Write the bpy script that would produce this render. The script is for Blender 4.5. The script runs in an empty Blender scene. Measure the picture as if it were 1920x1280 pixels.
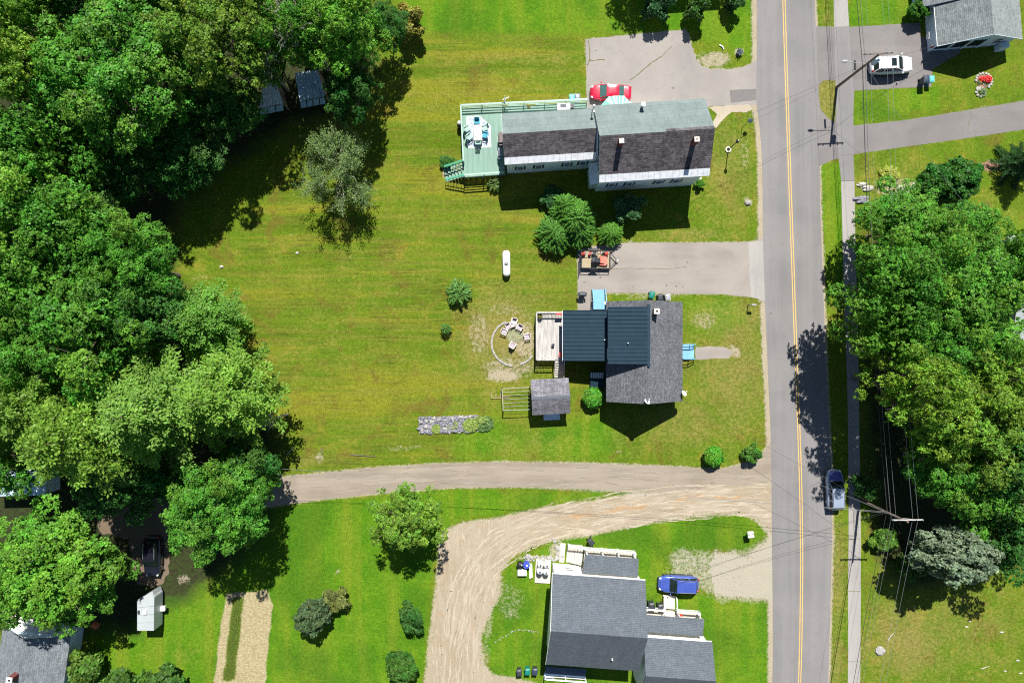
import bpy, math, random
import numpy as np
from mathutils import Vector, Matrix

R = math.radians
rnd = random.Random(7)
rng = np.random.default_rng(11)
SC = bpy.context.scene
COL = SC.collection

# ------------------------------------------------------------------ camera, sky, sun
H = 78.5                       # flying height of the camera in metres
S = 1280 / H                   # photo pixels per metre on the ground
cam_d = bpy.data.cameras.new('camera')
cam_d.sensor_width = 36.0
cam_d.lens = 24.0
cam_d.clip_end = 3000
cam = bpy.data.objects.new('camera', cam_d)
cam.location = (0, 0, H)
COL.objects.link(cam)
SC.camera = cam

SUN_EL, SUN_AZ = 53.0, 6.5     # degrees; azimuth measured from +Y towards +X
world = bpy.data.worlds.new('World')
SC.world = world
world.use_nodes = True
wn = world.node_tree
bg = wn.nodes['Background']
sky = wn.nodes.new('ShaderNodeTexSky')
sky.sky_type = 'NISHITA'
sky.sun_disc = False
sky.sun_elevation = R(SUN_EL)
sky.sun_rotation = R(SUN_AZ)
sky.ozone_density = 3.0
sky.dust_density = 0.3
wn.links.new(sky.outputs[0], bg.inputs[0])
bg.inputs[1].default_value = 0.05

sd = bpy.data.lights.new('sun', 'SUN')
sd.energy = 5.0
sd.angle = R(0.5)
sd.color = (1.0, 0.965, 0.90)
sun = bpy.data.objects.new('sun', sd)
COL.objects.link(sun)
to_sun = Vector((math.sin(R(SUN_AZ)) * math.cos(R(SUN_EL)),
                 math.cos(R(SUN_AZ)) * math.cos(R(SUN_EL)), math.sin(R(SUN_EL))))
sun.rotation_euler = to_sun.to_track_quat('Z', 'Y').to_euler()
sun.location = to_sun * 120

SC.view_settings.view_transform = 'Standard'
SC.view_settings.look = 'None'
SC.view_settings.exposure = 0.76
SC.view_settings.gamma = 1.0
SC.view_settings.use_curve_mapping = False
SC.render.engine = 'CYCLES'
SC.cycles.use_denoising = False
SC.cycles.filter_width = 1.15
SC.cycles.sample_clamp_indirect = 4.0
SC.cycles.max_bounces = 6

# ------------------------------------------------------------------ helpers
def P(px, py, h=0.0):
    """point of the place seen at this photo pixel when it is h metres above the ground"""
    k = 1 - h / H
    return Vector(((px - 960) / S * k, (640 - py) / S * k, h))

def G(px, py):
    return ((px - 960) / S, (640 - py) / S)

def tag(o, label=None, cat=None, group=None, kind=None):
    if label: o['label'] = label
    if cat: o['category'] = cat
    if group: o['group'] = group
    if kind: o['kind'] = kind
    return o

def thing(name, label, cat, loc=(0, 0, 0), rz=0.0, group=None):
    o = bpy.data.objects.new(name, None)
    o.empty_display_size = 0.3
    COL.objects.link(o)
    o.location = loc
    o.rotation_euler = (0, 0, rz)
    return tag(o, label, cat, group)

def link(name, me, parent=None):
    o = bpy.data.objects.new(name, me)
    COL.objects.link(o)
    if parent is not None: o.parent = parent
    return o

def copy_tree(o, parent=None):
    c = o.copy()
    COL.objects.link(c)
    c.parent = parent
    for ch in list(o.children):
        copy_tree(ch, c)
    return c

def to_local(t, p):
    d = Vector(p) - Vector(t.location)
    a = -t.rotation_euler.z
    return Vector((d.x * math.cos(a) - d.y * math.sin(a), d.x * math.sin(a) + d.y * math.cos(a), d.z))

def LP(t, px, py, h):
    return to_local(t, P(px, py, h))

class MB:
    def __init__(s): s.v, s.f = [], []
    def add(s, vs, fs):
        b = len(s.v)
        s.v += [tuple(v) for v in vs]
        s.f += [tuple(b + i for i in f) for f in fs]
        return s
    def obox(s, c, a, b, d):
        c, a, b, d = Vector(c), Vector(a), Vector(b), Vector(d)
        vs = [c + a * i + b * j + d * k for k in (-1, 1) for j in (-1, 1) for i in (-1, 1)]
        return s.add(vs, [(0, 2, 3, 1), (4, 5, 7, 6), (0, 1, 5, 4), (2, 6, 7, 3), (0, 4, 6, 2), (1, 3, 7, 5)])
    def box(s, c, sz, rz=0.0):
        ca, sa = math.cos(rz), math.sin(rz)
        return s.obox(c, (sz[0] / 2 * ca, sz[0] / 2 * sa, 0), (-sz[1] / 2 * sa, sz[1] / 2 * ca, 0), (0, 0, sz[2] / 2))
    def bar(s, p0, p1, w, h, up=(0, 0, 1)):
        p0, p1 = Vector(p0), Vector(p1)
        d = (p1 - p0); L = d.length
        if L < 1e-6: return s
        d = d / L
        u = Vector(up)
        sd_ = d.cross(u)
        if sd_.length < 1e-4: sd_ = d.cross(Vector((1, 0, 0)))
        sd_.normalize()
        u = sd_.cross(d)
        return s.obox((p0 + p1) / 2, d * L / 2, sd_ * w / 2, u * h / 2)
    def tube(s, pts, r, n=8, r1=None, cap=True):
        pts = [Vector(p) for p in pts]
        m = len(pts)
        if not isinstance(r, (list, tuple)):
            e = r if r1 is None else r1
            r = [r + (e - r) * i / max(1, m - 1) for i in range(m)]
        vs, fs = [], []
        for i, p in enumerate(pts):
            d = (pts[min(i + 1, m - 1)] - pts[max(i - 1, 0)])
            if d.length < 1e-9: d = Vector((0, 0, 1))
            d.normalize()
            a = d.cross(Vector((0, 0, 1)))
            if a.length < 1e-3: a = Vector((1, 0, 0))
            a.normalize(); b = d.cross(a)
            for k in range(n):
                t = 2 * math.pi * k / n
                vs.append(p + (a * math.cos(t) + b * math.sin(t)) * r[i])
        for i in range(m - 1):
            for k in range(n):
                k2 = (k + 1) % n
                fs.append((i * n + k, i * n + k2, (i + 1) * n + k2, (i + 1) * n + k))
        if cap:
            fs.append(tuple(range(n - 1, -1, -1)))
            fs.append(tuple((m - 1) * n + k for k in range(n)))
        return s.add(vs, fs)
    def prism(s, poly, z0, z1):
        n = len(poly)
        vs = [(x, y, z0) for x, y in poly] + [(x, y, z1) for x, y in poly]
        fs = [tuple(range(n - 1, -1, -1)), tuple(range(n, 2 * n))]
        fs += [(i, (i + 1) % n, n + (i + 1) % n, n + i) for i in range(n)]
        return s.add(vs, fs)
    def lathe(s, prof, n=16, c=(0, 0, 0)):
        c = Vector(c)
        vs, fs = [], []
        for r_, z in prof:
            for k in range(n):
                t = 2 * math.pi * k / n
                vs.append(c + Vector((r_ * math.cos(t), r_ * math.sin(t), z)))
        m = len(prof)
        for i in range(m - 1):
            for k in range(n):
                fs.append((i * n + k, i * n + (k + 1) % n, (i + 1) * n + (k + 1) % n, (i + 1) * n + k))
        fs.append(tuple(range(n - 1, -1, -1)))
        fs.append(tuple((m - 1) * n + k for k in range(n)))
        return s.add(vs, fs)
    def ball(s, c, rx, ry, rz, n=10, m=6, jit=0.0, seed=0):
        c = Vector(c); rr = random.Random(seed)
        vs = [c + Vector((0, 0, -rz))]
        for i in range(1, m):
            a = -math.pi / 2 + math.pi * i / m
            for k in range(n):
                t = 2 * math.pi * k / n
                q = 1 + jit * (rr.random() * 2 - 1)
                vs.append(c + Vector((rx * math.cos(a) * math.cos(t), ry * math.cos(a) * math.sin(t), rz * math.sin(a))) * q)
        vs.append(c + Vector((0, 0, rz)))
        fs = [(0, 1 + (k + 1) % n, 1 + k) for k in range(n)]
        for i in range(m - 2):
            for k in range(n):
                a, b = 1 + i * n + k, 1 + i * n + (k + 1) % n
                fs.append((a, b, b + n, a + n))
        e = len(vs) - 1
        fs += [(e, e - n + k, e - n + (k + 1) % n) for k in range(n)]
        return s.add(vs, fs)
    def slab(s, pts, t):
        """polygon seen from above, given a thickness downwards along its normal"""
        pts = [Vector(p) for p in pts]
        n = (pts[1] - pts[0]).cross(pts[2] - pts[0]).normalized()
        if n.z < 0:
            pts.reverse(); n = -n
        m = len(pts)
        vs = pts + [p - n * t for p in pts]
        fs = [tuple(range(m)), tuple(range(2 * m - 1, m - 1, -1))]
        fs += [(i, m + i, m + (i + 1) % m, (i + 1) % m) for i in range(m)]
        return s.add(vs, fs)
    def patch(s, c00, c10, c11, c01, nu=6, nv=6, bulge=0.0):
        c00, c10, c11, c01 = map(Vector, (c00, c10, c11, c01))
        nrm = (c10 - c00).cross(c01 - c00).normalized()
        vs, fs = [], []
        for j in range(nv + 1):
            for i in range(nu + 1):
                u, v = i / nu, j / nv
                p = (c00 * (1 - u) + c10 * u) * (1 - v) + (c01 * (1 - u) + c11 * u) * v
                vs.append(p + nrm * bulge * (1 - (2 * u - 1) ** 4) * (1 - (2 * v - 1) ** 4))
        for j in range(nv):
            for i in range(nu):
                a = j * (nu + 1) + i
                fs.append((a, a + 1, a + nu + 2, a + nu + 1))
        return s.add(vs, fs)
    def mesh(s, name, mat=None, smooth=False):
        me = bpy.data.meshes.new(name)
        me.from_pydata(s.v, [], s.f)
        if mat: me.materials.append(mat)
        if smooth:
            me.polygons.foreach_set('use_smooth', [True] * len(me.polygons))
        me.update()
        return me
    def build(s, name, mat=None, parent=None, smooth=False):
        return link(name, s.mesh(name, mat, smooth), parent)

# ------------------------------------------------------------------ materials
class NT:
    def __init__(s, name):
        s.m = bpy.data.materials.new(name)
        s.m.use_nodes = True
        s.t = s.m.node_tree
        s.b = s.t.nodes['Principled BSDF']
        s.out = s.t.nodes['Material Output']
    def n(s, typ, **kw):
        nd = s.t.nodes.new('ShaderNode' + typ)
        for k, v in kw.items():
            if k.startswith('i_'):
                key = k[2:]
                nd.inputs[int(key) if key.isdigit() else key].default_value = v
            else: setattr(nd, k, v)
        return nd
    def l(s, a, b):
        s.t.links.new(a, b)
    def coords(s, scale=(1, 1, 1), rot=0.0, kind='Object'):
        tc = s.n('TexCoord')
        mp = s.n('Mapping')
        mp.inputs['Scale'].default_value = scale
        mp.inputs['Rotation'].default_value = (0, 0, rot)
        s.l(tc.outputs[kind], mp.inputs[0])
        return mp.outputs[0]
    def noise(s, vec, scale, detail=3.0, rough=0.55, dist=0.0):
        nd = s.n('TexNoise')
        nd.inputs['Scale'].default_value = scale
        nd.inputs['Detail'].default_value = detail
        nd.inputs['Roughness'].default_value = rough
        nd.inputs['Distortion'].default_value = dist
        s.l(vec, nd.inputs['Vector'])
        return nd.outputs['Fac']
    def mr(s, v, a, b, c=0.0, d=1.0):
        nd = s.n('MapRange')
        nd.inputs[1].default_value = a; nd.inputs[2].default_value = b
        nd.inputs[3].default_value = c; nd.inputs[4].default_value = d
        s.l(v, nd.inputs[0])
        return nd.outputs[0]
    def math(s, op, a, b=None):
        nd = s.n('Math', operation=op)
        for i, x in enumerate((a, b)):
            if x is None: continue
            if isinstance(x, (int, float)): nd.inputs[i].default_value = x
            else: s.l(x, nd.inputs[i])
        return nd.outputs[0]
    def mix(s, f, a, b, mode='MIX'):
        nd = s.n('Mix', data_type='RGBA', blend_type=mode)
        for i, x in ((0, f), (6, a), (7, b)):
            if isinstance(x, (int, float)): nd.inputs[i].default_value = x
            elif isinstance(x, tuple): nd.inputs[i].default_value = (x[0], x[1], x[2], 1)
            else: s.l(x, nd.inputs[i])
        return nd.outputs[2]
    def attr(s, name):
        return s.n('Attribute', attribute_name=name).outputs['Fac']
    def bump(s, h, dist, strength=1.0):
        nd = s.n('Bump')
        nd.inputs['Strength'].default_value = strength
        nd.inputs['Distance'].default_value = dist
        s.l(h, nd.inputs['Height'])
        s.l(nd.outputs[0], s.b.inputs['Normal'])
    def set(s, col=None, rough=0.7, metal=0.0, spec=0.4, coat=0.0):
        if col is not None:
            if isinstance(col, tuple): s.b.inputs['Base Color'].default_value = (*col, 1)
            else: s.l(col, s.b.inputs['Base Color'])
        if isinstance(rough, (int, float)): s.b.inputs['Roughness'].default_value = rough
        else: s.l(rough, s.b.inputs['Roughness'])
        s.b.inputs['Metallic'].default_value = metal
        s.b.inputs['Specular IOR Level'].default_value = spec
        s.b.inputs['Coat Weight'].default_value = coat
        s.b.inputs['Coat Roughness'].default_value = 0.06
        return s.m

def simple(name, col, rough=0.65, metal=0.0, spec=0.4, var=0.18, scale=3.0, coat=0.0, stretch=(1, 1, 1), bump=0.0):
    t = NT(name)
    v = t.coords(stretch)
    a = t.noise(v, scale, 5, 0.6)
    lo = tuple(c * (1 - var) for c in col); hi = tuple(min(1, c * (1 + var)) for c in col)
    c = t.mix(t.mr(a, 0.3, 0.7), lo, hi)
    if bump: t.bump(t.noise(v, scale * 6, 3), bump)
    return t.set(c, rough, metal, spec, coat)

def shingle(name, c1, c2, c3, row=0.2, width=0.42, ax='x', patch=0.25, streak=0.12, wavy=0.16):
    """courses run along the local axis ax"""
    t = NT(name)
    tc = t.n('TexCoord')
    v = tc.outputs['Object']
    sep = t.n('SeparateXYZ'); t.l(v, sep.inputs[0])
    cmb = t.n('CombineXYZ')
    if ax == 'x':
        t.l(sep.outputs[0], cmb.inputs[0]); t.l(sep.outputs[1], cmb.inputs[1])
    else:
        t.l(sep.outputs[1], cmb.inputs[0]); t.l(sep.outputs[0], cmb.inputs[1])
    br = t.n('TexBrick', offset=0.5)
    t.l(cmb.outputs[0], br.inputs['Vector'])
    br.inputs['Color1'].default_value = (*c1, 1)
    br.inputs['Color2'].default_value = (*c2, 1)
    br.inputs['Mortar'].default_value = (*[x * 0.62 for x in c1], 1)
    br.inputs['Scale'].default_value = 1.0
    br.inputs['Mortar Size'].default_value = 0.014
    br.inputs['Mortar Smooth'].default_value = 0.4
    br.inputs['Bias'].default_value = 0.0
    br.inputs['Brick Width'].default_value = width
    br.inputs['Row Height'].default_value = row
    a = t.noise(v, 0.55, 4)
    spk = t.noise(v, 5.5, 3, 0.7)
    c = t.mix(t.math('MULTIPLY', t.mr(spk, 0.5, 0.72), 0.75), br.outputs['Color'], c3)
    st = t.coords((2.2, 0.22, 1) if ax == 'x' else (0.22, 2.2, 1))
    sn = t.noise(st, 1.6, 4)
    f = t.math('ADD', t.mr(a, 0.3, 0.7, 1 - patch, 1 + patch), t.mr(sn, 0.3, 0.7, -streak, streak))
    rw = t.noise(t.coords((0.9, 4.6, 1) if ax == 'x' else (4.6, 0.9, 1)), 1.0, 3, 0.6, 0.8)
    f = t.math('ADD', f, t.mr(rw, 0.3, 0.7, -wavy, wavy))
    gr_ = t.noise(v, 9.0, 2, 0.7)
    f = t.math('ADD', f, t.mr(gr_, 0.25, 0.75, -0.16, 0.16))
    cc = t.n('CombineXYZ')
    for i in range(3): t.l(f, cc.inputs[i])
    c = t.mix(1.0, c, cc.outputs[0], 'MULTIPLY')
    t.bump(br.outputs['Fac'], 0.012, 0.6)
    return t.set(c, 0.92, 0, 0.2)

M = {}
M['white'] = simple('white_paint', (0.78, 0.78, 0.76), 0.5, var=0.05)
M['clap'] = simple('white_siding', (0.84, 0.88, 0.90), 0.55, var=0.06, scale=1.2, stretch=(1, 1, 6))
M['bluewall'] = simple('shade_blue_siding', (0.60, 0.72, 0.84), 0.6, var=0.08)  # white siding of the bungalow; the shade's blue is put into its colour
M['darkblue'] = simple('navy_blue_siding', (0.05, 0.085, 0.14), 0.55, var=0.1)
M['galv'] = simple('pale_metal_eave', (0.84, 0.85, 0.88), 0.5, 0.0, 0.5, var=0.16, scale=2.4)
M['teal_roof'] = shingle('pale_green_roll_roofing', (0.150, 0.186, 0.184), (0.165, 0.202, 0.198), (0.135, 0.17, 0.168), 0.9, 11.0, 'x', 0.10, 0.09, 0.05)
M['brown_roof'] = shingle('weathered_brown_shingles', (0.068, 0.061, 0.066), (0.142, 0.127, 0.135), (0.195, 0.176, 0.18), 0.19, 0.34, 'x', 0.30, 0.16, 0.34)
M['grey_roof_y'] = shingle('grey_shingles_run_y', (0.085, 0.09, 0.10), (0.14, 0.145, 0.16), (0.27, 0.28, 0.30), 0.15, 0.31, 'y', 0.12, 0.06, 0.08)
M['grey_roof_x'] = shingle('slate_grey_shingles', (0.092, 0.108, 0.127), (0.120, 0.137, 0.157), (0.066, 0.077, 0.092), 0.15, 0.31, 'x', 0.07, 0.05, 0.06)
M['light_roof'] = shingle('light_grey_shingles', (0.125, 0.143, 0.15), (0.185, 0.205, 0.21), (0.25, 0.275, 0.28), 0.17, 0.45, 'y', 0.14, 0.1)
M['old_roof'] = shingle('old_wooden_shingles', (0.12, 0.118, 0.138), (0.20, 0.195, 0.215), (0.28, 0.27, 0.29), 0.16, 0.5, 'x', 0.2, 0.25)
M['left_roof'] = shingle('mid_grey_shingles', (0.13, 0.148, 0.165), (0.19, 0.21, 0.225), (0.26, 0.285, 0.30), 0.18, 0.4, 'y', 0.1, 0.08)
M['metalroof'] = simple('blue_metal_roofing', (0.016, 0.038, 0.058), 0.62, 0.0, 0.15, var=0.12, scale=1.2)
M['brick'] = simple('red_brick', (0.16, 0.045, 0.04), 0.85, var=0.3, scale=6)
M['mortar'] = simple('pale_mortar', (0.55, 0.5, 0.47), 0.9, var=0.15)
M['black'] = simple('black_plastic', (0.018, 0.02, 0.024), 0.5, var=0.2)
M['charcoal'] = simple('charcoal_plastic', (0.035, 0.04, 0.05), 0.45, var=0.2)
M['binblue'] = simple('dark_slate_plastic', (0.03, 0.045, 0.07), 0.45, var=0.2)
M['bingreen'] = simple('green_plastic', (0.008, 0.17, 0.13), 0.45, var=0.15)
M['greybin'] = simple('grey_plastic', (0.3, 0.31, 0.33), 0.5, var=0.15)
M['teal_bin'] = simple('teal_plastic', (0.12, 0.5, 0.5), 0.4, var=0.1)
M['deckgreen'] = simple('green_deck_paint', (0.185, 0.305, 0.245), 0.7, var=0.12, scale=1.5, stretch=(6, 0.6, 1))
M['railgreen'] = simple('pale_green_rail_paint', (0.33, 0.48, 0.40), 0.6, var=0.1)
M['stepgreen'] = simple('bright_green_step_paint', (0.09, 0.38, 0.24), 0.6, var=0.1)
M['deckgrey'] = simple('weathered_grey_boards', (0.42, 0.40, 0.38), 0.9, var=0.35, scale=1.6, stretch=(4, 0.5, 1))
M['awninggreen'] = simple('mint_awning_cloth', (0.16, 0.46, 0.34), 0.7, var=0.08)
M['awningpale'] = simple('pale_mint_awning_cloth', (0.34, 0.60, 0.48), 0.7, var=0.08)
M['stepblue'] = simple('light_blue_step_paint', (0.17, 0.38, 0.56), 0.6, var=0.1)
M['glass'] = simple('window_glass', (0.012, 0.02, 0.03), 0.08, 0, 0.6, var=0.3)
M['shutter'] = simple('dark_shutter_paint', (0.02, 0.05, 0.07), 0.6, var=0.15)
M['carglass'] = simple('car_glass', (0.010, 0.020, 0.020), 0.04, 0, 0.5, var=0.2)
M['tealglass'] = simple('sky_coloured_car_glass', (0.05, 0.115, 0.105), 0.08, 0, 0.8, var=0.25)  # the sky's teal reflection is put into the glass colour
M['tyre'] = simple('tyre_rubber', (0.015, 0.015, 0.016), 0.85, var=0.2)
M['rim'] = simple('wheel_alloy', (0.5, 0.5, 0.52), 0.35, 0.8)
M['red'] = simple('red_car_paint', (0.46, 0.005, 0.034), 0.28, 0, 0.5, var=0.04, coat=1.0)
M['whitecar'] = simple('white_car_paint', (0.72, 0.73, 0.76), 0.3, 0, 0.5, var=0.03, coat=1.0)
M['bluecar'] = simple('blue_car_paint', (0.062, 0.105, 0.42), 0.3, 0.2, 0.5, var=0.05, coat=1.0)
M['navycar'] = simple('navy_car_paint', (0.05, 0.05, 0.26), 0.3, 0.1, 0.5, var=0.05, coat=1.0)
M['silvercar'] = simple('silver_car_paint', (0.34, 0.40, 0.52), 0.35, 0.3, 0.5, var=0.05, coat=0.6)
M['blackcar'] = simple('black_car_paint', (0.010, 0.011, 0.018), 0.25, 0, 0.5, var=0.1, coat=1.0)
M['lamp'] = simple('headlamp_lens', (0.75, 0.76, 0.78), 0.15, 0, 0.7, var=0.05)
M['taillamp'] = simple('tail_lamp_lens', (0.4, 0.02, 0.02), 0.2, 0, 0.6, var=0.1)
M['metal'] = simple('galvanised_metal', (0.45, 0.46, 0.47), 0.45, 0.7, var=0.15)
M['darkmetal'] = simple('dark_steel', (0.03, 0.032, 0.035), 0.5, 0.4, var=0.2)
M['redpaint'] = simple('red_machine_paint', (0.52, 0.045, 0.035), 0.4, var=0.1)
M['coral'] = simple('faded_red_machine_paint', (0.62, 0.16, 0.11), 0.5, var=0.12)
M['vinyl'] = simple('black_vinyl', (0.015, 0.018, 0.024), 0.4, var=0.2)
M['plywood'] = simple('trailer_boards', (0.36, 0.29, 0.19), 0.9, var=0.22, stretch=(0.6, 5, 1))
M['wood'] = simple('bare_timber', (0.34, 0.25, 0.16), 0.85, var=0.25, stretch=(1, 5, 5))
M['pole'] = simple('grey_pole_wood', (0.17, 0.13, 0.105), 0.9, var=0.3, scale=2, stretch=(4, 4, 0.4))
M['armwood'] = simple('bleached_arm_wood', (0.48, 0.46, 0.44), 0.9, var=0.2)
M['wire'] = simple('cable_sheath', (0.03, 0.03, 0.032), 0.6, var=0.2)
M['ali'] = simple('aluminium_cable', (0.42, 0.42, 0.43), 0.4, 0.6, var=0.1)
M['adirondack'] = simple('pale_pink_plastic', (0.62, 0.53, 0.51), 0.6, var=0.08)
M['cushion'] = simple('mauve_cushion', (0.42, 0.36, 0.42), 0.85, var=0.15)
M['stone'] = simple('grey_stone', (0.33, 0.32, 0.30), 0.92, var=0.35, scale=5, bump=0.02)
M['slate'] = simple('slate_stone', (0.19, 0.19, 0.22), 0.9, var=0.45, scale=4)
M['paleston'] = simple('pale_stone', (0.40, 0.38, 0.34), 0.92, var=0.25, scale=4)
M['concrete'] = simple('concrete', (0.44, 0.42, 0.38), 0.9, var=0.15, scale=3)
M['cream'] = simple('cream_concrete', (0.56, 0.51, 0.43), 0.9, var=0.12, scale=2)
M['chairaqua'] = simple('aqua_fabric', (0.07, 0.33, 0.42), 0.8, var=0.12)
M['chairpale'] = simple('pale_seafoam_paint', (0.30, 0.45, 0.40), 0.6, var=0.1)
M['tabletop'] = simple('white_table_slats', (0.56, 0.53, 0.56), 0.6, var=0.08)
M['bbq'] = simple('taupe_cover', (0.17, 0.14, 0.135), 0.8, var=0.2)
M['steelgrey'] = simple('grey_enamel', (0.22, 0.25, 0.28), 0.35, 0.3, var=0.15)
M['bluebarrel'] = simple('blue_plastic', (0.05, 0.08, 0.42), 0.4, var=0.15)
M['bark'] = simple('bark', (0.15, 0.125, 0.10), 0.95, var=0.4, scale=5, stretch=(3, 3, 0.7))
M['greybark'] = simple('silvery_bark', (0.36, 0.34, 0.30), 0.95, var=0.3, scale=5)
M['mulch'] = simple('reddish_mulch', (0.26, 0.15, 0.11), 0.95, var=0.35, scale=9)
M['flagcloth'] = simple('flag_cloth', (0.5, 0.12, 0.15), 0.8, var=0.3)
M['orange'] = simple('orange_plastic', (0.55, 0.16, 0.06), 0.6, var=0.15)
M['pink'] = simple('pink_plastic', (0.55, 0.12, 0.25), 0.6, var=0.15)
M['tarp'] = simple('crumpled_tarpaulin', (0.55, 0.55, 0.50), 0.6, var=0.25, scale=2.2, stretch=(1, 3, 1))
M['camperwhite'] = simple('camper_skin', (0.40, 0.43, 0.44), 0.45, 0.1, 0.4, var=0.07, scale=1.5)
M['pale_roof'] = shingle('pale_grey_shingles', (0.18, 0.205, 0.205), (0.24, 0.265, 0.265), (0.30, 0.33, 0.33), 0.15, 0.31, 'y', 0.10, 0.06)
M['awningblue'] = simple('pale_blue_panel', (0.42, 0.58, 0.66), 0.5, var=0.1)
M['sheetblue'] = simple('blue_corrugated_sheet', (0.42, 0.55, 0.66), 0.5, var=0.25, scale=1.5)
M['leafred'] = simple('red_petals', (0.6, 0.02, 0.02), 0.7, var=0.3, scale=14)

def rug_mat():
    t = NT('patterned_rug')
    v = t.coords()
    w = t.n('TexVoronoi', feature='DISTANCE_TO_EDGE'); w.inputs['Scale'].default_value = 2.2
    t.l(v, w.inputs['Vector'])
    a = t.noise(v, 3.0, 4, 0.6, 1.5)
    c = t.mix(t.mr(a, 0.45, 0.58), (0.46, 0.49, 0.54), (0.20, 0.28, 0.37))
    c = t.mix(t.mr(w.outputs['Distance'], 0.02, 0.08), (0.60, 0.62, 0.65), c)
    return t.set(c, 0.9, 0, 0.2)
M['rug'] = rug_mat()

def leaf_mat():
    t = NT('leaves')
    oi = t.n('ObjectInfo')
    tint = t.attr('tint')
    hue = t.attr('hue')
    hsv = t.n('HueSaturation')
    t.l(oi.outputs['Color'], hsv.inputs['Color'])
    t.l(t.mr(hue, 0, 1, 0.475, 0.522), hsv.inputs['Hue'])
    t.l(t.mr(tint, 0, 1, 0.45, 1.75), hsv.inputs['Value'])
    hsv.inputs['Saturation'].default_value = 1.02
    t.set(hsv.outputs[0], 0.5, 0, 0.24)
    tr = t.n('BsdfTranslucent')
    mul = t.mix(1.0, hsv.outputs[0], (1.25, 1.3, 0.55), 'MULTIPLY')
    t.l(mul, tr.inputs[0])
    ms = t.n('MixShader'); ms.inputs[0].default_value = 0.36
    t.l(t.b.outputs[0], ms.inputs[1]); t.l(tr.outputs[0], ms.inputs[2])
    t.l(ms.outputs[0], t.out.inputs[0])
    return t.m
M['leaf'] = leaf_mat()
# ------------------------------------------------------------------ ground sheet
_tab = rng.random((257, 257))
_tab[256] = _tab[0]; _tab[:, 256] = _tab[:, 0]
def vnoise(x, y, ox=0.0):
    x = x + ox * 17.3 + 1000; y = y + ox * 9.1 + 1000
    xi = np.floor(x).astype(int); yi = np.floor(y).astype(int)
    fx = x - xi; fy = y - yi
    fx = fx * fx * (3 - 2 * fx); fy = fy * fy * (3 - 2 * fy)
    xi %= 256; yi %= 256
    a = _tab[xi, yi]; b = _tab[xi + 1, yi]; c = _tab[xi, yi + 1]; d = _tab[xi + 1, yi + 1]
    return (a * (1 - fx) + b * fx) * (1 - fy) + (c * (1 - fx) + d * fx) * fy
def fbm(x, y, sc, o=0.0, octv=4):
    v = 0; a = 1; t = 0
    for i in range(octv):
        v = v + a * vnoise(x / sc * 2 ** i, y / sc * 2 ** i, o + i * 3.7); t += a; a *= 0.55
    return v / t

def seg_dist(X, Y, pts, closed=True):
    d = np.full(X.shape, 1e9)
    n = len(pts)
    for i in range(n if closed else n - 1):
        (x0, y0), (x1, y1) = pts[i], pts[(i + 1) % n]
        dx, dy = x1 - x0, y1 - y0
        L = dx * dx + dy * dy + 1e-9
        t = np.clip(((X - x0) * dx + (Y - y0) * dy) / L, 0, 1)
        d = np.minimum(d, (X - x0 - t * dx) ** 2 + (Y - y0 - t * dy) ** 2)
    return np.sqrt(d)
def inside(X, Y, pts):
    c = np.zeros(X.shape, bool)
    n = len(pts)
    for i in range(n):
        (x0, y0), (x1, y1) = pts[i], pts[(i + 1) % n]
        if y0 == y1: continue
        m = ((y0 > Y) != (y1 > Y)) & (X < (x1 - x0) * (Y - y0) / (y1 - y0) + x0)
        c ^= m
    return c
def sdf(X, Y, pts):
    d = seg_dist(X, Y, pts)
    return np.where(inside(X, Y, pts), d, -d)

# outlines in photo pixels on the ground
ROAD_W = [(1414, -900), (1416, -300), (1419, 0), (1419, 120), (1417, 190), (1424, 230), (1430, 310), (1430, 440), (1434, 560), (1440, 700), (1446, 830), (1447, 1000), (1449, 1140), (1449, 1280), (1440, 1420), (1395, 1700), (1300, 2100)]
ROAD_E = [(1516, -900), (1521, -300), (1527, 0), (1533, 120), (1535, 210), (1536, 300), (1538, 400), (1544, 550), (1549, 700), (1554, 800), (1559, 900), (1560, 1010), (1557, 1130), (1553, 1280), (1545, 1420), (1505, 1700), (1410, 2100)]
LINE_C = [(1457, -900), (1462, -300), (1469.5, 0), (1476, 200), (1483, 400), (1490, 600), (1497.5, 800), (1501, 900), (1502.8, 1000), (1503, 1100), (1500, 1280), (1490, 1420), (1448, 1700), (1352, 2100)]
DRIVE_N = [(1098, 74), (1180, 66), (1284, 56), (1291, 62), (1296, 84), (1305, 111), (1316, 124), (1337, 131), (1361, 131), (1389, 127), (1406, 121), (1418, 112), (1424, 150), (1420, 197), (1329, 199), (1300, 240), (1101, 240), (1100, 190), (1099, 130)]
DRIVE_M = [(1082.5, 470), (1110, 462), (1172, 455), (1290, 455), (1397, 454), (1418, 451), (1432, 444), (1438, 570), (1417, 558), (1360, 552), (1250, 550), (1135, 549), (1112, 550), (1111, 586), (1084, 586), (1083, 530)]
TRACK = [(180, 962), (300, 930), (420, 908), (470, 902), (470, 956), (420, 962), (320, 985), (318, 1075), (300, 1100), (255, 1095), (240, 1010), (190, 1000)]
LANE = [(458, 903), (508, 898), (560, 891), (700, 877), (820, 869), (950, 866), (1100, 868), (1250, 874), (1350, 880), (1400, 868), (1430, 850), (1455, 812), (1460, 960), (1300, 945), (1206, 921), (1000, 912), (850, 913), (800, 917), (700, 925), (560, 941), (508, 949), (458, 956)]
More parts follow.
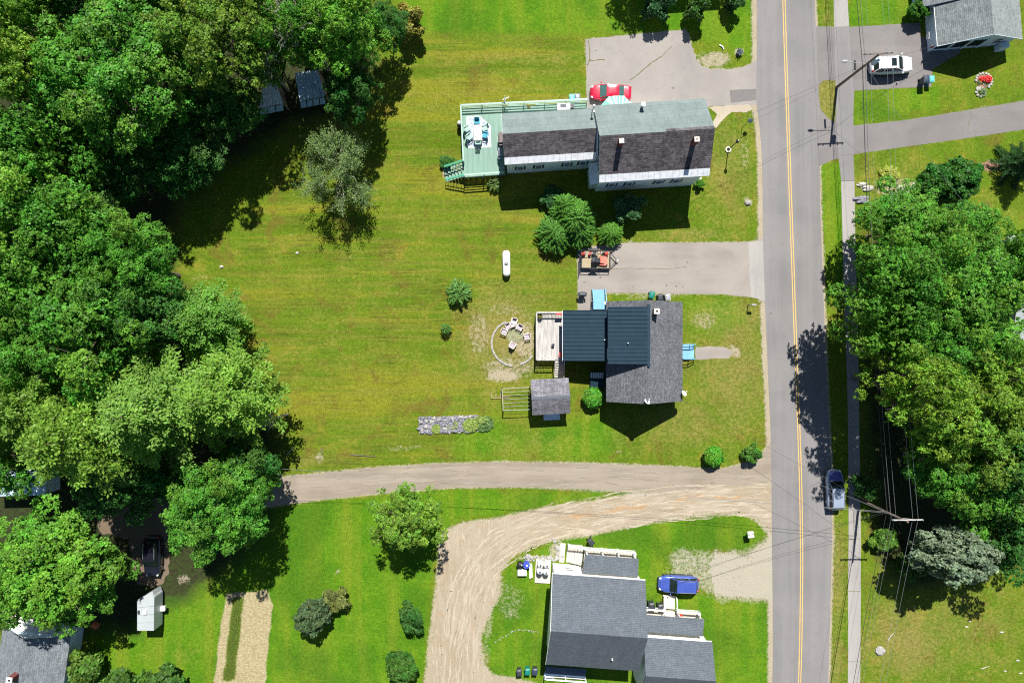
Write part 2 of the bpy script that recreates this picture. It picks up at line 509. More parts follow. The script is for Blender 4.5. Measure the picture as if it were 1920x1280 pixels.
GRAVEL = [(1206, 924), (1120, 941), (1050, 950), (1000, 960), (930, 975), (874, 982), (842, 993), (828, 1012), (821, 1100), (808, 1200), (799, 1290), (780, 1420), (1010, 1420), (1020, 1290), (975, 1277), (922, 1268), (902, 1242), (896, 1195), (910, 1160), (934, 1110), (934, 1070), (955, 1042), (994, 1020), (1050, 1006), (1100, 1001), (1200, 980), (1300, 963), (1380, 958), (1412, 966), (1434, 988), (1455, 1010), (1458, 905), (1300, 915)]
PAD = [(1249, 1045), (1262, 1027), (1300, 1022), (1350, 1028), (1400, 1032), (1428, 1014), (1458, 985), (1460, 1190), (1448, 1150), (1432, 1128), (1392, 1130), (1345, 1126), (1310, 1113), (1250, 1108), (1243, 1075)]
DRIVE_E = [(1530, 50), (1594, 51), (1660, 47), (1725, 43), (1727, 70), (1800, 70), (1800, 100), (1748, 130), (1746, 163), (1660, 167), (1602, 170), (1598, 236), (1700, 225), (1800, 209), (1920, 189), (2200, 130), (2200, 190), (1920, 243), (1800, 261), (1700, 275), (1610, 288), (1560, 300), (1530, 315)]
WALK = [((1558, -300), (1584, -300)), ((1562.5, -20), (1588, -20)), ((1564, 52), (1592, 51)), ((1567, 170), (1600, 170)), ((1568, 236), (1600, 236)), ((1572, 292), (1600, 290)), ((1577, 340), (1602, 340)), ((1580, 470), (1604, 470)), ((1584, 600), (1608, 600)), ((1588, 710), (1610, 710)), ((1590, 800), (1611, 800)), ((1591, 930), (1613, 930)), ((1591, 1010), (1614, 1010)), ((1590, 1108), (1614, 1108)), ((1590, 1240), (1613, 1240)), ((1588, 1420), (1611, 1420)), ((1560, 1750), (1583, 1750))]
VERGE = [(1535.5, 158), (1545, 151), (1566, 151), (1568, 190), (1566, 229), (1552, 222), (1539, 206), (1534.5, 180)]
MAINLAWN = [(480, 60), (1095, 68), (1100, 250), (1090, 470), (1085, 580), (1420, 560), (1440, 700), (1445, 820), (1350, 878), (900, 866), (480, 900), (380, 560), (520, 300)]
FARMYARD = [(930, 380), (1425, 205), (1425, 450), (1100, 460), (930, 470)]
LUSH = [
    ([(740, -60), (1420, -60), (1416, 112), (1300, 60), (1100, 66), (760, 62)], 20),
    ([(520, 948), (830, 918), (1180, 924), (860, 975), (815, 1010), (795, 1290), (500, 1290), (350, 1100), (330, 1080)], 14),
    ([(1440, 990), (1380, 958), (1050, 1008), (950, 1060), (900, 1200), (940, 1300), (1448, 1300), (1440, 1130), (1250, 1110), (1250, 1030), (1400, 1030)], 10),
    ([(180, 1170), (330, 1090), (420, 1110), (400, 1300), (180, 1300)], 20),
    ([(1600, 165), (1760, 160), (1760, 200), (1600, 236)], 16),
    ([(1590, -50), (1740, -50), (1725, 45), (1592, 52)], 16),
    ([(1536, 310), (1580, 300), (1583, 560), (1548, 560)], 8),
    ([(1290, 560), (1380, 555), (1400, 610), (1300, 630)], 30),
    ([(860, 800), (1180, 780), (1180, 850), (860, 860)], 50),
]
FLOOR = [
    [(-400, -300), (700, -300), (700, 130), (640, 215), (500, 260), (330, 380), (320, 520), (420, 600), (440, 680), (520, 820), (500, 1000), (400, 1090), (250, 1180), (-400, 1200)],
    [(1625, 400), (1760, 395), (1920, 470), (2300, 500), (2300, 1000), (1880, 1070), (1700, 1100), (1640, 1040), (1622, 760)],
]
STRAW = [(424, 1112), (500, 1106), (511, 1130), (503, 1210), (496, 1300), (400, 1300), (410, 1200)]
STRIP = [(436, 1120), (458, 1120), (448, 1200), (440, 1275), (417, 1275), (428, 1190)]

def axis(lo, hi, step, far):
    mid = np.arange(lo, hi + step * 0.5, step)
    out = [hi + 4 * 1.6 ** i for i in range(14)]
    out = [o for o in out if o < far] + [far]
    return np.concatenate([-np.array(out[::-1]) + (hi + lo), mid, np.array(out)])
xs = axis(-66, 66, 0.26, 900)
ys = axis(-46, 46, 0.26, 900)
GX, GY = np.meshgrid(xs, ys)
PX = GX * S + 960; PY = 640 - GY * S
wob = (fbm(PX, PY, 40, 1) - 0.5) * 26
wobs = (fbm(PX, PY, 12, 2) - 0.5) * 14

def soft(d, w):
    return np.clip(d / w * 0.5 + 0.5, 0, 1)
lush = np.zeros(PX.shape)
for pl, w in LUSH:
    lush = np.maximum(lush, soft(sdf(PX, PY, pl) + wob * w / 22, w))
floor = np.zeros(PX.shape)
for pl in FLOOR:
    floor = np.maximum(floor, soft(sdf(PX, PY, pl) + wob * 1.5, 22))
mow = soft(sdf(PX, PY, MAINLAWN) + wob, 20) * (1 - soft(PX - 1085, 60) * 0.8)
straw = soft(sdf(PX, PY, STRAW) + wobs * 0.5, 5)
strip = soft(sdf(PX, PY, STRIP) + wobs * 0.5, 6)
straw = straw * (1 - strip)
lush = np.where(strip > 0.3, lush * 0.3, lush)

def blob(cx, cy, rx, ry, soften=0.35):
    d = np.sqrt(((PX - cx + wob * 0.5) / rx) ** 2 + ((PY - cy + wobs) / ry) ** 2)
    return np.clip((1 - d) / soften * 0.5 + 0.5, 0, 1)
dirt = np.zeros(PX.shape)
for pts, w, amt in [(ROAD_W, 13, 1.1), (ROAD_E, 7, 0.9), (GRAVEL, 10, 0.8), (LANE, 5, 0.75), (DRIVE_N, 3.2, 0.7), (DRIVE_M, 4, 0.62), (DRIVE_E, 2.5, 0.5)]:
    d = seg_dist(PX, PY, pts, closed=pts is not ROAD_W and pts is not ROAD_E)
    dirt = np.maximum(dirt, amt * np.clip(1.25 - d / w + wobs * 0.03, 0, 1))
# things the photograph shows: worn and sandy places
for cx, cy, rx, ry, amt in [(1340, 112, 34, 17, 0.72), (945, 705, 36, 12, 0.78), (985, 640, 24, 40, 0.62), (900, 625, 24, 50, 0.5), (955, 690, 60, 24, 0.55), (945, 580, 44, 14, 0.45), (985, 590, 20, 20, 0.4), (955, 665, 24, 20, 0.4),
                            (600, 858, 10, 10, 0.6), (1160, 848, 8, 6, 0.5), (1387, 98, 10, 9, 0.75), (1285, 1050, 34, 26, 0.6), (1680, 352, 46, 22, 0.6),
                            (1395, 290, 12, 40, 0.45), (1403, 380, 9, 10, 0.7), (1320, 600, 26, 20, 0.5), (250, 962, 30, 26, 1.0), (345, 1085, 14, 12, 0.6),
                            (955, 1125, 34, 40, 0.45), (925, 1100, 24, 34, 0.62), (910, 1165, 16, 40, 0.55), (905, 1230, 14, 40, 0.5), (960, 1150, 20, 16, 0.5), (1040, 1030, 14, 16, 0.7), (1010, 1045, 46, 5, 0.7), (1120, 1032, 70, 3, 0.5),
                            (1845, 200, 14, 5, 0.4), (1376, 660, 14, 12, 0.7), (630, 1072, 6, 6, 0.6), (838, 325, 8, 12, 0.8), (505, 785, 14, 22, 0.5), (760, 840, 60, 6, 0.45),
                            (1185, 455, 6, 8, 0.7), (1225, 556, 80, 4, 0.5), (445, 585, 30, 26, 0.35), (380, 520, 26, 10, 0.4), (1560, 1020, 16, 26, 0.4), (545, 440, 3, 3, 0.7)]:
    dirt = np.maximum(dirt, amt * blob(cx, cy, rx, ry))
e_ = (fbm(PX, PY, 22, 5) - 0.5) * 34
for pl, w_ in ((GRAVEL, 12), (PAD, 16)):
    am_ = 1.05 if pl is GRAVEL else np.where(PX < 1335 + 60 * (e_ / 34), 0.62, 1.05)
    dirt = np.maximum(dirt, am_ * soft(sdf(PX, PY, pl) + e_ * 0.6 - 2, w_))
pink = blob(1862, 312, 34, 12) * 0.8
for cx, cy, rx, ry, a in [(1010, 1043, 50, 5, 0.35), (1120, 1031, 70, 3, 0.4), (617, 1152, 5, 8, 0.6)]:
    pink = np.maximum(pink, a * blob(cx, cy, rx, ry))
pale = soft(sdf(PX, PY, PAD), 14)
dry = np.zeros(PX.shape)
for cx, cy, rx, ry, amt in [(945, 632, 78, 88, 0.95), (1700, 1200, 80, 80, 0.85), (1790, 1170, 190, 120, 0.5), (1680, 340, 80, 40, 0.6), (1570, 1080, 16, 120, 0.75), (1552, 190, 16, 40, 0.95),
                            (900, 180, 180, 40, 0.3), (1365, 330, 60, 110, 0.6), (1300, 440, 120, 14, 0.6), (1000, 480, 60, 40, 0.3), (1840, 420, 60, 60, 0.45), (680, 600, 200, 240, 0.22), (1375, 690, 80, 140, 0.75), (1290, 800, 130, 60, 0.6), (1410, 600, 30, 50, 0.6), (1320, 600, 30, 26, 0.7), (1000, 830, 160, 30, 0.35), (1570, 1240, 16, 100, 0.7), (1550, 30, 14, 40, 0.5), (980, 110, 240, 14, 0.45), (330, 1230, 60, 30, 0.3), (580, 862, 60, 16, 0.4)]:
    dry = np.maximum(dry, amt * blob(cx, cy, rx, ry, 0.8))

nx, ny = len(xs), len(ys)
me = bpy.data.meshes.new('ground')
co = np.stack([GX, GY, np.zeros_like(GX)], -1).reshape(-1, 3)
idx = np.arange(nx * ny).reshape(ny, nx)
q = np.stack([idx[:-1, :-1], idx[:-1, 1:], idx[1:, 1:], idx[1:, :-1]], -1).reshape(-1, 4)
me.vertices.add(len(co)); me.vertices.foreach_set('co', co.ravel().astype(np.float32))
me.loops.add(q.size); me.loops.foreach_set('vertex_index', q.ravel().astype(np.int32))
me.polygons.add(len(q)); me.polygons.foreach_set('loop_start', np.arange(0, q.size, 4, dtype=np.int32))
me.update()
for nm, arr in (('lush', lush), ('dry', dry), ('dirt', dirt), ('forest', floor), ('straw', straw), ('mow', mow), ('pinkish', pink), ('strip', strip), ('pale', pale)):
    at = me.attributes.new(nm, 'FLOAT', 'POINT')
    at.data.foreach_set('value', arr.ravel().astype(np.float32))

def ground_mat():
    t = NT('lawn_and_soil')
    v = t.coords()
    big = t.noise(v, 0.11, 4, 0.55, 0.4)
    mid = t.noise(v, 0.45, 5, 0.6, 0.3)
    fine = t.noise(v, 2.6, 5, 0.65)
    gr = t.noise(v, 8.0, 3, 0.7)
    st = t.noise(t.coords((0.09, 1.5, 1), R(1.5)), 1.0, 4, 0.6)
    st2 = t.noise(t.coords((0.16, 4.2, 1), R(2.5)), 1.0, 3, 0.6)
    vst = t.noise(t.coords((0.5, 0.03, 1), R(-3)), 1.0, 3, 0.5)
    a = {k: t.attr(k) for k in ('lush', 'dry', 'dirt', 'forest', 'straw', 'mow', 'pinkish', 'strip', 'pale')}
    c = t.mix(t.mr(mid, 0.35, 0.65), (0.096, 0.160, 0.008), (0.138, 0.178, 0.013))
    c = t.mix(t.math('MULTIPLY', t.mr(big, 0.42, 0.62), 0.75), c, (0.084, 0.160, 0.007))
    pz = t.noise(v, 0.30, 5, 0.62, 1.2)
    c = t.mix(t.math('MULTIPLY', t.mr(pz, 0.50, 0.66), 0.75), c, (0.078, 0.132, 0.007))
    c = t.mix(t.math('MULTIPLY', t.mr(pz, 0.44, 0.30), 0.85), c, (0.215, 0.192, 0.026))
    bands = t.noise(t.coords((0.025, 0.30, 1), R(1.5)), 1.0, 3, 0.55, 0.3)
    bm = t.math('MULTIPLY', a['mow'], 0.8)
    c = t.mix(t.math('MULTIPLY', t.mr(bands, 0.52, 0.60), bm), c, (0.080, 0.132, 0.006))
    c = t.mix(t.math('MULTIPLY', t.mr(bands, 0.47, 0.39), bm), c, (0.188, 0.194, 0.014))
    # mowing: long thin bands of clippings and shorter darker grass
    c = t.mix(t.math('MULTIPLY', t.mr(st, 0.44, 0.66), t.math('MULTIPLY', a['mow'], 0.6)), c, (0.185, 0.178, 0.028))
    sd_ = t.math('MULTIPLY', t.mr(st2, 0.47, 0.64), t.mr(t.noise(v, 0.17, 4, 0.6, 0.6), 0.46, 0.62))
    c = t.mix(t.math('MULTIPLY', sd_, t.math('MULTIPLY', a['mow'], 0.75)), c, (0.066, 0.082, 0.010))
    c = t.mix(t.math('MULTIPLY', t.mr(t.noise(v, 0.32, 4, 0.6, 0.8), 0.54, 0.68), 0.65), c, (0.130, 0.098, 0.018))
    l = t.mix(t.mr(mid, 0.36, 0.64), (0.062, 0.168, 0.005), (0.102, 0.200, 0.008))
    l = t.mix(t.math('MULTIPLY', t.mr(vst, 0.45, 0.62), 0.7), l, (0.150, 0.205, 0.014))
    l = t.mix(t.math('MULTIPLY', t.mr(big, 0.48, 0.62), 0.7), l, (0.045, 0.125, 0.006))
    c = t.mix(t.mr(t.math('ADD', a['lush'], t.math('MULTIPLY', t.math('SUBTRACT', fine, 0.5), 0.5)), 0.3, 0.7), c, l)
    df = t.math('ADD', a['dry'], t.math('MULTIPLY', t.math('SUBTRACT', fine, 0.5), 1.3))
    df = t.math('ADD', df, t.math('MULTIPLY', t.math('SUBTRACT', mid, 0.5), 0.9))
    c = t.mix(t.math('MULTIPLY', t.mr(df, 0.25, 0.95), 0.85), c, t.mix(gr, (0.17, 0.138, 0.028), (0.26, 0.225, 0.075)))
    c = t.mix(t.math('MULTIPLY', a['strip'], 0.9), c, t.mix(t.mr(gr, 0.35, 0.65), (0.028, 0.055, 0.007), (0.085, 0.115, 0.02)))
    # blades: fine light and dark speckle of the turf
    f = t.math('ADD', t.mr(gr, 0.25, 0.75, 0.45, 1.5), t.mr(fine, 0.25, 0.75, -0.3, 0.3))
    cc = t.n('CombineXYZ')
    for i in range(3): t.l(f, cc.inputs[i])
    c = t.mix(1.0, c, cc.outputs[0], 'MULTIPLY')
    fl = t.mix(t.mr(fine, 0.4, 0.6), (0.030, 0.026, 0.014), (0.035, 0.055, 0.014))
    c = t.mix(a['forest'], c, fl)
    sandc = t.mix(t.mr(mid, 0.35, 0.65), (0.30, 0.235, 0.15), (0.37, 0.31, 0.225))
    sandc = t.mix(t.mr(gr, 0.35, 0.7), sandc, (0.42, 0.37, 0.29))
    sandc = t.mix(t.math('MULTIPLY', a['pale'], 0.8), sandc, t.mix(t.mr(gr, 0.3, 0.7), (0.345, 0.31, 0.25), (0.43, 0.395, 0.335)))
    e = t.math('ADD', a['dirt'], t.math('MULTIPLY', t.math('SUBTRACT', fine, 0.5), 1.0))
    e = t.math('ADD', e, t.math('MULTIPLY', t.math('SUBTRACT', gr, 0.5), 0.8))
    c = t.mix(t.math('MULTIPLY', t.mr(e, 0.42, 0.78), 0.92), c, sandc)
    e = t.math('ADD', a['pinkish'], t.math('MULTIPLY', t.math('SUBTRACT', fine, 0.5), 0.8))
    c = t.mix(t.mr(e, 0.4, 0.7), c, t.mix(gr, (0.19, 0.10, 0.06), (0.33, 0.21, 0.15)))
    vo = t.n('TexVoronoi'); vo.inputs['Scale'].default_value = 4.5
    t.l(t.coords((1, 1.7, 1), 0.4), vo.inputs['Vector'])
    sc_ = t.mix(t.mr(vo.outputs['Distance'], 0.1, 0.6), (0.47, 0.41, 0.25), (0.30, 0.25, 0.135))
    c = t.mix(t.mr(t.math('ADD', a['straw'], t.math('MULTIPLY', t.math('SUBTRACT', gr, 0.5), 0.5)), 0.35, 0.65), c, sc_)
    t.bump(t.math('ADD', gr, t.math('MULTIPLY', t.noise(v, 22.0, 2), 0.5)), 0.10, 0.75)
    return t.set(c, 0.95, 0, 0.12)
M['ground'] = ground_mat()
me.materials.append(M['ground'])
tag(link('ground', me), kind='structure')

# ------------------------------------------------------------------ paved and gravel sheets
def ragged(pts, step=6.0, amp=2.0, seed=1, closed=True):
    out = []
    n = len(pts)
    for i in range(n if closed else n - 1):
        x0, y0 = pts[i]; x1, y1 = pts[(i + 1) % n]
        L = math.hypot(x1 - x0, y1 - y0); m = max(1, int(L / step))
        for j in range(m):
            t_ = j / m
            x, y = x0 + (x1 - x0) * t_, y0 + (y1 - y0) * t_
            a = noise_xy(x, y, 14, seed) * amp + noise_xy(x, y, 4, seed + 5) * amp * 0.6
            b = noise_xy(x, y, 14, seed + 9) * amp + noise_xy(x, y, 4, seed + 15) * amp * 0.6
            out.append((x + a, y + b))
    if not closed: out.append(pts[-1])
    return out
from mathutils import noise as mnoise
def noise_xy(x, y, sc, seed):
    return mnoise.noise(Vector((x / sc, y / sc, seed * 7.7)))
def smooth_line(pts, it=2):
    for _ in range(it):
        o = [pts[0]]
        for a, b in zip(pts[:-1], pts[1:]):
            o += [(a[0] * .75 + b[0] * .25, a[1] * .75 + b[1] * .25), (a[0] * .25 + b[0] * .75, a[1] * .25 + b[1] * .75)]
        pts = o + [pts[-1]]
    return pts
def sheet(name, pts, z, mat, amp=1.5, seed=1, step=5.0):
    pl = ragged(pts, step, amp, seed)
    vs = [(*G(x, y), z) for x, y in pl]
    n = len(vs)
    mb = MB()
    mb.add(vs, [tuple(range(n))])
    m = mb.mesh(name, mat)
    if m.polygons[0].normal.z < 0: m.flip_normals()
    return tag(link(name, m), kind='structure')
def ribbon(name, L_, R_, z, mat):
    mb = MB()
    n = len(L_)
    vs = [(*G(*p), z) for p in L_] + [(*G(*p), z) for p in R_]
    mb.add(vs, [(i, n + i, n + i + 1, i + 1) for i in range(n - 1)])
    m = mb.mesh(name, mat)
    if m.polygons[0].normal.z < 0: m.flip_normals()
    return tag(link(name, m), kind='structure')

def asphalt(name, c, wear, spots, along=(0.4, 0.05), rot=0.0, crack=0.5, green=(0.10, 0.105, 0.02), hi=None):
    t = NT(name)
    v = t.coords()
    big = t.noise(v, 0.22, 4, 0.55, 0.5)
    mid = t.noise(v, 1.1, 5, 0.65, 0.6)
    gr = t.noise(v, 11.0, 3, 0.75)
    st = t.noise(t.coords((along[0], along[1], 1), rot), 1.0, 4, 0.6)
    col = t.mix(t.mr(big, 0.36, 0.64), c, wear)
    col = t.mix(t.math('MULTIPLY', t.mr(st, 0.44, 0.62), 0.5), col, hi or tuple(min(1, x * 1.16) for x in wear))
    col = t.mix(t.math('MULTIPLY', t.mr(mid, 0.56, 0.72), 0.4), col, spots)
    f = t.mr(gr, 0.25, 0.75, 0.86, 1.14)
    cc = t.n('CombineXYZ')
    for i in range(3): t.l(f, cc.inputs[i])
    col = t.mix(1.0, col, cc.outputs[0], 'MULTIPLY')
    if crack:
        vo = t.n('TexVoronoi', feature='DISTANCE_TO_EDGE')
        wv = t.n('VectorMath', operation='ADD')
        nn = t.n('TexNoise'); nn.inputs['Scale'].default_value = 0.9
        t.l(v, nn.inputs['Vector']); t.l(v, wv.inputs[0]); t.l(nn.outputs['Color'], wv.inputs[1])
        vo.inputs['Scale'].default_value = 0.10
        t.l(wv.outputs[0], vo.inputs['Vector'])
        line = t.mr(vo.outputs['Distance'], 0.0, 0.009, 1.0, 0.0)
        gate = t.mr(t.noise(v, 0.16, 2), 0.5, 0.56)
        col = t.mix(t.math('MULTIPLY', t.math('MULTIPLY', line, gate), crack), col, green)
    t.bump(gr, 0.02, 0.6)
    return t.set(col, 0.93, 0, 0.2)

M['road'] = asphalt('road_asphalt', (0.168, 0.161, 0.160), (0.200, 0.190, 0.187), (0.155, 0.149, 0.149), (0.75, 0.02), R(-2.5), 0.0)
M['driveN'] = asphalt('bleached_driveway', (0.232, 0.215, 0.203), (0.282, 0.254, 0.232), (0.195, 0.18, 0.172), (0.2, 0.2), 0.4, 0.0, hi=(0.30, 0.28, 0.255))
M['driveM'] = asphalt('tan_driveway', (0.232, 0.208, 0.188), (0.285, 0.255, 0.226), (0.195, 0.172, 0.155), (0.07, 0.5), 0.0, 0.0, hi=(0.31, 0.28, 0.25))
M['lane'] = asphalt('old_lane_tarmac', (0.225, 0.188, 0.148), (0.265, 0.222, 0.176), (0.185, 0.152, 0.115), (0.06, 0.9), R(0), 0.0, hi=(0.33, 0.285, 0.23))
M['gravel_plain'] = asphalt('sandy_gravel', (0.34, 0.27, 0.195), (0.40, 0.325, 0.245), (0.42, 0.29, 0.165), (0.7, 0.12), R(8), 0.0, hi=(0.50, 0.43, 0.345))
def gravel_mat():
    t = NT('rutted_sand')
    v = t.coords()
    big = t.noise(v, 0.16, 4, 0.55, 0.6)
    mid = t.noise(v, 0.7, 5, 0.62, 1.6)
    rut = t.noise(t.coords((1.5, 0.30, 1), R(6)), 1.0, 6, 0.68, 2.2)
    rutx = t.noise(t.coords((0.22, 1.4, 1), R(9)), 1.0, 6, 0.68, 1.8)
    gr = t.noise(v, 7.5, 4, 0.75)
    sep = t.n('SeparateXYZ'); t.l(v, sep.inputs[0])
    near = t.mr(sep.outputs[0], -2.0, 3.0)
    r_ = t.math('ADD', t.math('MULTIPLY', rut, t.math('SUBTRACT', 1.0, near)), t.math('MULTIPLY', rutx, near))
    c = t.mix(t.mr(big, 0.36, 0.62), (0.300, 0.245, 0.172), (0.345, 0.295, 0.222))
    c = t.mix(t.math('MULTIPLY', t.mr(mid, 0.52, 0.70), 0.45), c, (0.33, 0.222, 0.13))
    c = t.mix(t.math('MULTIPLY', t.mr(r_, 0.52, 0.66), 0.6), c, (0.47, 0.415, 0.33))
    c = t.mix(t.math('MULTIPLY', t.mr(r_, 0.46, 0.34), 0.55), c, (0.27, 0.21, 0.14))
    f = t.mr(gr, 0.25, 0.75, 0.78, 1.2)
    cc = t.n('CombineXYZ')
    for i in range(3): t.l(f, cc.inputs[i])
    c = t.mix(1.0, c, cc.outputs[0], 'MULTIPLY')
    t.bump(t.math('ADD', gr, t.math('MULTIPLY', r_, 1.5)), 0.05, 0.7)
    return t.set(c, 0.95, 0, 0.15)
M['gravel'] = gravel_mat()
M['padgravel'] = asphalt('pale_gravel', (0.335, 0.285, 0.21), (0.385, 0.335, 0.26), (0.26, 0.22, 0.15), (0.2, 0.2), 0.3, 0.0)
M['driveE'] = asphalt('grey_driveway', (0.158, 0.146, 0.143), (0.190, 0.176, 0.171), (0.135, 0.126, 0.126), (0.06, 0.3), R(8), 0.0)
M['walkgrey'] = asphalt('grey_walkway', (0.18, 0.172, 0.17), (0.20, 0.19, 0.188), (0.16, 0.15, 0.15), (0.3, 0.05), 0, 0.0)
M['walk'] = asphalt('concrete_walkway', (0.27, 0.255, 0.24), (0.30, 0.285, 0.27), (0.25, 0.225, 0.19), (0.5, 0.05), 0, 0.0)
M['yellow'] = simple('yellow_road_paint', (0.56, 0.36, 0.11), 0.8, var=0.16, scale=1.2)
M['crackgrass'] = simple('weeds_in_cracks', (0.10, 0.10, 0.022), 0.95, var=0.4, scale=6)
M['seal'] = simple('dark_patch', (0.16, 0.15, 0.145), 0.92, var=0.1)

sheet('lane', LANE, 0.006, M['lane'], 1.6, 3)
M['track'] = asphalt('dirt_track', (0.115, 0.085, 0.058), (0.15, 0.112, 0.078), (0.20, 0.155, 0.11), (0.3, 0.3), 0, 0.0)
sheet('dirt_track', TRACK, 0.005, M['track'], 5, 41)
sheet('gravel_drive', GRAVEL, 0.010, M['gravel'], 6.5, 5)
def inset(pts, d):
    cx_ = sum(p[0] for p in pts) / len(pts); cy_ = sum(p[1] for p in pts) / len(pts)
    o = []
    for x, y in pts:
        L = math.hypot(x - cx_, y - cy_); f = max(0, 1 - d / L) if x < 1440 else 1
        o.append((cx_ + (x - cx_) * f, cy_ + (y - cy_) * f))
    return o
0 and sheet('parking_pad', inset([(max(x, 1398), y) for x, y in PAD], 12), 0.008, M['padgravel'], 9.0, 8)
sheet('driveway', DRIVE_N, 0.006, M['driveN'], 0.8, 11)
sheet('driveway', DRIVE_M, 0.006, M['driveM'], 0.8, 12)
sheet('driveway', DRIVE_E, 0.006, M['driveE'], 0.5, 13)
# finished tarmac of the road
LW, RE = smooth_line(ROAD_W), smooth_line(ROAD_E)
ribbon('road', LW, RE, 0.014, M['road'])
for off in (-2.1, 2.1):
    c_ = smooth_line(LINE_C)
    ribbon('road_line', [(x + off - 0.85, y) for x, y in c_], [(x + off + 0.85, y) for x, y in c_], 0.018, M['yellow'])
vg = sheet('verge', VERGE, 0.011, M['ground'], 1.0, 15)
for nm_, val in (('dry', 0.8), ('dirt', 0.16)):
    at = vg.data.attributes.new(nm_, 'FLOAT', 'POINT')
    at.data.foreach_set('value', np.full(len(vg.data.vertices), val, np.float32))
# pavement slabs: cut where the photograph shows joints and changes of surface
cuts = [0, 2, 5, 6, 8, 9, 10, 12, 13, 14, 16]
for a_, b_ in zip(cuts[:-1], cuts[1:]):
    L_ = [WALK[i][0] for i in range(a_, b_ + 1)]; R_ = [WALK[i][1] for i in range(a_, b_ + 1)]
    if b_ != 16:
        L_[-1] = (L_[-1][0], L_[-1][1] - 0.7); R_[-1] = (R_[-1][0], R_[-1][1] - 0.7)
    ribbon('pavement', L_, R_, 0.016, M['walkgrey'] if b_ <= 6 and a_ >= 1 else M['walk'])
# cottage path, farm path slabs, repair patch, weeds in the cracks of the driveway
sheet('path', [(1304, 650), (1330, 649), (1362, 651), (1374, 658), (1366, 671), (1330, 673), (1304, 674)], 0.006, M['driveM'], 1.6, 17, 3)
sheet('path', [(1328, 201), (1404, 196), (1412, 204), (1400, 211), (1372, 210), (1356, 224), (1343, 240), (1335, 236), (1344, 214)], 0.012, M['padgravel'], 1.6, 18, 3)
sheet('driveway_patch', [(1368, 169), (1418, 167), (1420, 188), (1370, 193)], 0.010, M['seal'], 0.4, 19)
M['apron'] = asphalt('sealed_apron', (0.26, 0.25, 0.235), (0.31, 0.295, 0.275), (0.20, 0.19, 0.18), (0.9, 0.1), 0, 0.0)
sheet('driveway_patch', [(1403, 455), (1432, 452), (1436, 566), (1420, 560), (1407, 557)], 0.010, M['apron'], 1.2, 43)
for i_, (x_, y_, r_) in enumerate(((1289, 492, 2.0), (1126, 520, 2.6), (1096, 529, 2.0), (1186, 537, 1.6), (1250, 535, 2.2), (1268, 536, 2.4), (1280, 538, 1.6), (1118, 95, 1.8), (1262, 165, 2.6), (1435, 21, 1.6), (1445, 588, 3.4))):
    sheet('stain', [(x_ + r_ * math.cos(k) , y_ + r_ * 0.7 * math.sin(k)) for k in (0, .8, 1.6, 2.4, 3.2, 4, 4.8, 5.6)], 0.0165, M['seal'], 0.8, 60 + i_, 2)
def weeds(pts, w, seed):
    pl = ragged(pts, 2.5, 1.2, seed, False)
    L_, R_ = [], []
    for i, (x, y) in enumerate(pl):
        x2, y2 = pl[min(i + 1, len(pl) - 1)]; x1, y1 = pl[max(i - 1, 0)]
        dx, dy = x2 - x1, y2 - y1; L = math.hypot(dx, dy) or 1
        ww = w * (0.35 + 0.9 * abs(noise_xy(x, y, 5, seed)))
        L_.append((x - dy / L * ww, y + dx / L * ww)); R_.append((x + dy / L * ww, y - dx / L * ww))
    ribbon('crack_weeds', L_, R_, 0.011, M['crackgrass'])
weeds([(1181, 151), (1198, 138), (1222, 118), (1241, 106)], 1.3, 31)
weeds([(1241, 105), (1262, 85)], 0.6, 32)
weeds([(1104, 76), (1105, 95), (1106, 112), (1101, 124)], 1.3, 33)
weeds([(1106, 114), (1120, 113), (1134, 113)], 1.2, 34)
weeds([(1130, 505), (1180, 503), (1260, 504), (1288, 500)], 0.5, 35)
weeds([(1820, 208), (1821, 222), (1815, 230), (1818, 238), (1813, 246)], 0.5, 36)

# wheel tracks: long broken ribbons of pale packed sand and darker loose soil
def track(pts, off, w, seed, mat, z, gap=0.35):
    pl = smooth_line(pts, 2)
    pl = ragged(pl, 3.0, 2.2, seed, False)
    L_, R_ = [], []
    for i, (x, y) in enumerate(pl):
        x2, y2 = pl[min(i + 2, len(pl) - 1)]; x1, y1 = pl[max(i - 2, 0)]
        dx, dy = x2 - x1, y2 - y1; L = math.hypot(dx, dy) or 1
        o = off + 7 * noise_xy(x, y, 60, seed + 3)
        ww = w * max(0.02, noise_xy(x, y, 26, seed + 7) + gap) + 0.25 * abs(noise_xy(x, y, 4, seed))
        L_.append((x - dy / L * (o + ww), y + dx / L * (o + ww))); R_.append((x - dy / L * (o - ww), y + dx / L * (o - ww)))
    ribbon('wheel_track', L_, R_, z, mat)
M['trackpale'] = simple('packed_pale_sand', (0.385, 0.33, 0.25), 0.95, var=0.14, scale=2.5, bump=0.02)
M['trackdark'] = simple('loose_brown_soil', (0.265, 0.21, 0.142), 0.95, var=0.2, scale=2.5, bump=0.02)
M['trackorange'] = simple('ochre_sand', (0.345, 0.235, 0.135), 0.95, var=0.16, scale=1.5, bump=0.02)
M['lanepale'] = simple('lane_worn_pale', (0.305, 0.262, 0.212), 0.95, var=0.12, scale=2.5)
M['lanedark'] = simple('lane_patch_dark', (0.20, 0.17, 0.135), 0.95, var=0.12, scale=2.5)
LOOP = [(1440, 932), (1300, 938), (1180, 950), (1080, 966), (990, 992), (925, 1028), (888, 1072), (872, 1120), (862, 1180), (856, 1240), (852, 1300)]
for i, (o, w) in enumerate(((-34, 2.2), (-26, 2.6), (-17, 2.0), (-9, 2.4), (0, 1.8), (8, 2.6), (16, 2.2), (24, 2.4), (32, 2.0), (-40, 1.6))):
    track(LOOP, o * 0.86, w, 50 + i, M['trackpale'], 0.0125 + 0.0004 * i, 0.25)
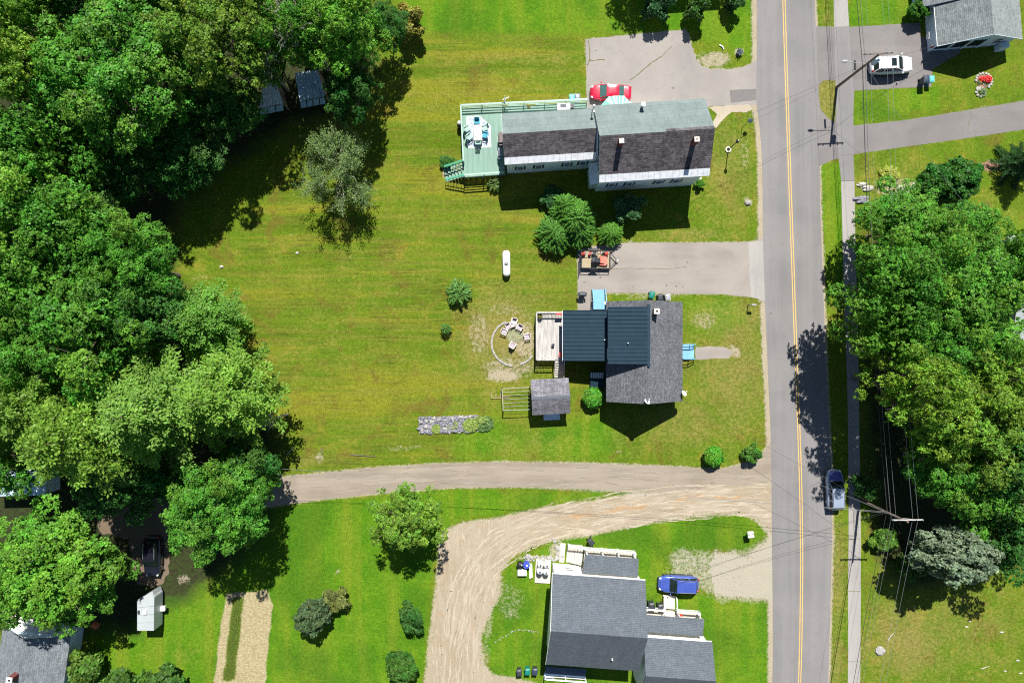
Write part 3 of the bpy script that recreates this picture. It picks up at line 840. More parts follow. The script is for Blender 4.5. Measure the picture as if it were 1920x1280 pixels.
for i, (o, w) in enumerate(((-30, 2.0), (-13, 2.4), (4, 2.2), (20, 2.4), (36, 3.0))):
    track(LOOP, o * 0.86, w, 70 + i, M['trackdark'], 0.0120 + 0.00008 * i, 0.05)
track([(1390, 938), (1320, 934), (1240, 944), (1150, 958), (1060, 976)], 3, 7, 91, M['trackorange'], 0.0123, 0.3)
LANE_C = [(1440, 905), (1300, 905), (1150, 895), (950, 889), (820, 892), (700, 901), (560, 916), (470, 929)]
for i, (o, w) in enumerate(((-15, 1.6), (-6, 1.4), (5, 1.6), (14, 1.5))):
    track(LANE_C, o, w, 110 + i, M['lanepale'], 0.0085 + 0.0003 * i, 0.1)
for i, (o, w) in enumerate(((-11, 1.5), (0, 1.8), (10, 1.4), (19, 1.6))):
    track(LANE_C, o, w, 130 + i, M['lanedark'], 0.0078 + 0.0001 * i, -0.02)
# ------------------------------------------------------------------ trees and shrubs
def unit(v):
    return v / np.maximum(np.linalg.norm(v, axis=-1, keepdims=True), 1e-9)

def leaf_mesh(name, C, N, Ls, Ws, tint, hue, T=None, fold=0.12):
    """one kite-shaped face per leaf; C centres, N normals, T (optional) pointing direction"""
    n = len(C)
    g = np.random.default_rng(n)
    if T is None: T = g.normal(size=(n, 3))
    T = unit(T - N * np.sum(T * N, -1, keepdims=True))
    B = np.cross(N, T)
    L = Ls[:, None] * 0.5; W = Ws[:, None] * 0.5
    V = np.stack([C + T * L, C + B * W - T * L * 0.15 - N * W * fold, C - T * L, C - B * W - T * L * 0.15 - N * W * fold], 1).reshape(-1, 3)
    m = bpy.data.meshes.new(name)
    m.vertices.add(4 * n); m.vertices.foreach_set('co', V.ravel().astype(np.float32))
    m.loops.add(4 * n); m.loops.foreach_set('vertex_index', np.arange(4 * n, dtype=np.int32))
    m.polygons.add(n); m.polygons.foreach_set('loop_start', np.arange(0, 4 * n, 4, dtype=np.int32))
    m.update()
    for nm, a in (('tint', tint), ('hue', hue)):
        at = m.attributes.new(nm, 'FLOAT', 'POINT')
        at.data.foreach_set('value', np.repeat(np.clip(a, 0, 1), 4).astype(np.float32))
    m.materials.append(M['leaf'])
    return m

def sphere_dirs(n, g, zmin=-1.0):
    i = np.arange(n) + 0.5
    z = zmin + (1 - zmin) * (1 - i / n)
    ph = i * 2.399963 + g.random() * 6.28
    r = np.sqrt(np.maximum(0, 1 - z * z))
    return np.stack([r * np.cos(ph), r * np.sin(ph), z], -1)

def broadleaf(seed, R0=5.0, rz=3.6, nl=42, lr=(0.24, 0.36), sprigs=85, per=7, leaf=0.30, drop=0.10, spread=0.17, rough=0.13, dens=1.0, tintv=0.16, up=0.75):
    g = np.random.default_rng(seed)
    d = sphere_dirs(nl, g, -0.55)
    d = unit(d + g.normal(size=d.shape) * 0.16)
    keep = g.random(nl) > drop
    d = d[keep]
    out = 0.74 + g.normal(size=(len(d), 1)) * rough
    C = d * out * np.array([R0, R0, rz]) * (1 - lr[0] * 0.35)
    nin = max(3, nl // 6)
    Ci = unit(g.normal(size=(nin, 3))) * np.array([R0, R0, rz]) * 0.3
    C = np.concatenate([C, Ci])
    rad = R0 * (lr[0] + (lr[1] - lr[0]) * g.random(len(C)))
    P_, N_, T_, H_ = [], [], [], []
    for c, r in zip(C, rad):
        ns = int(sprigs * dens * (r / (R0 * 0.3)) ** 2)
        dd = unit(g.normal(size=(ns, 3)))
        dd[:, 2] = np.where(dd[:, 2] < -0.35, -dd[:, 2], dd[:, 2])
        q = r * (0.74 + 0.34 * g.random((ns, 1)))
        pc = c + dd * q * np.array([1, 1, 0.72])
        bt = g.normal(size=ns) * tintv + g.normal() * 0.07
        p = np.repeat(pc, per, 0) + g.normal(size=(ns * per, 3)) * spread * np.array([1, 1, 0.6])
        nn = unit(np.repeat(dd, per, 0) * 0.55 + np.array([0, 0, up]) + g.normal(size=(ns * per, 3)) * 0.42)
        P_.append(p); N_.append(nn)
        T_.append(0.42 + np.repeat(bt, per) + g.normal(size=ns * per) * 0.10)
        H_.append(np.full(ns * per, 0.5 + g.normal() * 0.22) + g.normal(size=ns * per) * 0.16)
    Pp = np.concatenate(P_); Nn = np.concatenate(N_); T = np.concatenate(T_); Hh = np.concatenate(H_)
    # leaves deep inside another clump are never seen
    deep = np.zeros(len(Pp), bool)
    for c, r in zip(C, rad):
        deep |= (np.sum(((Pp - c) / np.array([1, 1, 0.72])) ** 2, -1) < (r * 0.60) ** 2)
    ok = ~deep & (Pp[:, 2] > -rz * 0.75)
    Pp, Nn, T, Hh = Pp[ok], Nn[ok], T[ok], Hh[ok]
    n = len(Pp)
    s = leaf * (0.7 + 0.6 * g.random(n))
    return leaf_mesh('crown', Pp, Nn, s, s * (0.62 + 0.2 * g.random(n)), T, Hh), C, rad

def trunk_mesh(h, r, C=None, n=9, seed=0, z0=0.0, mat='bark', lim=0.85):
    rr = random.Random(seed)
    mb = MB()
    pts = [Vector((math.sin(i * 1.3 + seed) * 0.06 * i, math.cos(i * 1.7 + seed) * 0.06 * i, h * i / 5)) for i in range(6)]
    mb.tube(pts, [r * (1.25 if i == 0 else 1) * (1 - 0.14 * i) for i in range(6)], 8)
    if C is not None:
        order = list(range(len(C))); rr.shuffle(order)
        for k in order[:n]:
            a = pts[rr.choice((2, 3, 4))]
            e = Vector(C[k]) * lim + Vector((0, 0, z0))
            m = a.lerp(e, 0.5) + Vector((0, 0, (e - a).length * 0.10))
            mb.tube([a, m, e], [r * 0.42, r * 0.25, r * 0.07], 5)
            for j in range(3):
                t_ = m.lerp(e, 0.3 + 0.3 * j)
                q_ = t_ + Vector((rr.uniform(-1, 1), rr.uniform(-1, 1), rr.uniform(0.1, 0.8))) * (e - a).length * 0.26
                mb.tube([t_, q_], [r * 0.10, r * 0.03], 4)
    return mb.mesh('trunk', M[mat])

def conifer(seed, R0=4.5, h=12.0, z0=2.5, levels=10, per=8, up=0.22, droop=0.0, tw=0.85, step=0.34, leaf=(0.42, 0.13), fill=0.35, tuft=5, power=0.75, spread=0.10, curl=0.0):
    """branches leave the stem in whorls; every branch carries side twigs set with tufts of needles"""
    g = np.random.default_rng(seed)
    P_, N_, D_, T_ = [], [], [], []
    limbs = []
    for k in range(levels):
        f = k / max(1, levels - 1)
        z = z0 + (h - z0) * f
        Lm = R0 * (1 - f) ** power + 0.35
        a0 = g.random() * 6.28
        nb = per if f < 0.8 else max(4, per - 2)
        for b in range(nb):
            a = a0 + 2 * math.pi * b / nb + g.normal() * 0.16
            L = Lm * (0.72 + 0.45 * g.random())
            dr = np.array([math.cos(a), math.sin(a), 0.0])
            sd_ = np.array([-math.sin(a), math.cos(a), 0.0])
            tint_b = g.normal() * 0.10
            limbs.append((z, a, L))
            s = L * fill * (0.6 + 0.5 * g.random())
            while s < L:
                u = s / L
                pos = dr * s + sd_ * curl * math.sin(u * 3) + np.array([0, 0, z + up * s - droop * s * u])
                tl = tw * (1 - u * 0.55) * (0.5 + 0.5 * min(1, L / R0 + 0.25))
                for sg in (-1, 1):
                    td = unit((dr * 0.85 + sd_ * sg * 0.8 + np.array([0, 0, 0.10]))[None])[0]
                    for j in range(tuft):
                        q = (j + 0.6) / tuft
                        P_.append(pos + td * tl * q + g.normal(size=3) * spread * np.array([1, 1, 0.7]))
                        N_.append(np.array([0, 0.25, 0.95]) + g.normal(size=3) * 0.36)
                        D_.append(td + g.normal(size=3) * 0.42)
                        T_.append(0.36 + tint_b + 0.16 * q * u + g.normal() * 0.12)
                s += step * (0.8 + 0.4 * g.random())
    Pn = np.array(P_); n = len(Pn)
    sc = 0.75 + 0.5 * g.random(n)
    m = leaf_mesh('crown', Pn, unit(np.array(N_)), leaf[0] * sc, leaf[1] * sc, np.array(T_), 0.5 + g.normal(size=n) * 0.15, np.array(D_), 0.3)
    mb = MB()
    mb.tube([(0, 0, 0), (0, 0, h * 0.5), (0, 0, h)], [h * 0.022, h * 0.014, 0.03], 8)
    for z, a, L in limbs:
        e = Vector((math.cos(a) * L * 0.9, math.sin(a) * L * 0.9, z + up * L * 0.9 - droop * L * 0.8))
        mb.tube([(0, 0, z), e], [0.05 * L / R0 + 0.015, 0.012], 4, cap=False)
    return m, mb.mesh('trunk', M['bark'])

def fountain(seed, n=230, R0=2.4, h=2.6, leaf=(0.30, 0.10), step=0.11, width=0.13):
    """long arching shoots that spring from the middle and hang over at the tips"""
    g = np.random.default_rng(seed)
    P_, N_, D_, T_ = [], [], [], []
    for i in range(n):
        a = g.random() * 6.283
        rr = math.sqrt(g.random())
        r0 = R0 * rr * 0.62
        L = R0 * (0.30 + 0.28 * g.random())
        z0 = h * (1 - 0.55 * rr ** 2) * (0.85 + 0.2 * g.random())
        dr = np.array([math.cos(a), math.sin(a), 0])
        st_ = dr * r0 - 0
        a2 = a + g.normal() * (1.2 - 0.75 * rr)
        dr = np.array([math.cos(a2), math.sin(a2), 0]); sd_ = np.array([-dr[1], dr[0], 0])
        b = g.normal() * 0.3
        tb = g.normal() * 0.10
        m = int(L / step)
        for j in range(m):
            u = j / m
            pos = st_ + dr * (L * u) + sd_ * b * u * u * L + np.array([0, 0, z0 + 0.25 * u - 0.75 * u * u * h * 0.42])
            for sg in (-1, 0, 1):
                P_.append(pos + sd_ * sg * width * (1 - 0.5 * u) + np.array([0, 0, 0.05 if sg == 0 else 0.0]) + g.normal(size=3) * 0.03)
                N_.append(np.array([0, 0, 1.0]) + dr * 0.35 * u + sd_ * sg * 0.75 + g.normal(size=3) * 0.2)
                D_.append(dr + sd_ * sg * 0.55 + g.normal(size=3) * 0.15)
                T_.append(0.30 + tb + (0.22 if sg == 0 else 0) + 0.12 * u + g.normal() * 0.07)
    Pn = np.array(P_); k = len(Pn); sc = 0.8 + 0.4 * g.random(k)
    m = leaf_mesh('crown', Pn, unit(np.array(N_)), leaf[0] * sc, leaf[1] * sc, np.array(T_), 0.5 + g.normal(size=k) * 0.12, np.array(D_), 0.3)
    mb = MB()
    for q in range(7):
        a = q * 0.9
        mb.tube([(0, 0, 0), (math.cos(a) * R0 * 0.3, math.sin(a) * R0 * 0.3, h * 0.8)], [0.06, 0.02], 5)
    return m, mb.mesh('trunk', M['bark'])

def bare_branches(seed, h=8.5, spread=4.2, depth=5, r=0.17, kids=(2, 4)):
    rr = random.Random(seed)
    mb = MB(); tips = []
    def grow(p, d, L, r_, k):
        e = p + d * L
        mid = p.lerp(e, 0.5) + Vector((rr.uniform(-1, 1), rr.uniform(-1, 1), rr.uniform(-.5, .5))) * L * 0.08
        mb.tube([p, mid, e], [r_, r_ * 0.82, r_ * 0.6], 5 if k > 2 else 4, cap=False)
        if k <= 2: tips.append((mid, d)); tips.append((e, d))
        if k == 0: return
        for i in range(rr.randint(*kids) if k > 1 else 2):
            nd = (d + Vector((rr.gauss(0, 1), rr.gauss(0, 1), rr.gauss(0.12, 0.6))) * 0.62).normalized()
            grow(p.lerp(e, rr.uniform(0.55, 1.0)), nd, L * rr.uniform(0.58, 0.82), r_ * 0.55, k - 1)
    mb.tube([(0, 0, 0), (0.05, 0.05, h * 0.28)], [r * 1.35, r], 8)
    for i in range(13):
        a = i * 2.4 + rr.random() * 0.5
        el = rr.uniform(0.45, 1.2)
        grow(Vector((0.05, 0.05, h * rr.uniform(0.2, 0.3))), Vector((math.cos(a) * math.cos(el), math.sin(a) * math.cos(el), math.sin(el))), h * 0.27, r * 0.55, depth - 1)
    return mb, tips

# ---- prototypes, each made once and shared by all its copies
PROTO = {}
def proto(key, crown, trunk, crown_z):
    PROTO[key] = (crown, trunk, crown_z)
for i, (sd_, nl_, lr_, lf_, sp_, rg_) in enumerate(((3, 112, (0.10, 0.21), 0.165, 150, 0.13), (14, 76, (0.14, 0.28), 0.20, 105, 0.19), (25, 58, (0.19, 0.33), 0.215, 92, 0.20))):
    c_, C_, r_ = broadleaf(sd_, 5.0, 4.1, nl=nl_, lr=lr_, sprigs=sp_, per=11, leaf=lf_, rough=rg_, spread=0.105, drop=0.10, tintv=0.24)
    proto('maple%d' % i, c_, trunk_mesh(7.4, 0.24, C_, 18, sd_, 7.2, lim=0.97), 7.2)
for i, sd_ in enumerate((51, 62)):
    c_, C_, r_ = broadleaf(sd_, 5.0, 4.2, nl=110, lr=(0.10, 0.19), sprigs=110, per=11, leaf=0.20, rough=0.19, drop=0.14, spread=0.105, tintv=0.26)
    proto('ash%d' % i, c_, trunk_mesh(7.2, 0.22, C_, 22, sd_, 7.2, lim=1.0), 7.2)
c_, C_, r_ = broadleaf(77, 5.0, 3.0, nl=90, lr=(0.12, 0.19), sprigs=100, per=6, leaf=0.36, rough=0.10, drop=0.05, spread=0.12, tintv=0.12)
proto('blue', c_, trunk_mesh(6.2, 0.22, C_, 8, 77, 6.0), 6.0)
for i, sd_ in enumerate((5, 6)):
    c_, t_ = conifer(sd_, 5.6, 14.0, 4.5, 12, 8, up=0.22, droop=0.12, tw=1.5, step=0.27, leaf=(0.34, 0.17), fill=0.2, tuft=9, power=0.62, spread=0.17)
    proto('pine%d' % i, c_, t_, 0)
c_, t_ = conifer(9, 4.4, 12.5, 1.0, 11, 7, up=-0.02, droop=0.25, tw=1.0, step=0.22, leaf=(0.34, 0.12), fill=0.12, tuft=8, power=0.95, spread=0.06)
proto('spruce', c_, t_, 0)
c_, C_, r_ = broadleaf(31, 1.0, 0.72, nl=26, lr=(0.26, 0.38), sprigs=46, per=6, leaf=0.17, rough=0.05, spread=0.05, drop=0.0, tintv=0.2, up=0.6)
proto('shrub0', c_, trunk_mesh(0.7, 0.06, C_, 6, 3, 0.75), 0.78)
c_, C_, r_ = broadleaf(32, 1.0, 0.7, nl=26, lr=(0.2, 0.38), sprigs=44, per=7, leaf=0.20, rough=0.24, spread=0.08, drop=0.18, tintv=0.2, up=0.6)
proto('shrub1', c_, trunk_mesh(0.7, 0.06, C_, 6, 4, 0.75), 0.75)
c_, C_, r_ = broadleaf(33, 2.6, 1.9, nl=60, lr=(0.15, 0.24), sprigs=80, per=6, leaf=0.27, rough=0.07, spread=0.09, drop=0.02, tintv=0.2, up=0.6)
proto('bush', c_, trunk_mesh(1.6, 0.1, C_, 8, 5, 2.0), 2.0)
c_, t_ = fountain(41)
proto('fountain', c_, t_, 0)
c_, t_ = fountain(42, 60, 1.0, 1.3, (0.22, 0.08), 0.09, 0.08)
proto('youngfir', c_, t_, 0)

def plant(key, name, label, cat, x, y, rx, h, base_h, col, group=None, ry=None, rot=None, zs=None):
    """x, y: photo pixel of the crown's middle; rx, ry: radius in metres; h: height in metres of the crown's middle; base_h: proto height of that middle; sets the copy's scale"""
    p = P(x, y, h)
    t = thing(name, label, cat, (p.x, p.y, 0), rnd.random() * 6.28 if rot is None else rot, group)
    R0 = {'maple': 5.0, 'ash': 5.0, 'blue': 5.0, 'pine': 5.6, 'spruce': 4.4, 'shrub': 1.0, 'bush': 2.6, 'fountain': 2.4, 'youngfir': 1.0}[key.rstrip('0123456789')]
    t.scale = (rx / R0, (ry or rx) / R0, h / base_h if zs is None else zs)
    cm, tm, cz = PROTO[key]
    c = link('crown', cm, t); c.location.z = cz
    c.color = (*col, 1)
    link('trunk', tm, t)
    return t

DK, MID, BR, YG, LY, OL = (0.052, 0.165, 0.028), (0.094, 0.258, 0.030), (0.122, 0.298, 0.034), (0.172, 0.305, 0.034), (0.205, 0.340, 0.046), (0.140, 0.250, 0.032)  # DK: dark leaves, and shade put into the colour of shadowed trees
GW = 'broadleaf trees of the wood on the left'
LEFT = [
 ('maple0', 228, 135, 7.9, 11.5, MID, 'huge dense round maple crown filling the upper left of the wood'),
 ('ash0', 396, 88, 5.2, 11.0, OL, 'olive yellow loose crown right of the huge dense maple'),
 ('ash1', 36, 112, 4.2, 12.5, LY, 'pale lime layered crown at the left photo edge below the corner'),
 ('maple1', 28, 8, 4.6, 12.0, BR, 'bright green crown cut off by the top left corner of the photo'),
 ('maple2', 62, 268, 5.0, 10.5, MID, 'mid green crown below the huge dense maple at the left edge'),
 ('maple1', 640, 58, 4.3, 9.5, BR, 'fresh green maple overhanging the right one of the two wood huts'),
 ('maple2', 570, 70, 3.2, 9.0, MID, 'small green crown beside the grey dead branches'),
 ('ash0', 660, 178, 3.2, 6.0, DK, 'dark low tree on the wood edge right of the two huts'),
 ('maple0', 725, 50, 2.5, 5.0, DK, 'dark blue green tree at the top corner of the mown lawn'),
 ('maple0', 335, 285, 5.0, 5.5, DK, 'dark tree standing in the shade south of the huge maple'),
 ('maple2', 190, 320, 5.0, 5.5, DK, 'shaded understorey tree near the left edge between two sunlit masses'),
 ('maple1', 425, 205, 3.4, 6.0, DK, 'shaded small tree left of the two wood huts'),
 ('maple1', 48, 392, 5.4, 11.5, BR, 'bright crown at the left edge on top of the lower leaf mass'),
 ('maple2', 140, 440, 5.0, 11.0, MID, 'crown in the lower leaf mass bordering the deep shade above it'),
 ('maple0', 238, 498, 5.4, 10.5, MID, 'rounded crown jutting towards the tree shadow on the lawn'),
 ('maple1', 70, 530, 5.6, 11.5, MID, 'crown at the left edge half way down the photo'),
 ('maple2', 178, 600, 5.8, 11.0, MID, 'broad crown in the middle of the lower leaf mass'),
 ('maple0', 50, 650, 5.4, 11.0, MID, 'crown at the left edge just above the pale pines'),
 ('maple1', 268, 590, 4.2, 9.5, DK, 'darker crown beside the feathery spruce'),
 ('maple0', 408, 952, 5.6, 9.0, MID, 'round maple covering the west end of the grey lane'),
 ('maple2', 458, 868, 3.0, 6.0, DK, 'dark crown between the pale pine and the end of the lane'),
 ('ash1', 484, 900, 2.4, 6.0, MID, 'small green crown overhanging the first metres of the lane'),
 ('maple1', 92, 1065, 6.6, 8.0, BR, 'wide light green maple above the grey shingled house at lower left'),
 ('maple2', 165, 1085, 3.9, 6.0, MID, 'narrower maple crown left of the black car'),
 ('maple2', 300, -25, 4.6, 10.0, MID, 'crown at the top edge right of the huge dense maple'),
 ('maple1', 140, -25, 4.6, 10.0, DK, 'dark crown at the top edge above the huge dense maple'),
 ('ash1', 480, 8, 3.8, 9.5, OL, 'olive crown at the top edge left of the dead branches'),
 ('maple0', 600, -25, 4.4, 9.0, MID, 'crown at the top edge above the dead branches'),
 ('maple0', 490, 112, 2.9, 7.0, MID, 'crown overhanging the left hut from above'),
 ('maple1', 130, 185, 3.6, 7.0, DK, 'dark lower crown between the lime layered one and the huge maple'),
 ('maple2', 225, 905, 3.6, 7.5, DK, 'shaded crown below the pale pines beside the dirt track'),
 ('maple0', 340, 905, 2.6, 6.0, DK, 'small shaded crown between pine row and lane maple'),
 ('ash0', 30, 860, 4.0, 9.0, MID, 'leafy crown at the left edge above the blue roofed outbuilding'),
]
for k, x, y, r, h, col, lab in LEFT:
    t = plant(k, 'broadleaf_tree', lab, 'tree', x, y, r, h, 7.2, col, GW, ry=r * rnd.uniform(0.9, 1.08))
PIN = [
 ('pine0', 398, 748, 5.2, 17.0, (0.172, 0.322, 0.046), 'pale green pine at the right end of the pine row'),
 ('pine1', 270, 776, 6.0, 19.5, (0.165, 0.310, 0.052), 'tallest pale pine in the middle of the pine row'),
 ('pine0', 135, 822, 6.4, 20.0, (0.182, 0.325, 0.046), 'pale pine with drooping fringe above the blue roofed outbuilding'),
 ('pine1', 15, 776, 5.2, 18.0, (0.170, 0.310, 0.046), 'pale pine at the left photo edge'),
]
for k, x, y, r, h, col, lab in PIN:
    p = P(x, y, h * 0.75)
    t = plant(k, 'pine_tree', lab, 'tree', x, y, r, h * 0.75, 10.5, col, 'pale pines at the wood edge', zs=h / 14.0)
t = plant('pine1', 'larch_tree', 'feathery light green tree with branches reaching out over the lawn edge', 'tree', 366, 602, 4.5, 8.0, 10.5, (0.125, 0.285, 0.042), zs=0.78)

GR = 'broadleaf trees of the clump right of the road'
RIGHT = [
 ('maple1', 1692, 425, 4.4, 7.0, MID, 'crown at the top left of the clump beside the pavement'),
 ('maple0', 1795, 458, 4.6, 8.0, MID, 'crown below the round dark bush at the top of the clump'),
 ('maple2', 1676, 535, 4.7, 11.0, MID, 'crown leaning over the pavement at half height of the clump'),
 ('maple1', 1775, 545, 5.4, 9.5, MID, 'crown in the middle of the upper clump'),
 ('ash0', 1897, 530, 3.1, 8.5, MID, 'small crown directly over the white roof at the right edge'),
 ('maple1', 1908, 470, 2.4, 8.0, MID, 'narrow crown half hiding the white roof at the right edge'),
 ('maple0', 1848, 535, 3.6, 7.5, MID, 'crown in front of the white roof at the right edge'),
 ('maple2', 1668, 604, 4.2, 10.0, BR, 'crown whose shadow falls on the yellow road lines'),
 ('maple0', 1745, 632, 4.6, 9.5, MID, 'crown just above the yellow green trees'),
 ('maple1', 1825, 630, 4.4, 9.0, MID, 'crown below the white roof at the right edge'),
 ('ash1', 1708, 722, 4.2, 11.5, YG, 'yellow green crown beside the thin dead branches'),
 ('ash0', 1782, 765, 5.2, 9.5, YG, 'yellow green crown in the middle of the lower clump'),
 ('ash1', 1872, 722, 4.8, 9.0, YG, 'yellow green crown at the right photo edge'),
 ('ash0', 1838, 835, 4.6, 8.5, OL, 'olive crown with orange tinged leaves'),
 ('maple0', 1768, 872, 4.4, 7.0, MID, 'crown above the pole with the white cross arm'),
 ('maple2', 1842, 902, 4.9, 7.0, BR, 'bright crown left of the lowest right corner of the clump'),
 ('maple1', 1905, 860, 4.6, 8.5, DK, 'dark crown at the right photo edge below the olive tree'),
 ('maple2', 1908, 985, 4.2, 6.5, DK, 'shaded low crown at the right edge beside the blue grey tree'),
]
for k, x, y, r, h, col, lab in RIGHT:
    plant(k, 'broadleaf_tree', lab, 'tree', x, y, r, h, 7.2, col, GR, ry=r * rnd.uniform(0.92, 1.06))
plant('blue', 'grey_leaved_tree', 'blue grey tree at the lower end of the clump right of the road', 'tree', 1790, 1040, 4.5, 6.5, 6.0, (0.190, 0.255, 0.165), ry=3.2, rot=0.0)
plant('ash1', 'broadleaf_tree', 'single lime green tree between the lane and the gravel drive', 'tree', 762, 972, 3.9, 5.6, 7.2, (0.165, 0.300, 0.038))
# ---- shrubs
plant('ash0', 'broadleaf_tree', 'tree beyond the top edge beside the neighbour house', 'tree', 1215, -150, 3.2, 6.5, 7.2, MID)
plant('ash1', 'broadleaf_tree', 'second tree beyond the top edge, right of the neighbour house', 'tree', 1395, -160, 1.9, 5.6, 7.2, MID)
SH = [
 ('bush', 'round_bush', 'large round dark green bush, left half of the pair above the clump', 1758, 342, 2.3, 2.0, 2.0, (0.041, 0.150, 0.021), None),
 ('bush', 'round_bush', 'large round dark green bush, right half of the pair above the clump', 1797, 338, 2.6, 2.2, 2.0, (0.041, 0.153, 0.021), None),
 ('bush', 'round_bush', 'clipped round hedge bush by the grey house at the top right', 1722, 20, 1.25, 1.2, 2.0, (0.051, 0.169, 0.014), None),
 ('shrub0', 'globe_shrub', 'globe shrub between the cottage and the little shed', 1111, 745, 1.15, 0.95, 0.78, (0.087, 0.280, 0.028), None),
 ('shrub0', 'globe_shrub', 'globe shrub at the lower lawn corner, left of a smaller one', 1338, 855, 1.12, 0.95, 0.78, (0.087, 0.286, 0.025), None),
 ('shrub1', 'small_shrub', 'small ragged shrub nearest the road corner', 1409, 848, 0.9, 0.9, 0.75, (0.087, 0.208, 0.032), None),
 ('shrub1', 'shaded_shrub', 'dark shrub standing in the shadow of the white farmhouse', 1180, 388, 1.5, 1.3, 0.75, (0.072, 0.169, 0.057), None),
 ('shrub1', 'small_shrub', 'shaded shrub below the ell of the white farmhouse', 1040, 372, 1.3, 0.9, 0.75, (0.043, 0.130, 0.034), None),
 ('shrub1', 'small_shrub', 'weedy shrub beside the green deck steps', 838, 303, 0.7, 0.4, 0.75, (0.051, 0.156, 0.023), None),
 ('shrub1', 'small_shrub', 'low shrub at the south east corner of the white farmhouse', 1312, 344, 0.5, 0.5, 0.75, (0.102, 0.260, 0.034), None),
 ('bush', 'dark_shrub', 'dense dark grey green shrub on the lower left lawn', 586, 1155, 1.95, 2.2, 2.0, (0.085, 0.14, 0.06), 2.3),
 ('shrub1', 'flowering_shrub', 'pale green shrub with pinkish tips touching the dark grey green one', 626, 1125, 1.4, 1.2, 0.75, (0.167, 0.195, 0.052), None),
 ('shrub1', 'young_shrub', 'ragged dark green shrub near the gravel drive, upper of two', 770, 1155, 1.15, 1.2, 0.75, (0.046, 0.130, 0.023), 1.6),
 ('bush', 'young_shrub', 'taller green shrub at the bottom edge near the gravel drive', 752, 1250, 1.75, 2.0, 2.0, (0.058, 0.156, 0.023), 2.2),
 ('shrub1', 'low_bush', 'shaded leafy bush at the top edge in the neighbour house shadow', 1306, 16, 1.1, 1.6, 0.75, (0.07, 0.16, 0.03), None),
 ('shrub1', 'low_bush', 'dark bush at the top edge left of the driveway bend', 1235, 8, 1.5, 1.6, 0.75, (0.03, 0.10, 0.03), None),
 ('shrub1', 'low_bush', 'small bush at the top edge near the road', 1374, 2, 1.0, 1.4, 0.75, (0.05, 0.13, 0.03), None),
 ('shrub1', 'low_bush', 'leafy bush at the right edge of the grey house roof at lower left', 165, 1255, 2.0, 2.0, 0.75, (0.094, 0.182, 0.028), None),
 ('shrub1', 'low_bush', 'broad bush at the bottom photo edge right of the grey house', 235, 1290, 2.4, 1.8, 0.75, (0.080, 0.163, 0.028), None),
 ('shrub1', 'low_bush', 'dark bush at the bottom photo edge below the white camper', 310, 1288, 2.2, 1.8, 0.75, (0.058, 0.137, 0.025), None),
 ('shrub1', 'low_bush', 'small bush in front of the grey house roof at the bottom edge', 66, 1283, 1.1, 1.4, 0.75, (0.080, 0.169, 0.028), None),
 ('shrub1', 'yellow_bush', 'pale yellowish bush at the tip of the wood above the mown lawn', 768, 42, 1.5, 1.8, 0.75, (0.275, 0.260, 0.057), None),
 ('shrub1', 'low_bush', 'small green bush at the tip of the long tree shadow beside the blue grey tree', 1866, 1040, 1.3, 1.0, 0.75, (0.087, 0.221, 0.023), None),
 ('shrub1', 'low_bush', 'green bush beside the pavement below the tree clump', 1655, 1012, 1.3, 0.9, 0.75, (0.094, 0.195, 0.023), None),
 ('shrub1', 'low_bush', 'dark bush in the shade left of the blue grey tree', 1705, 1058, 1.4, 1.0, 0.75, (0.072, 0.156, 0.023), None),
 ('shrub1', 'low_bush', 'dark sapling in the shade beside the parked silver and blue car', 1622, 912, 1.2, 1.2, 0.75, (0.051, 0.143, 0.029), None),
]
for k, nm, lab, x, y, r, h, bh, col, ry in SH:
    plant(k, nm, lab, 'shrub', x, y, r, h, bh, col, None, ry=ry)
plant('fountain', 'yew_bush', 'big spreading evergreen with drooping shoots below the farmhouse', 'shrub', 1078, 410, 2.5, 2.2, 2.0, (0.090, 0.235, 0.034), None, 2.3, zs=1.4)
plant('fountain', 'yew_bush', 'upper lobe of the drooping evergreen nearest the farmhouse shade', 'shrub', 1062, 392, 2.0, 1.9, 1.8, (0.092, 0.240, 0.034), None, zs=1.35)
plant('fountain', 'yew_bush', 'lower part of the drooping evergreen nearest the trailer drive', 'shrub', 1042, 436, 2.3, 1.7, 1.6, (0.088, 0.230, 0.034), None, zs=1.0)
plant('fountain', 'yew_bush', 'middle lobe of the drooping evergreen beside the trailer', 'shrub', 1085, 432, 2.0, 1.7, 1.6, (0.086, 0.228, 0.034), None, zs=1.0)
plant('fountain', 'yew_bush', 'smaller drooping evergreen touching the trailer drive', 'shrub', 1145, 436, 1.55, 1.3, 1.6, (0.105, 0.260, 0.034), None, zs=0.75)
plant('youngfir', 'young_fir', 'young spreading fir on the mown lawn, larger of two', 'shrub', 861, 548, 1.65, 1.3, 1.0, (0.105, 0.235, 0.050), None, zs=1.3)
plant('youngfir', 'young_fir', 'very small fir on the mown lawn, below the larger one', 'shrub', 835, 617, 0.75, 1.0, 1.0, (0.095, 0.215, 0.045), None, zs=1.05)
plant('youngfir', 'leafy_perennial', 'arching leafy plant beside the green deck', 'plant', 927, 345, 0.95, 0.8, 1.0, (0.15, 0.24, 0.06), None, zs=0.75)
plant('youngfir', 'pale_perennial', 'pale yellow green clump on the dry bank above the tree clump', 'plant', 1671, 326, 1.25, 0.7, 1.0, (0.34, 0.38, 0.07), None, zs=0.6)
t = plant('spruce', 'spruce_tree', 'dark evergreen cut off by the right edge beside the mulch patch', 'tree', 1930, 300, 2.6, 3.0, 6.0, (0.022, 0.075, 0.018), None, zs=0.5)

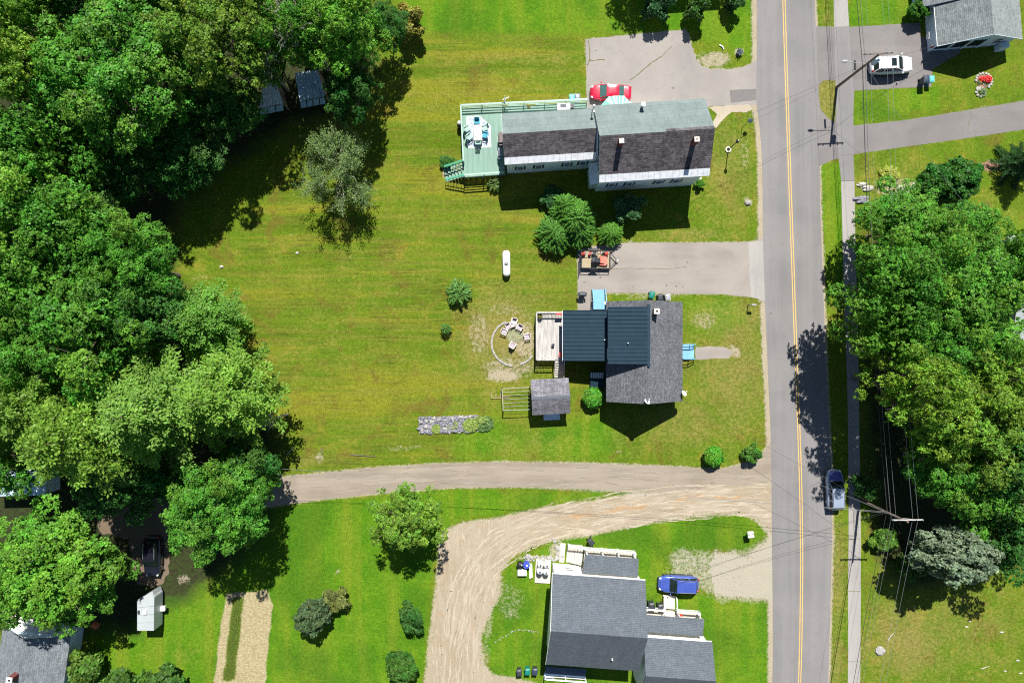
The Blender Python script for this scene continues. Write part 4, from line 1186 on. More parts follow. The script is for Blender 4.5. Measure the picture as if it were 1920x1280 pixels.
# ---- the nearly leafless tree on the lawn
mb, tips = bare_branches(23, 8.6, 4.2, 5, 0.15, (2, 4))
p = P(622, 308, 6.0)
t = thing('sparse_tree', 'sparse half dead tree with silvery bare branches alone on the mown lawn', 'tree', (p.x, p.y, 0))
t.scale = (0.98, 1.0, 1.05)
link('trunk', mb.mesh('trunk', M['greybark']), t)
g = np.random.default_rng(5)
sel = [tp for tp in tips if g.random() < 0.9]
base = np.array([tuple(a) for a, d in sel])
k = 9
Pn = np.repeat(base, k, 0) + g.normal(size=(len(base) * k, 3)) * 0.18
n = len(Pn)
cm = leaf_mesh('crown', Pn, unit(g.normal(size=(n, 3)) * 0.6 + np.array([0, 0, .8])), 0.12 + 0.08 * g.random(n), 0.08 + 0.05 * g.random(n), 0.4 + g.normal(size=n) * 0.18, 0.5 + g.normal(size=n) * 0.1)
c = link('crown', cm, t); c.color = (0.17, 0.265, 0.085, 1)
# ---- dead branches in the canopy
def snag(lab, x, y, h, sc, seed):
    mb, tips = bare_branches(seed, 6.0, 3.0, 4, 0.11, (2, 3))
    p = P(x, y, h)
    t = thing('dead_tree', lab, 'tree', (p.x, p.y, 0), seed * 1.1)
    q = MB(); q.tube([(0, 0, 0), (0, 0, h)], [0.14, 0.10], 7)
    link('trunk', q.mesh('trunk', M['greybark']), t)
    b = link('branches', mb.mesh('branches', M['greybark']), t)
    b.location.z = h - 3.5; b.scale = (sc, sc, 1.0)
snag('grey dead tree above the two huts in the upper wood', 545, 22, 12.5, 1.2, 4)
snag('grey dead branches left of the left hut', 487, 110, 9.0, 0.9, 6)
snag('thin dead branches beside the wires at the yellow green trees', 1672, 660, 9.0, 0.7, 8)
snag('bare twigs poking out of the yellow green crowns', 1735, 665, 8.6, 0.6, 12)
snag('dead twigs at the right rim of the pale pine above the lane end', 497, 790, 7.0, 0.5, 13)
# ------------------------------------------------------------------ buildings
def gable_roof(t, x0, x1, yN, yS, heN, heS, yr, hr, mN, mS, th=0.16, nameN='roof', nameS='roof'):
    a = MB().slab([(x0, yN, heN), (x1, yN, heN), (x1, yr, hr), (x0, yr, hr)], th).build(nameN, mN, t)
    b = MB().slab([(x0, yS, heS), (x1, yS, heS), (x1, yr - 0.004, hr - 0.002), (x0, yr - 0.004, hr - 0.002)], th).build(nameS, mS, t)
    return a, b
def gable_walls(t, x0, x1, yN, yS, zN, zS, yr, zr, mat, name='wall'):
    """a gabled box: the ridge runs along the local x axis"""
    pr = [(yS, 0), (yN, 0), (yN, zN), (yr, zr), (yS, zS)]
    vs = [(x0, y, z) for y, z in pr] + [(x1, y, z) for y, z in pr]
    fs = [(0, 1, 2, 3, 4), (9, 8, 7, 6, 5)] + [(i, 5 + i, 5 + (i + 1) % 5, (i + 1) % 5) for i in range(5)]
    return MB().add(vs, fs).build(name, mat, t)
def window(t, c, u, n, w, h, shutters=True, frame='clap'):
    """c centre on the wall, u direction along the wall, n outward normal"""
    c, u, n = Vector(c), Vector(u).normalized(), Vector(n).normalized()
    up = Vector((0, 0, 1))
    f = MB()
    for s in (-1, 1):
        f.obox(c + u * s * (w / 2 + 0.04) + n * 0.03, u * 0.05, up * (h / 2 + 0.09), n * 0.04)
        f.obox(c + up * s * (h / 2 + 0.045) + n * 0.03, u * (w / 2 - 0.012), up * 0.045, n * (0.07 if s < 0 else 0.04))
    f.obox(c + n * 0.03, u * (w / 2 - 0.012), up * 0.03, n * 0.032)
    wf = f.build('window', M['white'], t)
    MB().obox(c + n * 0.012, u * (w / 2 - 0.012), up * (h / 2), n * 0.012).build('pane', M['glass'], wf)
    if shutters:
        for s in (-1, 1):
            MB().obox(c + u * s * (w / 2 + 0.20) + n * 0.022, u * 0.10, up * (h / 2 + 0.06), n * 0.022).build('shutter', M['shutter'], t)
def chimney(t, c, w, zb, zt, cap, flue=True, name='chimney', body='brick'):
    x, y = c
    o = MB().box((x, y, (zb + zt) / 2), (w, w, zt - zb)).build(name, M[body], t)
    m = MB()
    if flue:
        e = w / 2 + 0.015
        for s in (-1, 1):
            m.box((x + s * (e - 0.09), y, zt + 0.06), (0.18, 2 * e, 0.12))
            m.box((x, y + s * (e - 0.09), zt + 0.06), (2 * e - 0.364, 0.18, 0.12))
    else:
        m.box((x, y, zt + 0.05), (w + 0.02, w + 0.02, 0.1))
    m.build('cap', M[cap], o)
    if flue: MB().box((x, y, zt + 0.012), (w - 0.2, w - 0.2, 0.02)).build('flue', M['black'], o)
    return o
def pipe(t, p, h=0.5, r=0.06, mat='white', name='vent_pipe'):
    return MB().tube([p, (p[0], p[1], p[2] + h)], r, 8).build(name, M[mat], t)
def railing(t, pts, h, mat, name='railing', every=2.0, mids=2, w=0.10, pw=0.10, bal=0):
    """posts, hand rail and lower rails along a line of floor points"""
    m = MB()
    pts = [Vector(p) for p in pts]
    up = Vector((0, 0, 1))
    for a, b in zip(pts[:-1], pts[1:]):
        n = max(1, round((b - a).length / every))
        for i in range(n + 1):
            q = a.lerp(b, i / n)
            m.box(q + up * (h / 2 - 0.03), (pw, pw, h - 0.06))
        m.bar(a + up * h, b + up * h, w * 1.5, 0.05)
        for k in range(mids):
            z = h * (0.22 + 0.38 * k)
            m.bar(a + up * z, b + up * z, 0.045, 0.10)
        if bal:
            nb = int((b - a).length / bal)
            for i in range(1, nb):
                q = a.lerp(b, i / nb)
                m.box(q + up * h * 0.5, (0.035, 0.035, h * 0.86))
    return m.build(name, M[mat], t)
def boards(t, poly_local, z, wd, ax, mat, name='deck_boards', th=0.04, gap=0.012):
    """floor boards clipped to a convex outline, joined: each is far too narrow to be picked out"""
    m = MB()
    pts = [Vector((p[0], p[1])) for p in poly_local]
    lo = min(p[ax] for p in pts); hi = max(p[ax] for p in pts)
    c = lo
    o = 1 - ax
    while c < hi - 0.02:
        mid = c + wd / 2
        xs_ = []
        for a, b in zip(pts, pts[1:] + pts[:1]):
            if (a[ax] > mid) != (b[ax] > mid):
                xs_.append(a[o] + (b[o] - a[o]) * (mid - a[ax]) / (b[ax] - a[ax]))
        if len(xs_) >= 2:
            s0, s1 = min(xs_), max(xs_)
            ctr = (mid, (s0 + s1) / 2) if ax == 0 else ((s0 + s1) / 2, mid)
            sz = (wd - gap, s1 - s0) if ax == 0 else (s1 - s0, wd - gap)
            m.box((*ctr, z - th / 2 + rnd.uniform(-.004, .004)), (*sz, th))
        c += wd
    o_ = m.build(name, M[mat], t)
    o_['kind'] = 'stuff'
    return o_

# ---- white farmhouse: main block
fx, fy = G(1202, 292.5)
FA = R(3.6)
fh = thing('farmhouse', 'white farmhouse with two brick chimneys, its roof half pale green and half brown', 'house', (fx, fy, 0), FA)
L2, D2 = 5.87, 4.09
gable_walls(fh, -L2 + 0.3, L2 - 0.3, D2 - 0.35, -D2 + 0.35, 6.08, 6.08, 0, 8.7, M['clap'])
gable_roof(fh, -L2, L2, D2, -D2, 6.05, 6.05, 0.0, 8.9, M['teal_roof'], M['brown_roof'])
# dark strip of the brown shingles that laps over the ridge
sl = (8.9 - 6.05) / D2
MB().slab([(0.9, 0.34, 8.9 - 0.34 * sl + 0.02), (L2 - 0.02, 0.34, 8.9 - 0.34 * sl + 0.02), (L2 - 0.02, 0.012, 8.915), (0.9, 0.012, 8.915)], 0.018).build('ridge_cap', M['brown_roof'], fh)
n = 18
for i in range(n):
    xa = -L2 + 0.01 + (2 * L2 - 0.02) * i / n; xb = xa + (2 * L2 - 0.02) / n - 0.015
    dz = 0.02 + 0.006 * (i % 2)
    MB().slab([(xa, -D2 - 0.03, 6.05 + dz), (xb, -D2 - 0.03, 6.05 + dz), (xb, -D2 + 0.66, 6.05 + 0.66 * sl + dz), (xa, -D2 + 0.66, 6.05 + 0.66 * sl + dz)], 0.015).build('eave_panel', M['galv'], fh)
chimney(fh, LP(fh, 1162, 270.5, 8.3)[:2], 0.48, 7.2, 9.45, 'cream', False)
chimney(fh, LP(fh, 1300.5, 268, 8.3)[:2], 0.48, 7.2, 9.5, 'cream', True)
pp = LP(fh, 1203, 202, 6.6)
MB().tube([(pp.x, pp.y, 6.3), (pp.x, pp.y, 7.5)], 0.16, 10).tube([(pp.x, pp.y, 7.5), (pp.x, pp.y, 7.66)], 0.24, 10).build('flue_pipe', M['metal'], fh)
for x in (-4.05, -2.1, 1.15, 3.1):
    window(fh, (x, -D2 + 0.35, 2.9), (1, 0, 0), (0, -1, 0), 0.62, 1.35)
for y in (-1.6,):
    window(fh, (-L2 + 0.3, y, 4.6), (0, 1, 0), (-1, 0, 0), 0.85, 1.4)
MB().box((-L2 - 0.05, -2.4, 1.5), (0.7, 2.0, 3.0)).build('bay', M['clap'], fh)
MB().slab([(-L2 - 0.6, -3.55, 3.0), (-L2 + 0.32, -3.55, 3.35), (-L2 + 0.32, -1.25, 3.35), (-L2 - 0.6, -1.25, 3.0)], 0.08).build('bay_roof', M['galv'], fh)
# entrance steps on the south-east corner and fascia boards
for i in range(3):
    MB().box((L2 + 0.1 + 0.3 * i, -D2 + 1.0, 0.27 - 0.09 * i), (0.32, 1.5, 0.54 - 0.18 * i)).build('step', M['cream'], fh)
for s in (-1, 1):
    for e in (-1, 1):
        MB().bar((s * (L2 + 0.01), e * D2, 5.85), (s * (L2 + 0.01), 0.02 * e, 8.70), 0.018, 0.2).build('bargeboard', M['white'], fh)
# gutter post of the house's aerial mast
mm = LP(fh, 1111.5, 206, 6.4)
mast = MB().tube([(mm.x, mm.y, 5.0), (mm.x, mm.y, 7.4)], 0.05, 6)
mast.lathe([(0.0, 7.4), (0.16, 7.42), (0.18, 7.6), (0.05, 7.66)], 10, (mm.x, mm.y, 0)).build('service_mast', M['metal'], fh)

# ---- ell of the farmhouse
ex, ey = G(1024.5, 281.5)
el = thing('farmhouse_ell', 'lower white ell joined to the west end of the farmhouse, with two rows of windows', 'house', (ex, ey, 0), FA)
l2, d2 = 4.92, 2.72
gable_walls(el, -l2 + 0.25, l2 + 0.2, d2 - 0.3, -d2 + 0.3, 5.3, 5.3, 0, 6.95, M['clap'])
gable_roof(el, -l2, l2 - 0.02, d2, -d2, 5.25, 5.25, 0.0, 7.12, M['teal_roof'], M['brown_roof'])
sl = (7.12 - 5.25) / d2
n = 15
for i in range(n):
    xa = -l2 + 0.01 + (2 * l2 - 0.05) * i / n; xb = xa + (2 * l2 - 0.05) / n - 0.014
    dz = 0.02 + 0.006 * (i % 2)
    MB().slab([(xa, -d2 - 0.03, 5.25 + dz), (xb, -d2 - 0.03, 5.25 + dz), (xb, -d2 + 0.60, 5.25 + 0.60 * sl + dz), (xa, -d2 + 0.60, 5.25 + 0.60 * sl + dz)], 0.015).build('eave_panel', M['galv'], el)
for x, z, h_ in ((-3.55, 4.6, 1.0), (-3.2, 2.2, 1.3), (-1.15, 4.55, 1.1), (-1.15, 2.3, 1.3), (2.1, 4.6, 1.0), (2.0, 2.5, 1.3), (3.75, 2.7, 1.4)):
    window(el, (x, -d2 + 0.3, z), (1, 0, 0), (0, -1, 0), 0.6, h_)
MB().bar((-4.1, -d2 + 0.26, 0.2), (-4.1, -d2 + 0.26, 5.0), 0.08, 0.08, (0, 1, 0)).build('downpipe', M['white'], el)
for e in (-1, 1):
    MB().bar((-l2 - 0.01, e * d2, 5.08), (-l2 - 0.01, 0.02 * e, 6.95), 0.018, 0.18).build('bargeboard', M['white'], el)

# ---- flared green awning over the back door of the farmhouse
c0 = P(1157, 192, 2.6)
st = thing('porch_awning', 'green flared porch awning with white ribs between the red car and the farmhouse', 'awning', (c0.x, c0.y, 0), FA)
rim = [(-1.95, -0.35), (-1.55, 0.05), (-0.85, 0.72), (-0.28, 0.78), (0.28, 0.78), (0.85, 0.72), (1.30, 0.20), (1.95, -0.35)]
hub = [(-1.1 + 0.31 * k, -0.55) for k in range(8)]
for k in range(7):
    a, b = rim[k], rim[k + 1]; c, d = hub[k + 1], hub[k]
    n_ = 3 if k in (2, 3, 4) else 2
    for q in range(n_):
        u0, u1 = q / n_, (q + 1) / n_ - 0.04
        L2_ = lambda p_, q_, u: (p_[0] + (q_[0] - p_[0]) * u, p_[1] + (q_[1] - p_[1]) * u)
        MB().slab([(*L2_(a, b, u0), 2.35 + 0.03 * (q % 2)), (*L2_(a, b, u1), 2.35 + 0.03 * (q % 2)), (*L2_(d, c, u1), 3.02 + 0.03 * (q % 2)), (*L2_(d, c, u0), 3.02 + 0.03 * (q % 2))], 0.03).build('awning_panel', M['awninggreen' if (k + q) % 2 else 'awningpale'], st)
for k in (2, 3, 5):
    MB().bar((*rim[k], 2.42), (*hub[k], 3.10), 0.09, 0.07).build('rib', M['white'], st)
m = MB()
for k in range(7): m.bar((*rim[k], 2.31), (*rim[k + 1], 2.31), 0.05, 0.10)
m.build('rim', M['awningpale'], st)
for x in (-0.9, 0.9):
    MB().box((x, 0.55, 1.12), (0.09, 0.09, 2.24)).build('post', M['white'], st)

# ---- green deck
dk0 = P(905, 270, 0)
dk = thing('garden_deck', 'green painted timber deck with railings and steps at the west end of the farmhouse', 'deck', (dk0.x, dk0.y, 0))
D_ = lambda x, y, h=1.1: LP(dk, x, y, h)
west = [D_(865, 203), D_(944, 199), D_(947, 327), D_(870, 332.5)]
north = [D_(944.5, 199), D_(1101, 192), D_(1101, 206), D_(944.5, 216)]
boards(dk, west, 1.10, 0.14, 0, 'deckgreen')
boards(dk, north, 1.10, 0.14, 1, 'deckgreen')
fr = MB()
for a, b in zip(west, west[1:] + west[:1]): fr.bar(Vector(a) - Vector((0, 0, 0.16)), Vector(b) - Vector((0, 0, 0.16)), 0.05, 0.2)
for x, y in ((866, 205), (905, 203), (866, 265), (866, 330), (940, 326), (905, 329), (1000, 198), (1060, 195), (1098, 193)):
    q = D_(x, y); MB().box((q.x, q.y, 0.44), (0.14, 0.14, 0.86)).build('deck_post', M['deckgreen'], dk)
fr.build('deck_frame', M['deckgreen'], dk)
railing(dk, [D_(1100, 191.5), D_(865, 202.6), D_(870, 306)], 1.0, 'railgreen', every=2.35)
railing(dk, [D_(871, 332), D_(945, 326.5)], 1.0, 'railgreen', every=2.35)
for k in range(6):
    u = k / 5
    q = Vector(D_(868, 318)).lerp(D_(838, 328, 0.1), u)
    z = 1.0 - 0.18 * k
    MB().box((q.x - 0.05, q.y, z - 0.03), (0.30, 1.55, 0.05), R(14)).build('step', M['deckgreen'], dk)
for (x0, y0), (x1, y1) in (((870, 304), (834, 316)), ((871, 331), (836, 340))):
    a, b = D_(x0, y0), D_(x1, y1, 0.15)
    m = MB(); up = Vector((0, 0, 0.95))
    m.bar(a + up, b + up, 0.15, 0.06)
    m.bar(a + up * 0.5, b + up * 0.5, 0.05, 0.08)
    for k in range(8):
        q = a.lerp(b, k / 7); m.box(q + up * 0.5, (0.05, 0.05, 0.92))
    m.build('stair_railing', M['stepgreen'], dk)

# ---- blue cottage
cx, cy = G(1193.8, 658.5)
ct = thing('cottage', 'grey shingled cottage with two blue metal roofs beside the road', 'house', (cx, cy, 0))
YN, YS = 5.52, -5.50
W2, E2 = -3.97, 4.62
def cross(t, xs0, xs1):
    pass
pr = [(W2 + 0.3, 0), (E2 - 0.3, 0), (E2 - 0.3, 2.72), (0, 6.0), (W2 + 0.3, 3.42)]
vs = [(x, YS + 0.25, z) for x, z in pr] + [(x, YN - 0.25, z) for x, z in pr]
MB().add(vs, [(4, 3, 2, 1, 0), (5, 6, 7, 8, 9)] + [(i, (i + 1) % 5, 5 + (i + 1) % 5, 5 + i) for i in range(5)]).build('wall', M['darkblue'], ct)
MB().slab([(E2, YS, 2.62), (E2, YN, 2.62), (0, YN, 6.2), (0, YS, 6.2)], 0.16).build('roof', M['grey_roof_y'], ct)
MB().slab([(W2, YS, 3.35), (W2, YN, 3.35), (-0.004, YN, 6.198), (-0.004, YS, 6.198)], 0.16).build('roof', M['grey_roof_y'], ct)
# long dormer: cheeks, front and roof panels
dN, dS = G(0, 580)[1] - cy, G(0, 679)[1] - cy
dw = MB()
pr = [(W2 + 0.05, 3.2), (-0.15, 5.9), (-0.15, 6.2), (W2 + 0.05, 5.42)]
vs = [(x, dS + 0.12, z) for x, z in pr] + [(x, dN - 0.12, z) for x, z in pr]
dw.add(vs, [(3, 2, 1, 0), (4, 5, 6, 7)] + [(i, (i + 1) % 4, 4 + (i + 1) % 4, 4 + i) for i in range(4)]).build('dormer_wall', M['darkblue'], ct)
def metal_roof(t, x0, z0, x1, z1, yN, yS, n):
    for i in range(n):
        a = yS + (yN - yS) * i / n; b = yS + (yN - yS) * (i + 1) / n - 0.006
        m = MB().slab([(x0, a, z0), (x0, b, z0), (x1, b, z1), (x1, a, z1)], 0.03)
        rb = b - 0.035
        up = Vector((-(z1 - z0), 0, x1 - x0)).normalized()
        m.bar(Vector((x0, rb, z0)) + up * 0.03, Vector((x1, rb, z1)) + up * 0.03, 0.06, 0.06, up)
        m.bar(Vector((x0, (a + b) / 2, z0)) + up * 0.008, Vector((x1, (a + b) / 2, z1)) + up * 0.008, 0.05, 0.016, up)
        m.build('roof_panel', M['metalroof'], t)
metal_roof(ct, W2 - 0.12, 5.5, -0.02, 6.36, dN, dS, 14)
MB().box((0.12, (dN + dS) / 2, 6.30), (0.30, dN - dS + 0.5, 0.16)).build('ridge_flashing', M['metalroof'], ct)
# lower west wing with its own metal roof
aN, aS = G(0, 584)[1] - cy, G(0, 674.5)[1] - cy
aW = G(1051, 0)[0] - cx
MB().box(((aW + 0.25 + W2 + 0.25) / 2, (aN + aS) / 2, 1.6), (W2 - aW, aN - aS - 0.4, 3.2)).build('wall', M['darkblue'], ct)
metal_roof(ct, aW, 3.36, W2 + 0.03, 3.98, aN, aS, 13)
MB().bar((aW - 0.03, aS, 3.30), (aW - 0.03, aN, 3.30), 0.04, 0.16).build('fascia', M['white'], ct)
window(ct, (W2 + 0.05, -0.2, 4.6), (0, 1, 0), (-1, 0, 0), 1.0, 0.5, False)
window(ct, (-2.0, YS + 0.25, 1.8), (1, 0, 0), (0, -1, 0), 0.9, 1.3, False)
window(ct, (1.8, YS + 0.25, 1.8), (1, 0, 0), (0, -1, 0), 0.9, 1.3, False)
q = LP(ct, 1228, 584, 5.6)
chimney(ct, q[:2], 0.55, 4.6, 6.5, 'mortar', True, body='mortar')
q = LP(ct, 1176.5, 643, 5.85); pipe(ct, (q.x, q.y, 5.75), 0.55, 0.055)
q = LP(ct, 1133, 637, 3.9); pipe(ct, (q.x, q.y, 3.85), 0.35, 0.06)
q = LP(ct, 1138.5, 567.5, 3.4); MB().box((q.x - 0.1, q.y, 3.1), (0.5, 0.3, 0.2)).build('meter_box', M['bluewall'], ct)
def dish(name, label, x, y, h, rz):
    p = P(x, y, h)
    t = thing(name, label, 'satellite dish', tuple(p), rz)
    t.rotation_euler = (0, R(-38), rz)
    m = MB(); prof = []
    vs = []
    for i in range(5):
        for k in range(12):
            r_ = 0.34 * i / 4; a = 2 * math.pi * k / 12
            vs.append((0.9 * r_ * r_ * 1.4, r_ * math.cos(a), 0.25 + r_ * math.sin(a) * 1.1))
    m.add(vs, [(i * 12 + k, i * 12 + (k + 1) % 12, (i + 1) * 12 + (k + 1) % 12, (i + 1) * 12 + k) for i in range(4) for k in range(12)])
    m.build('dish', M['white'], t, True)
    MB().tube([(0, 0, -0.25), (-0.05, 0, 0.15)], 0.03, 6).build('mount', M['metal'], t)
    MB().bar((0, 0, 0.0), (0.55, 0, 0.3), 0.03, 0.03).build('arm', M['white'], t)
    MB().box((0.57, 0, 0.34), (0.1, 0.08, 0.12)).build('receiver', M['white'], t)
dish('satellite_dish', 'white satellite dish on the south ridge end of the cottage', 1213, 751, 6.0, R(60))
dish('satellite_dish', 'white satellite dish on the south east eave corner of the cottage', 1282, 736, 2.9, R(50))

# blue steps and the grey deck of the cottage
def steps(name, label, px, py, w, n, run, top, dirv, mat, rails=True, platform=0.0):
    p = P(px, py, 0)
    t = thing(name, label, 'steps', (p.x, p.y, 0), dirv)
    # local +x leads down and away from the door
    if platform:
        k = int(platform / 0.2)
        for i in range(k):
            MB().box((-platform + (i + 0.5) * platform / k, 0, top - 0.02), (platform / k - 0.012, w, 0.04)).build('floorboard', M[mat], t)
    for i in range(n):
        z = top - top * (i + 1) / (n + 1)
        MB().box((run * (i + 0.5), 0, z - 0.02), (run - 0.02, w, 0.04)).build('tread', M[mat], t)
    m = MB()
    for s in (-1, 1):
        m.bar((0, s * (w / 2 - 0.03), top - 0.15), (run * n, s * (w / 2 - 0.03), 0.02), 0.05, 0.22)
    m.box((-platform / 2 - 0.02, 0, top * 0.5 - 0.05), (max(0.1, platform - 0.06), w - 0.08, top - 0.12))
    m.build('stringer', M[mat], t)
    if rails:
        m = MB()
        for s in (-1, 1):
            e = s * (w / 2 + 0.05)
            pts = [Vector((-platform, e, top + 0.85)), Vector((0, e, top + 0.85)), Vector((run * n, e, 0.85))]
            for a, b in zip(pts[:-1], pts[1:]):
                if (b - a).length > 0.05:
                    m.bar(a, b, 0.09, 0.05); m.bar(a - Vector((0, 0, 0.42)), b - Vector((0, 0, 0.42)), 0.04, 0.07)
            for q in pts: m.box((q.x, q.y, q.z / 2 - 0.02), (0.08, 0.08, q.z - 0.04))
        m.build('railing', M[mat], t)
    return t
steps('entry_steps', 'light blue steps leading from the driveway to the north door of the cottage', 1121.5, 566, 1.35, 5, 0.28, 1.0, R(90), 'stepblue', True, 0.9)
steps('entry_steps', 'light blue front steps on the road side of the cottage', 1291, 659, 1.55, 2, 0.3, 0.5, R(0), 'stepblue', True, 0.9)
gd0 = P(1030, 630, 0)
gd = thing('cottage_deck', 'weathered grey timber deck behind the cottage', 'deck', (gd0.x, gd0.y, 0))
Q = lambda x, y, h=1.1: LP(gd, x, y, h)
boards(gd, [Q(1005, 586), Q(1057, 586), Q(1057, 674.5), Q(1005, 674.5)], 1.10, 0.145, 0, 'deckgrey')
m = MB()
for a, b in (((1005, 586), (1057, 586)), ((1005, 586), (1005, 674.5)), ((1005, 674.5), (1057, 674.5))):
    m.bar(Q(*a) - Vector((0, 0, .16)), Q(*b) - Vector((0, 0, .16)), 0.05, 0.22)
for x, y in ((1006, 588), (1006, 630), (1006, 673), (1040, 673)): q = Q(x, y); MB().box((q.x, q.y, .43), (0.12, 0.12, 0.86)).build('deck_post', M['deckgrey'], gd)
m.build('deck_frame', M['deckgrey'], gd)
railing(gd, [Q(1056, 586), Q(1005.5, 586), Q(1005.5, 674), Q(1039, 674)], 0.95, 'deckgrey', every=2.6, mids=1, bal=0.16)
steps('deck_steps', 'narrow weathered steps going down from the grey deck towards the shed', 1047.5, 676, 0.95, 7, 0.27, 1.1, R(-90), 'deckgrey', True, 0)
# cellar hatch with slatted landing behind the cottage
hb = P(1118, 711, 0)
hb_ = thing('bulkhead', 'white slatted landing and navy cellar hatch in the corner behind the cottage', 'hatch', (hb.x, hb.y, 0))
for i in range(6):
    MB().box((-0.62 + i * 0.25, 0.50, 0.62), (0.18, 0.66, 0.05)).build('slat', M['white'], hb_)
MB().box((0, 0.50, 0.29), (1.5, 0.66, 0.56)).build('frame', M['darkblue'], hb_)
MB().slab([(-0.75, 0.12, 0.72), (0.75, 0.12, 0.72), (0.75, -0.9, 0.42), (-0.75, -0.9, 0.42)], 0.06).build('hatch_door', M['metalroof'], hb_)
MB().prism([(-0.72, -0.86), (0.72, -0.86), (0.72, 0.10), (-0.72, 0.10)], 0, 0.36).build('base', M['darkblue'], hb_)

# ---- garden shed with wire pen
sx, sy = G(1029.8, 740)
sh = thing('garden_shed', 'little shed with weathered grey shingle roof and pale ridge boards', 'shed', (sx, sy, 0), R(3.0))
a_, b_ = 2.12, 1.98
gable_walls(sh, -a_ + 0.18, a_ - 0.18, b_ - 0.2, -b_ + 0.2, 2.35, 2.35, 0.15, 3.3, M['wood'])
gable_roof(sh, -a_, a_, b_, -b_, 2.32, 2.32, 0.15, 3.42, M['old_roof'], M['old_roof'], 0.1)
sl = 1.1 / (b_ - 0.15)
for i, (x0, x1) in enumerate(((-a_ - 0.02, -0.35), (-0.34, 0.9), (0.91, a_ + 0.04))):
    MB().slab([(x0, 0.14, 3.44), (x1, 0.14, 3.44), (x1, -0.20, 3.27), (x0, -0.20, 3.27)], 0.025).build('ridge_board', M['metal'], sh)
MB().box((0.2, -b_ + 0.17, 1.05), (1.3, 0.05, 2.0)).build('door', M['bluewall'], sh)
MB().box((0.15, -b_ - 0.35, 0.10), (1.9, 1.1, 0.16)).build('door_ramp', M['bluewall'], sh)
pn = P(968, 747, 0)
pe = thing('wire_pen', 'thin timber pen with rails and wires on the west side of the little shed', 'fence', (pn.x, pn.y, 0))
E_ = lambda x, y, h: LP(pe, x, y, 0) + Vector((0, 0, h))
for x, y in ((941.5, 727), (944, 767), (993, 724), (995, 765)):
    q = E_(x, y, 0); MB().box((q.x, q.y, 0.7), (0.10, 0.10, 1.4)).build('post', M['darkmetal'], pe)
for a, b in (((941.5, 727), (993, 724)), ((944, 767), (995, 765)), ((941.5, 727), (944, 767))):
    MB().bar(E_(*a, 1.38), E_(*b, 1.38), 0.055, 0.06).build('rail', M['paleston'], pe)
m = MB()
for i in range(1, 6):
    m.bar(E_(941.5 + i * 0.4, 727 + i * 6.7, 1.36), E_(993 + i * .3, 724 + i * 6.8, 1.36), 0.022, 0.022)
m.build('wires', M['armwood'], pe)
m = MB()
for a, b in (((922, 734), (922, 746)), ((922, 746), (955, 745)), ((930, 737), (930, 745)), ((938, 737), (938, 745))): m.bar(E_(*a, 0.1), E_(*b, 0.1), 0.07, 0.08)
m.build('fallen_frame', M['wood'], pe)

# ---- grey house at the bottom
gx, gy = G(1107.6, 1135.4)
GA = R(-4.2)
gh = thing('grey_roofed_house', 'white house with large slate grey gable roof at the bottom of the photo', 'house', (gx, gy, 0), GA)
l2, d2 = 5.05, 4.92
gable_walls(gh, -l2 + 0.3, l2 - 0.3, d2 - 0.32, -d2 + 0.32, 4.62, 4.62, 0, 7.5, M['white'])
gable_roof(gh, -l2, l2, d2, -d2, 4.6, 4.6, 0, 7.7, M['grey_roof_x'], M['grey_roof_x'])
for s in (-1, 1):
    MB().bar((-l2 - 0.02, s * d2, 4.5), (-l2 - 0.02, 0.02 * s, 7.6), 0.03, 0.2).build('bargeboard', M['white'], gh)
MB().box((0, d2 + 0.04, 4.5), (2 * l2, 0.07, 0.14)).build('gutter', M['white'], gh)
q = LP(gh, 1147.5, 1234, 5.6); pipe(gh, (q.x, q.y, 5.2), 0.75, 0.08)
window(gh, (-3.0, d2 - 0.32, 1.9), (1, 0, 0), (0, 1, 0), 0.8, 1.0, False)
window(gh, (-2.6, d2 - 0.32, 3.55), (1, 0, 0), (0, 1, 0), 0.7, 0.35, False)
window(gh, (-2.8, -d2 + 0.32, 2.0), (1, 0, 0), (0, -1, 0), 1.0, 1.2, False)
# front porch under its own roof
V = lambda x, y, h: LP(gh, x, y, h)
pc = [V(1096.9, 1038.6, 2.9), V(1197.5, 1046.8, 2.9), V(1196.5, 1081, 3.35), V(1092, 1073.7, 3.35)]
MB().slab(pc, 0.12).build('porch_roof', M['grey_roof_x'], gh)
y0 = pc[0].y; xw, xe = pc[0].x, pc[1].x
MB().box(((xw + xe) / 2, (y0 + d2 - 0.3) / 2 - 0.05, 0.55), (xe - xw - 0.3, y0 - d2 + 0.3 - 0.2, 0.9)).build('porch_floor', M['cream'], gh)
railing(gh, [(-l2 + 1.9, y0 + 0.28, 0.35), (xw + 0.2, y0 + 0.28, 1.0), (xe - 0.2, y0 + 0.28, 1.0), (xe - 0.2, d2 - 0.2, 1.0)], 0.95, 'white', 'porch_railing', 2.0, 1, 0.12, 0.12, 0.16)
for i in range(4):
    x = xw + 0.3 + (xe - xw - 0.6) * i / 3
    MB().box((x, y0 - 0.15, 1.95), (0.13, 0.13, 1.9)).build('porch_post', M['white'], gh)
for i in range(6):
    MB().box((xw - 0.15 - 0.29 * i, (y0 + d2) / 2 + 0.05, 0.46 - 0.075 * i), (0.27, y0 - d2 + 0.2, 0.92 - 0.15 * i)).build('step', M['cream'], gh)
MB().box((xw - 2.25, (y0 + d2) / 2 + 0.05, 0.05), (0.6, y0 - d2 + 0.35, 0.1)).build('landing', M['cream'], gh)
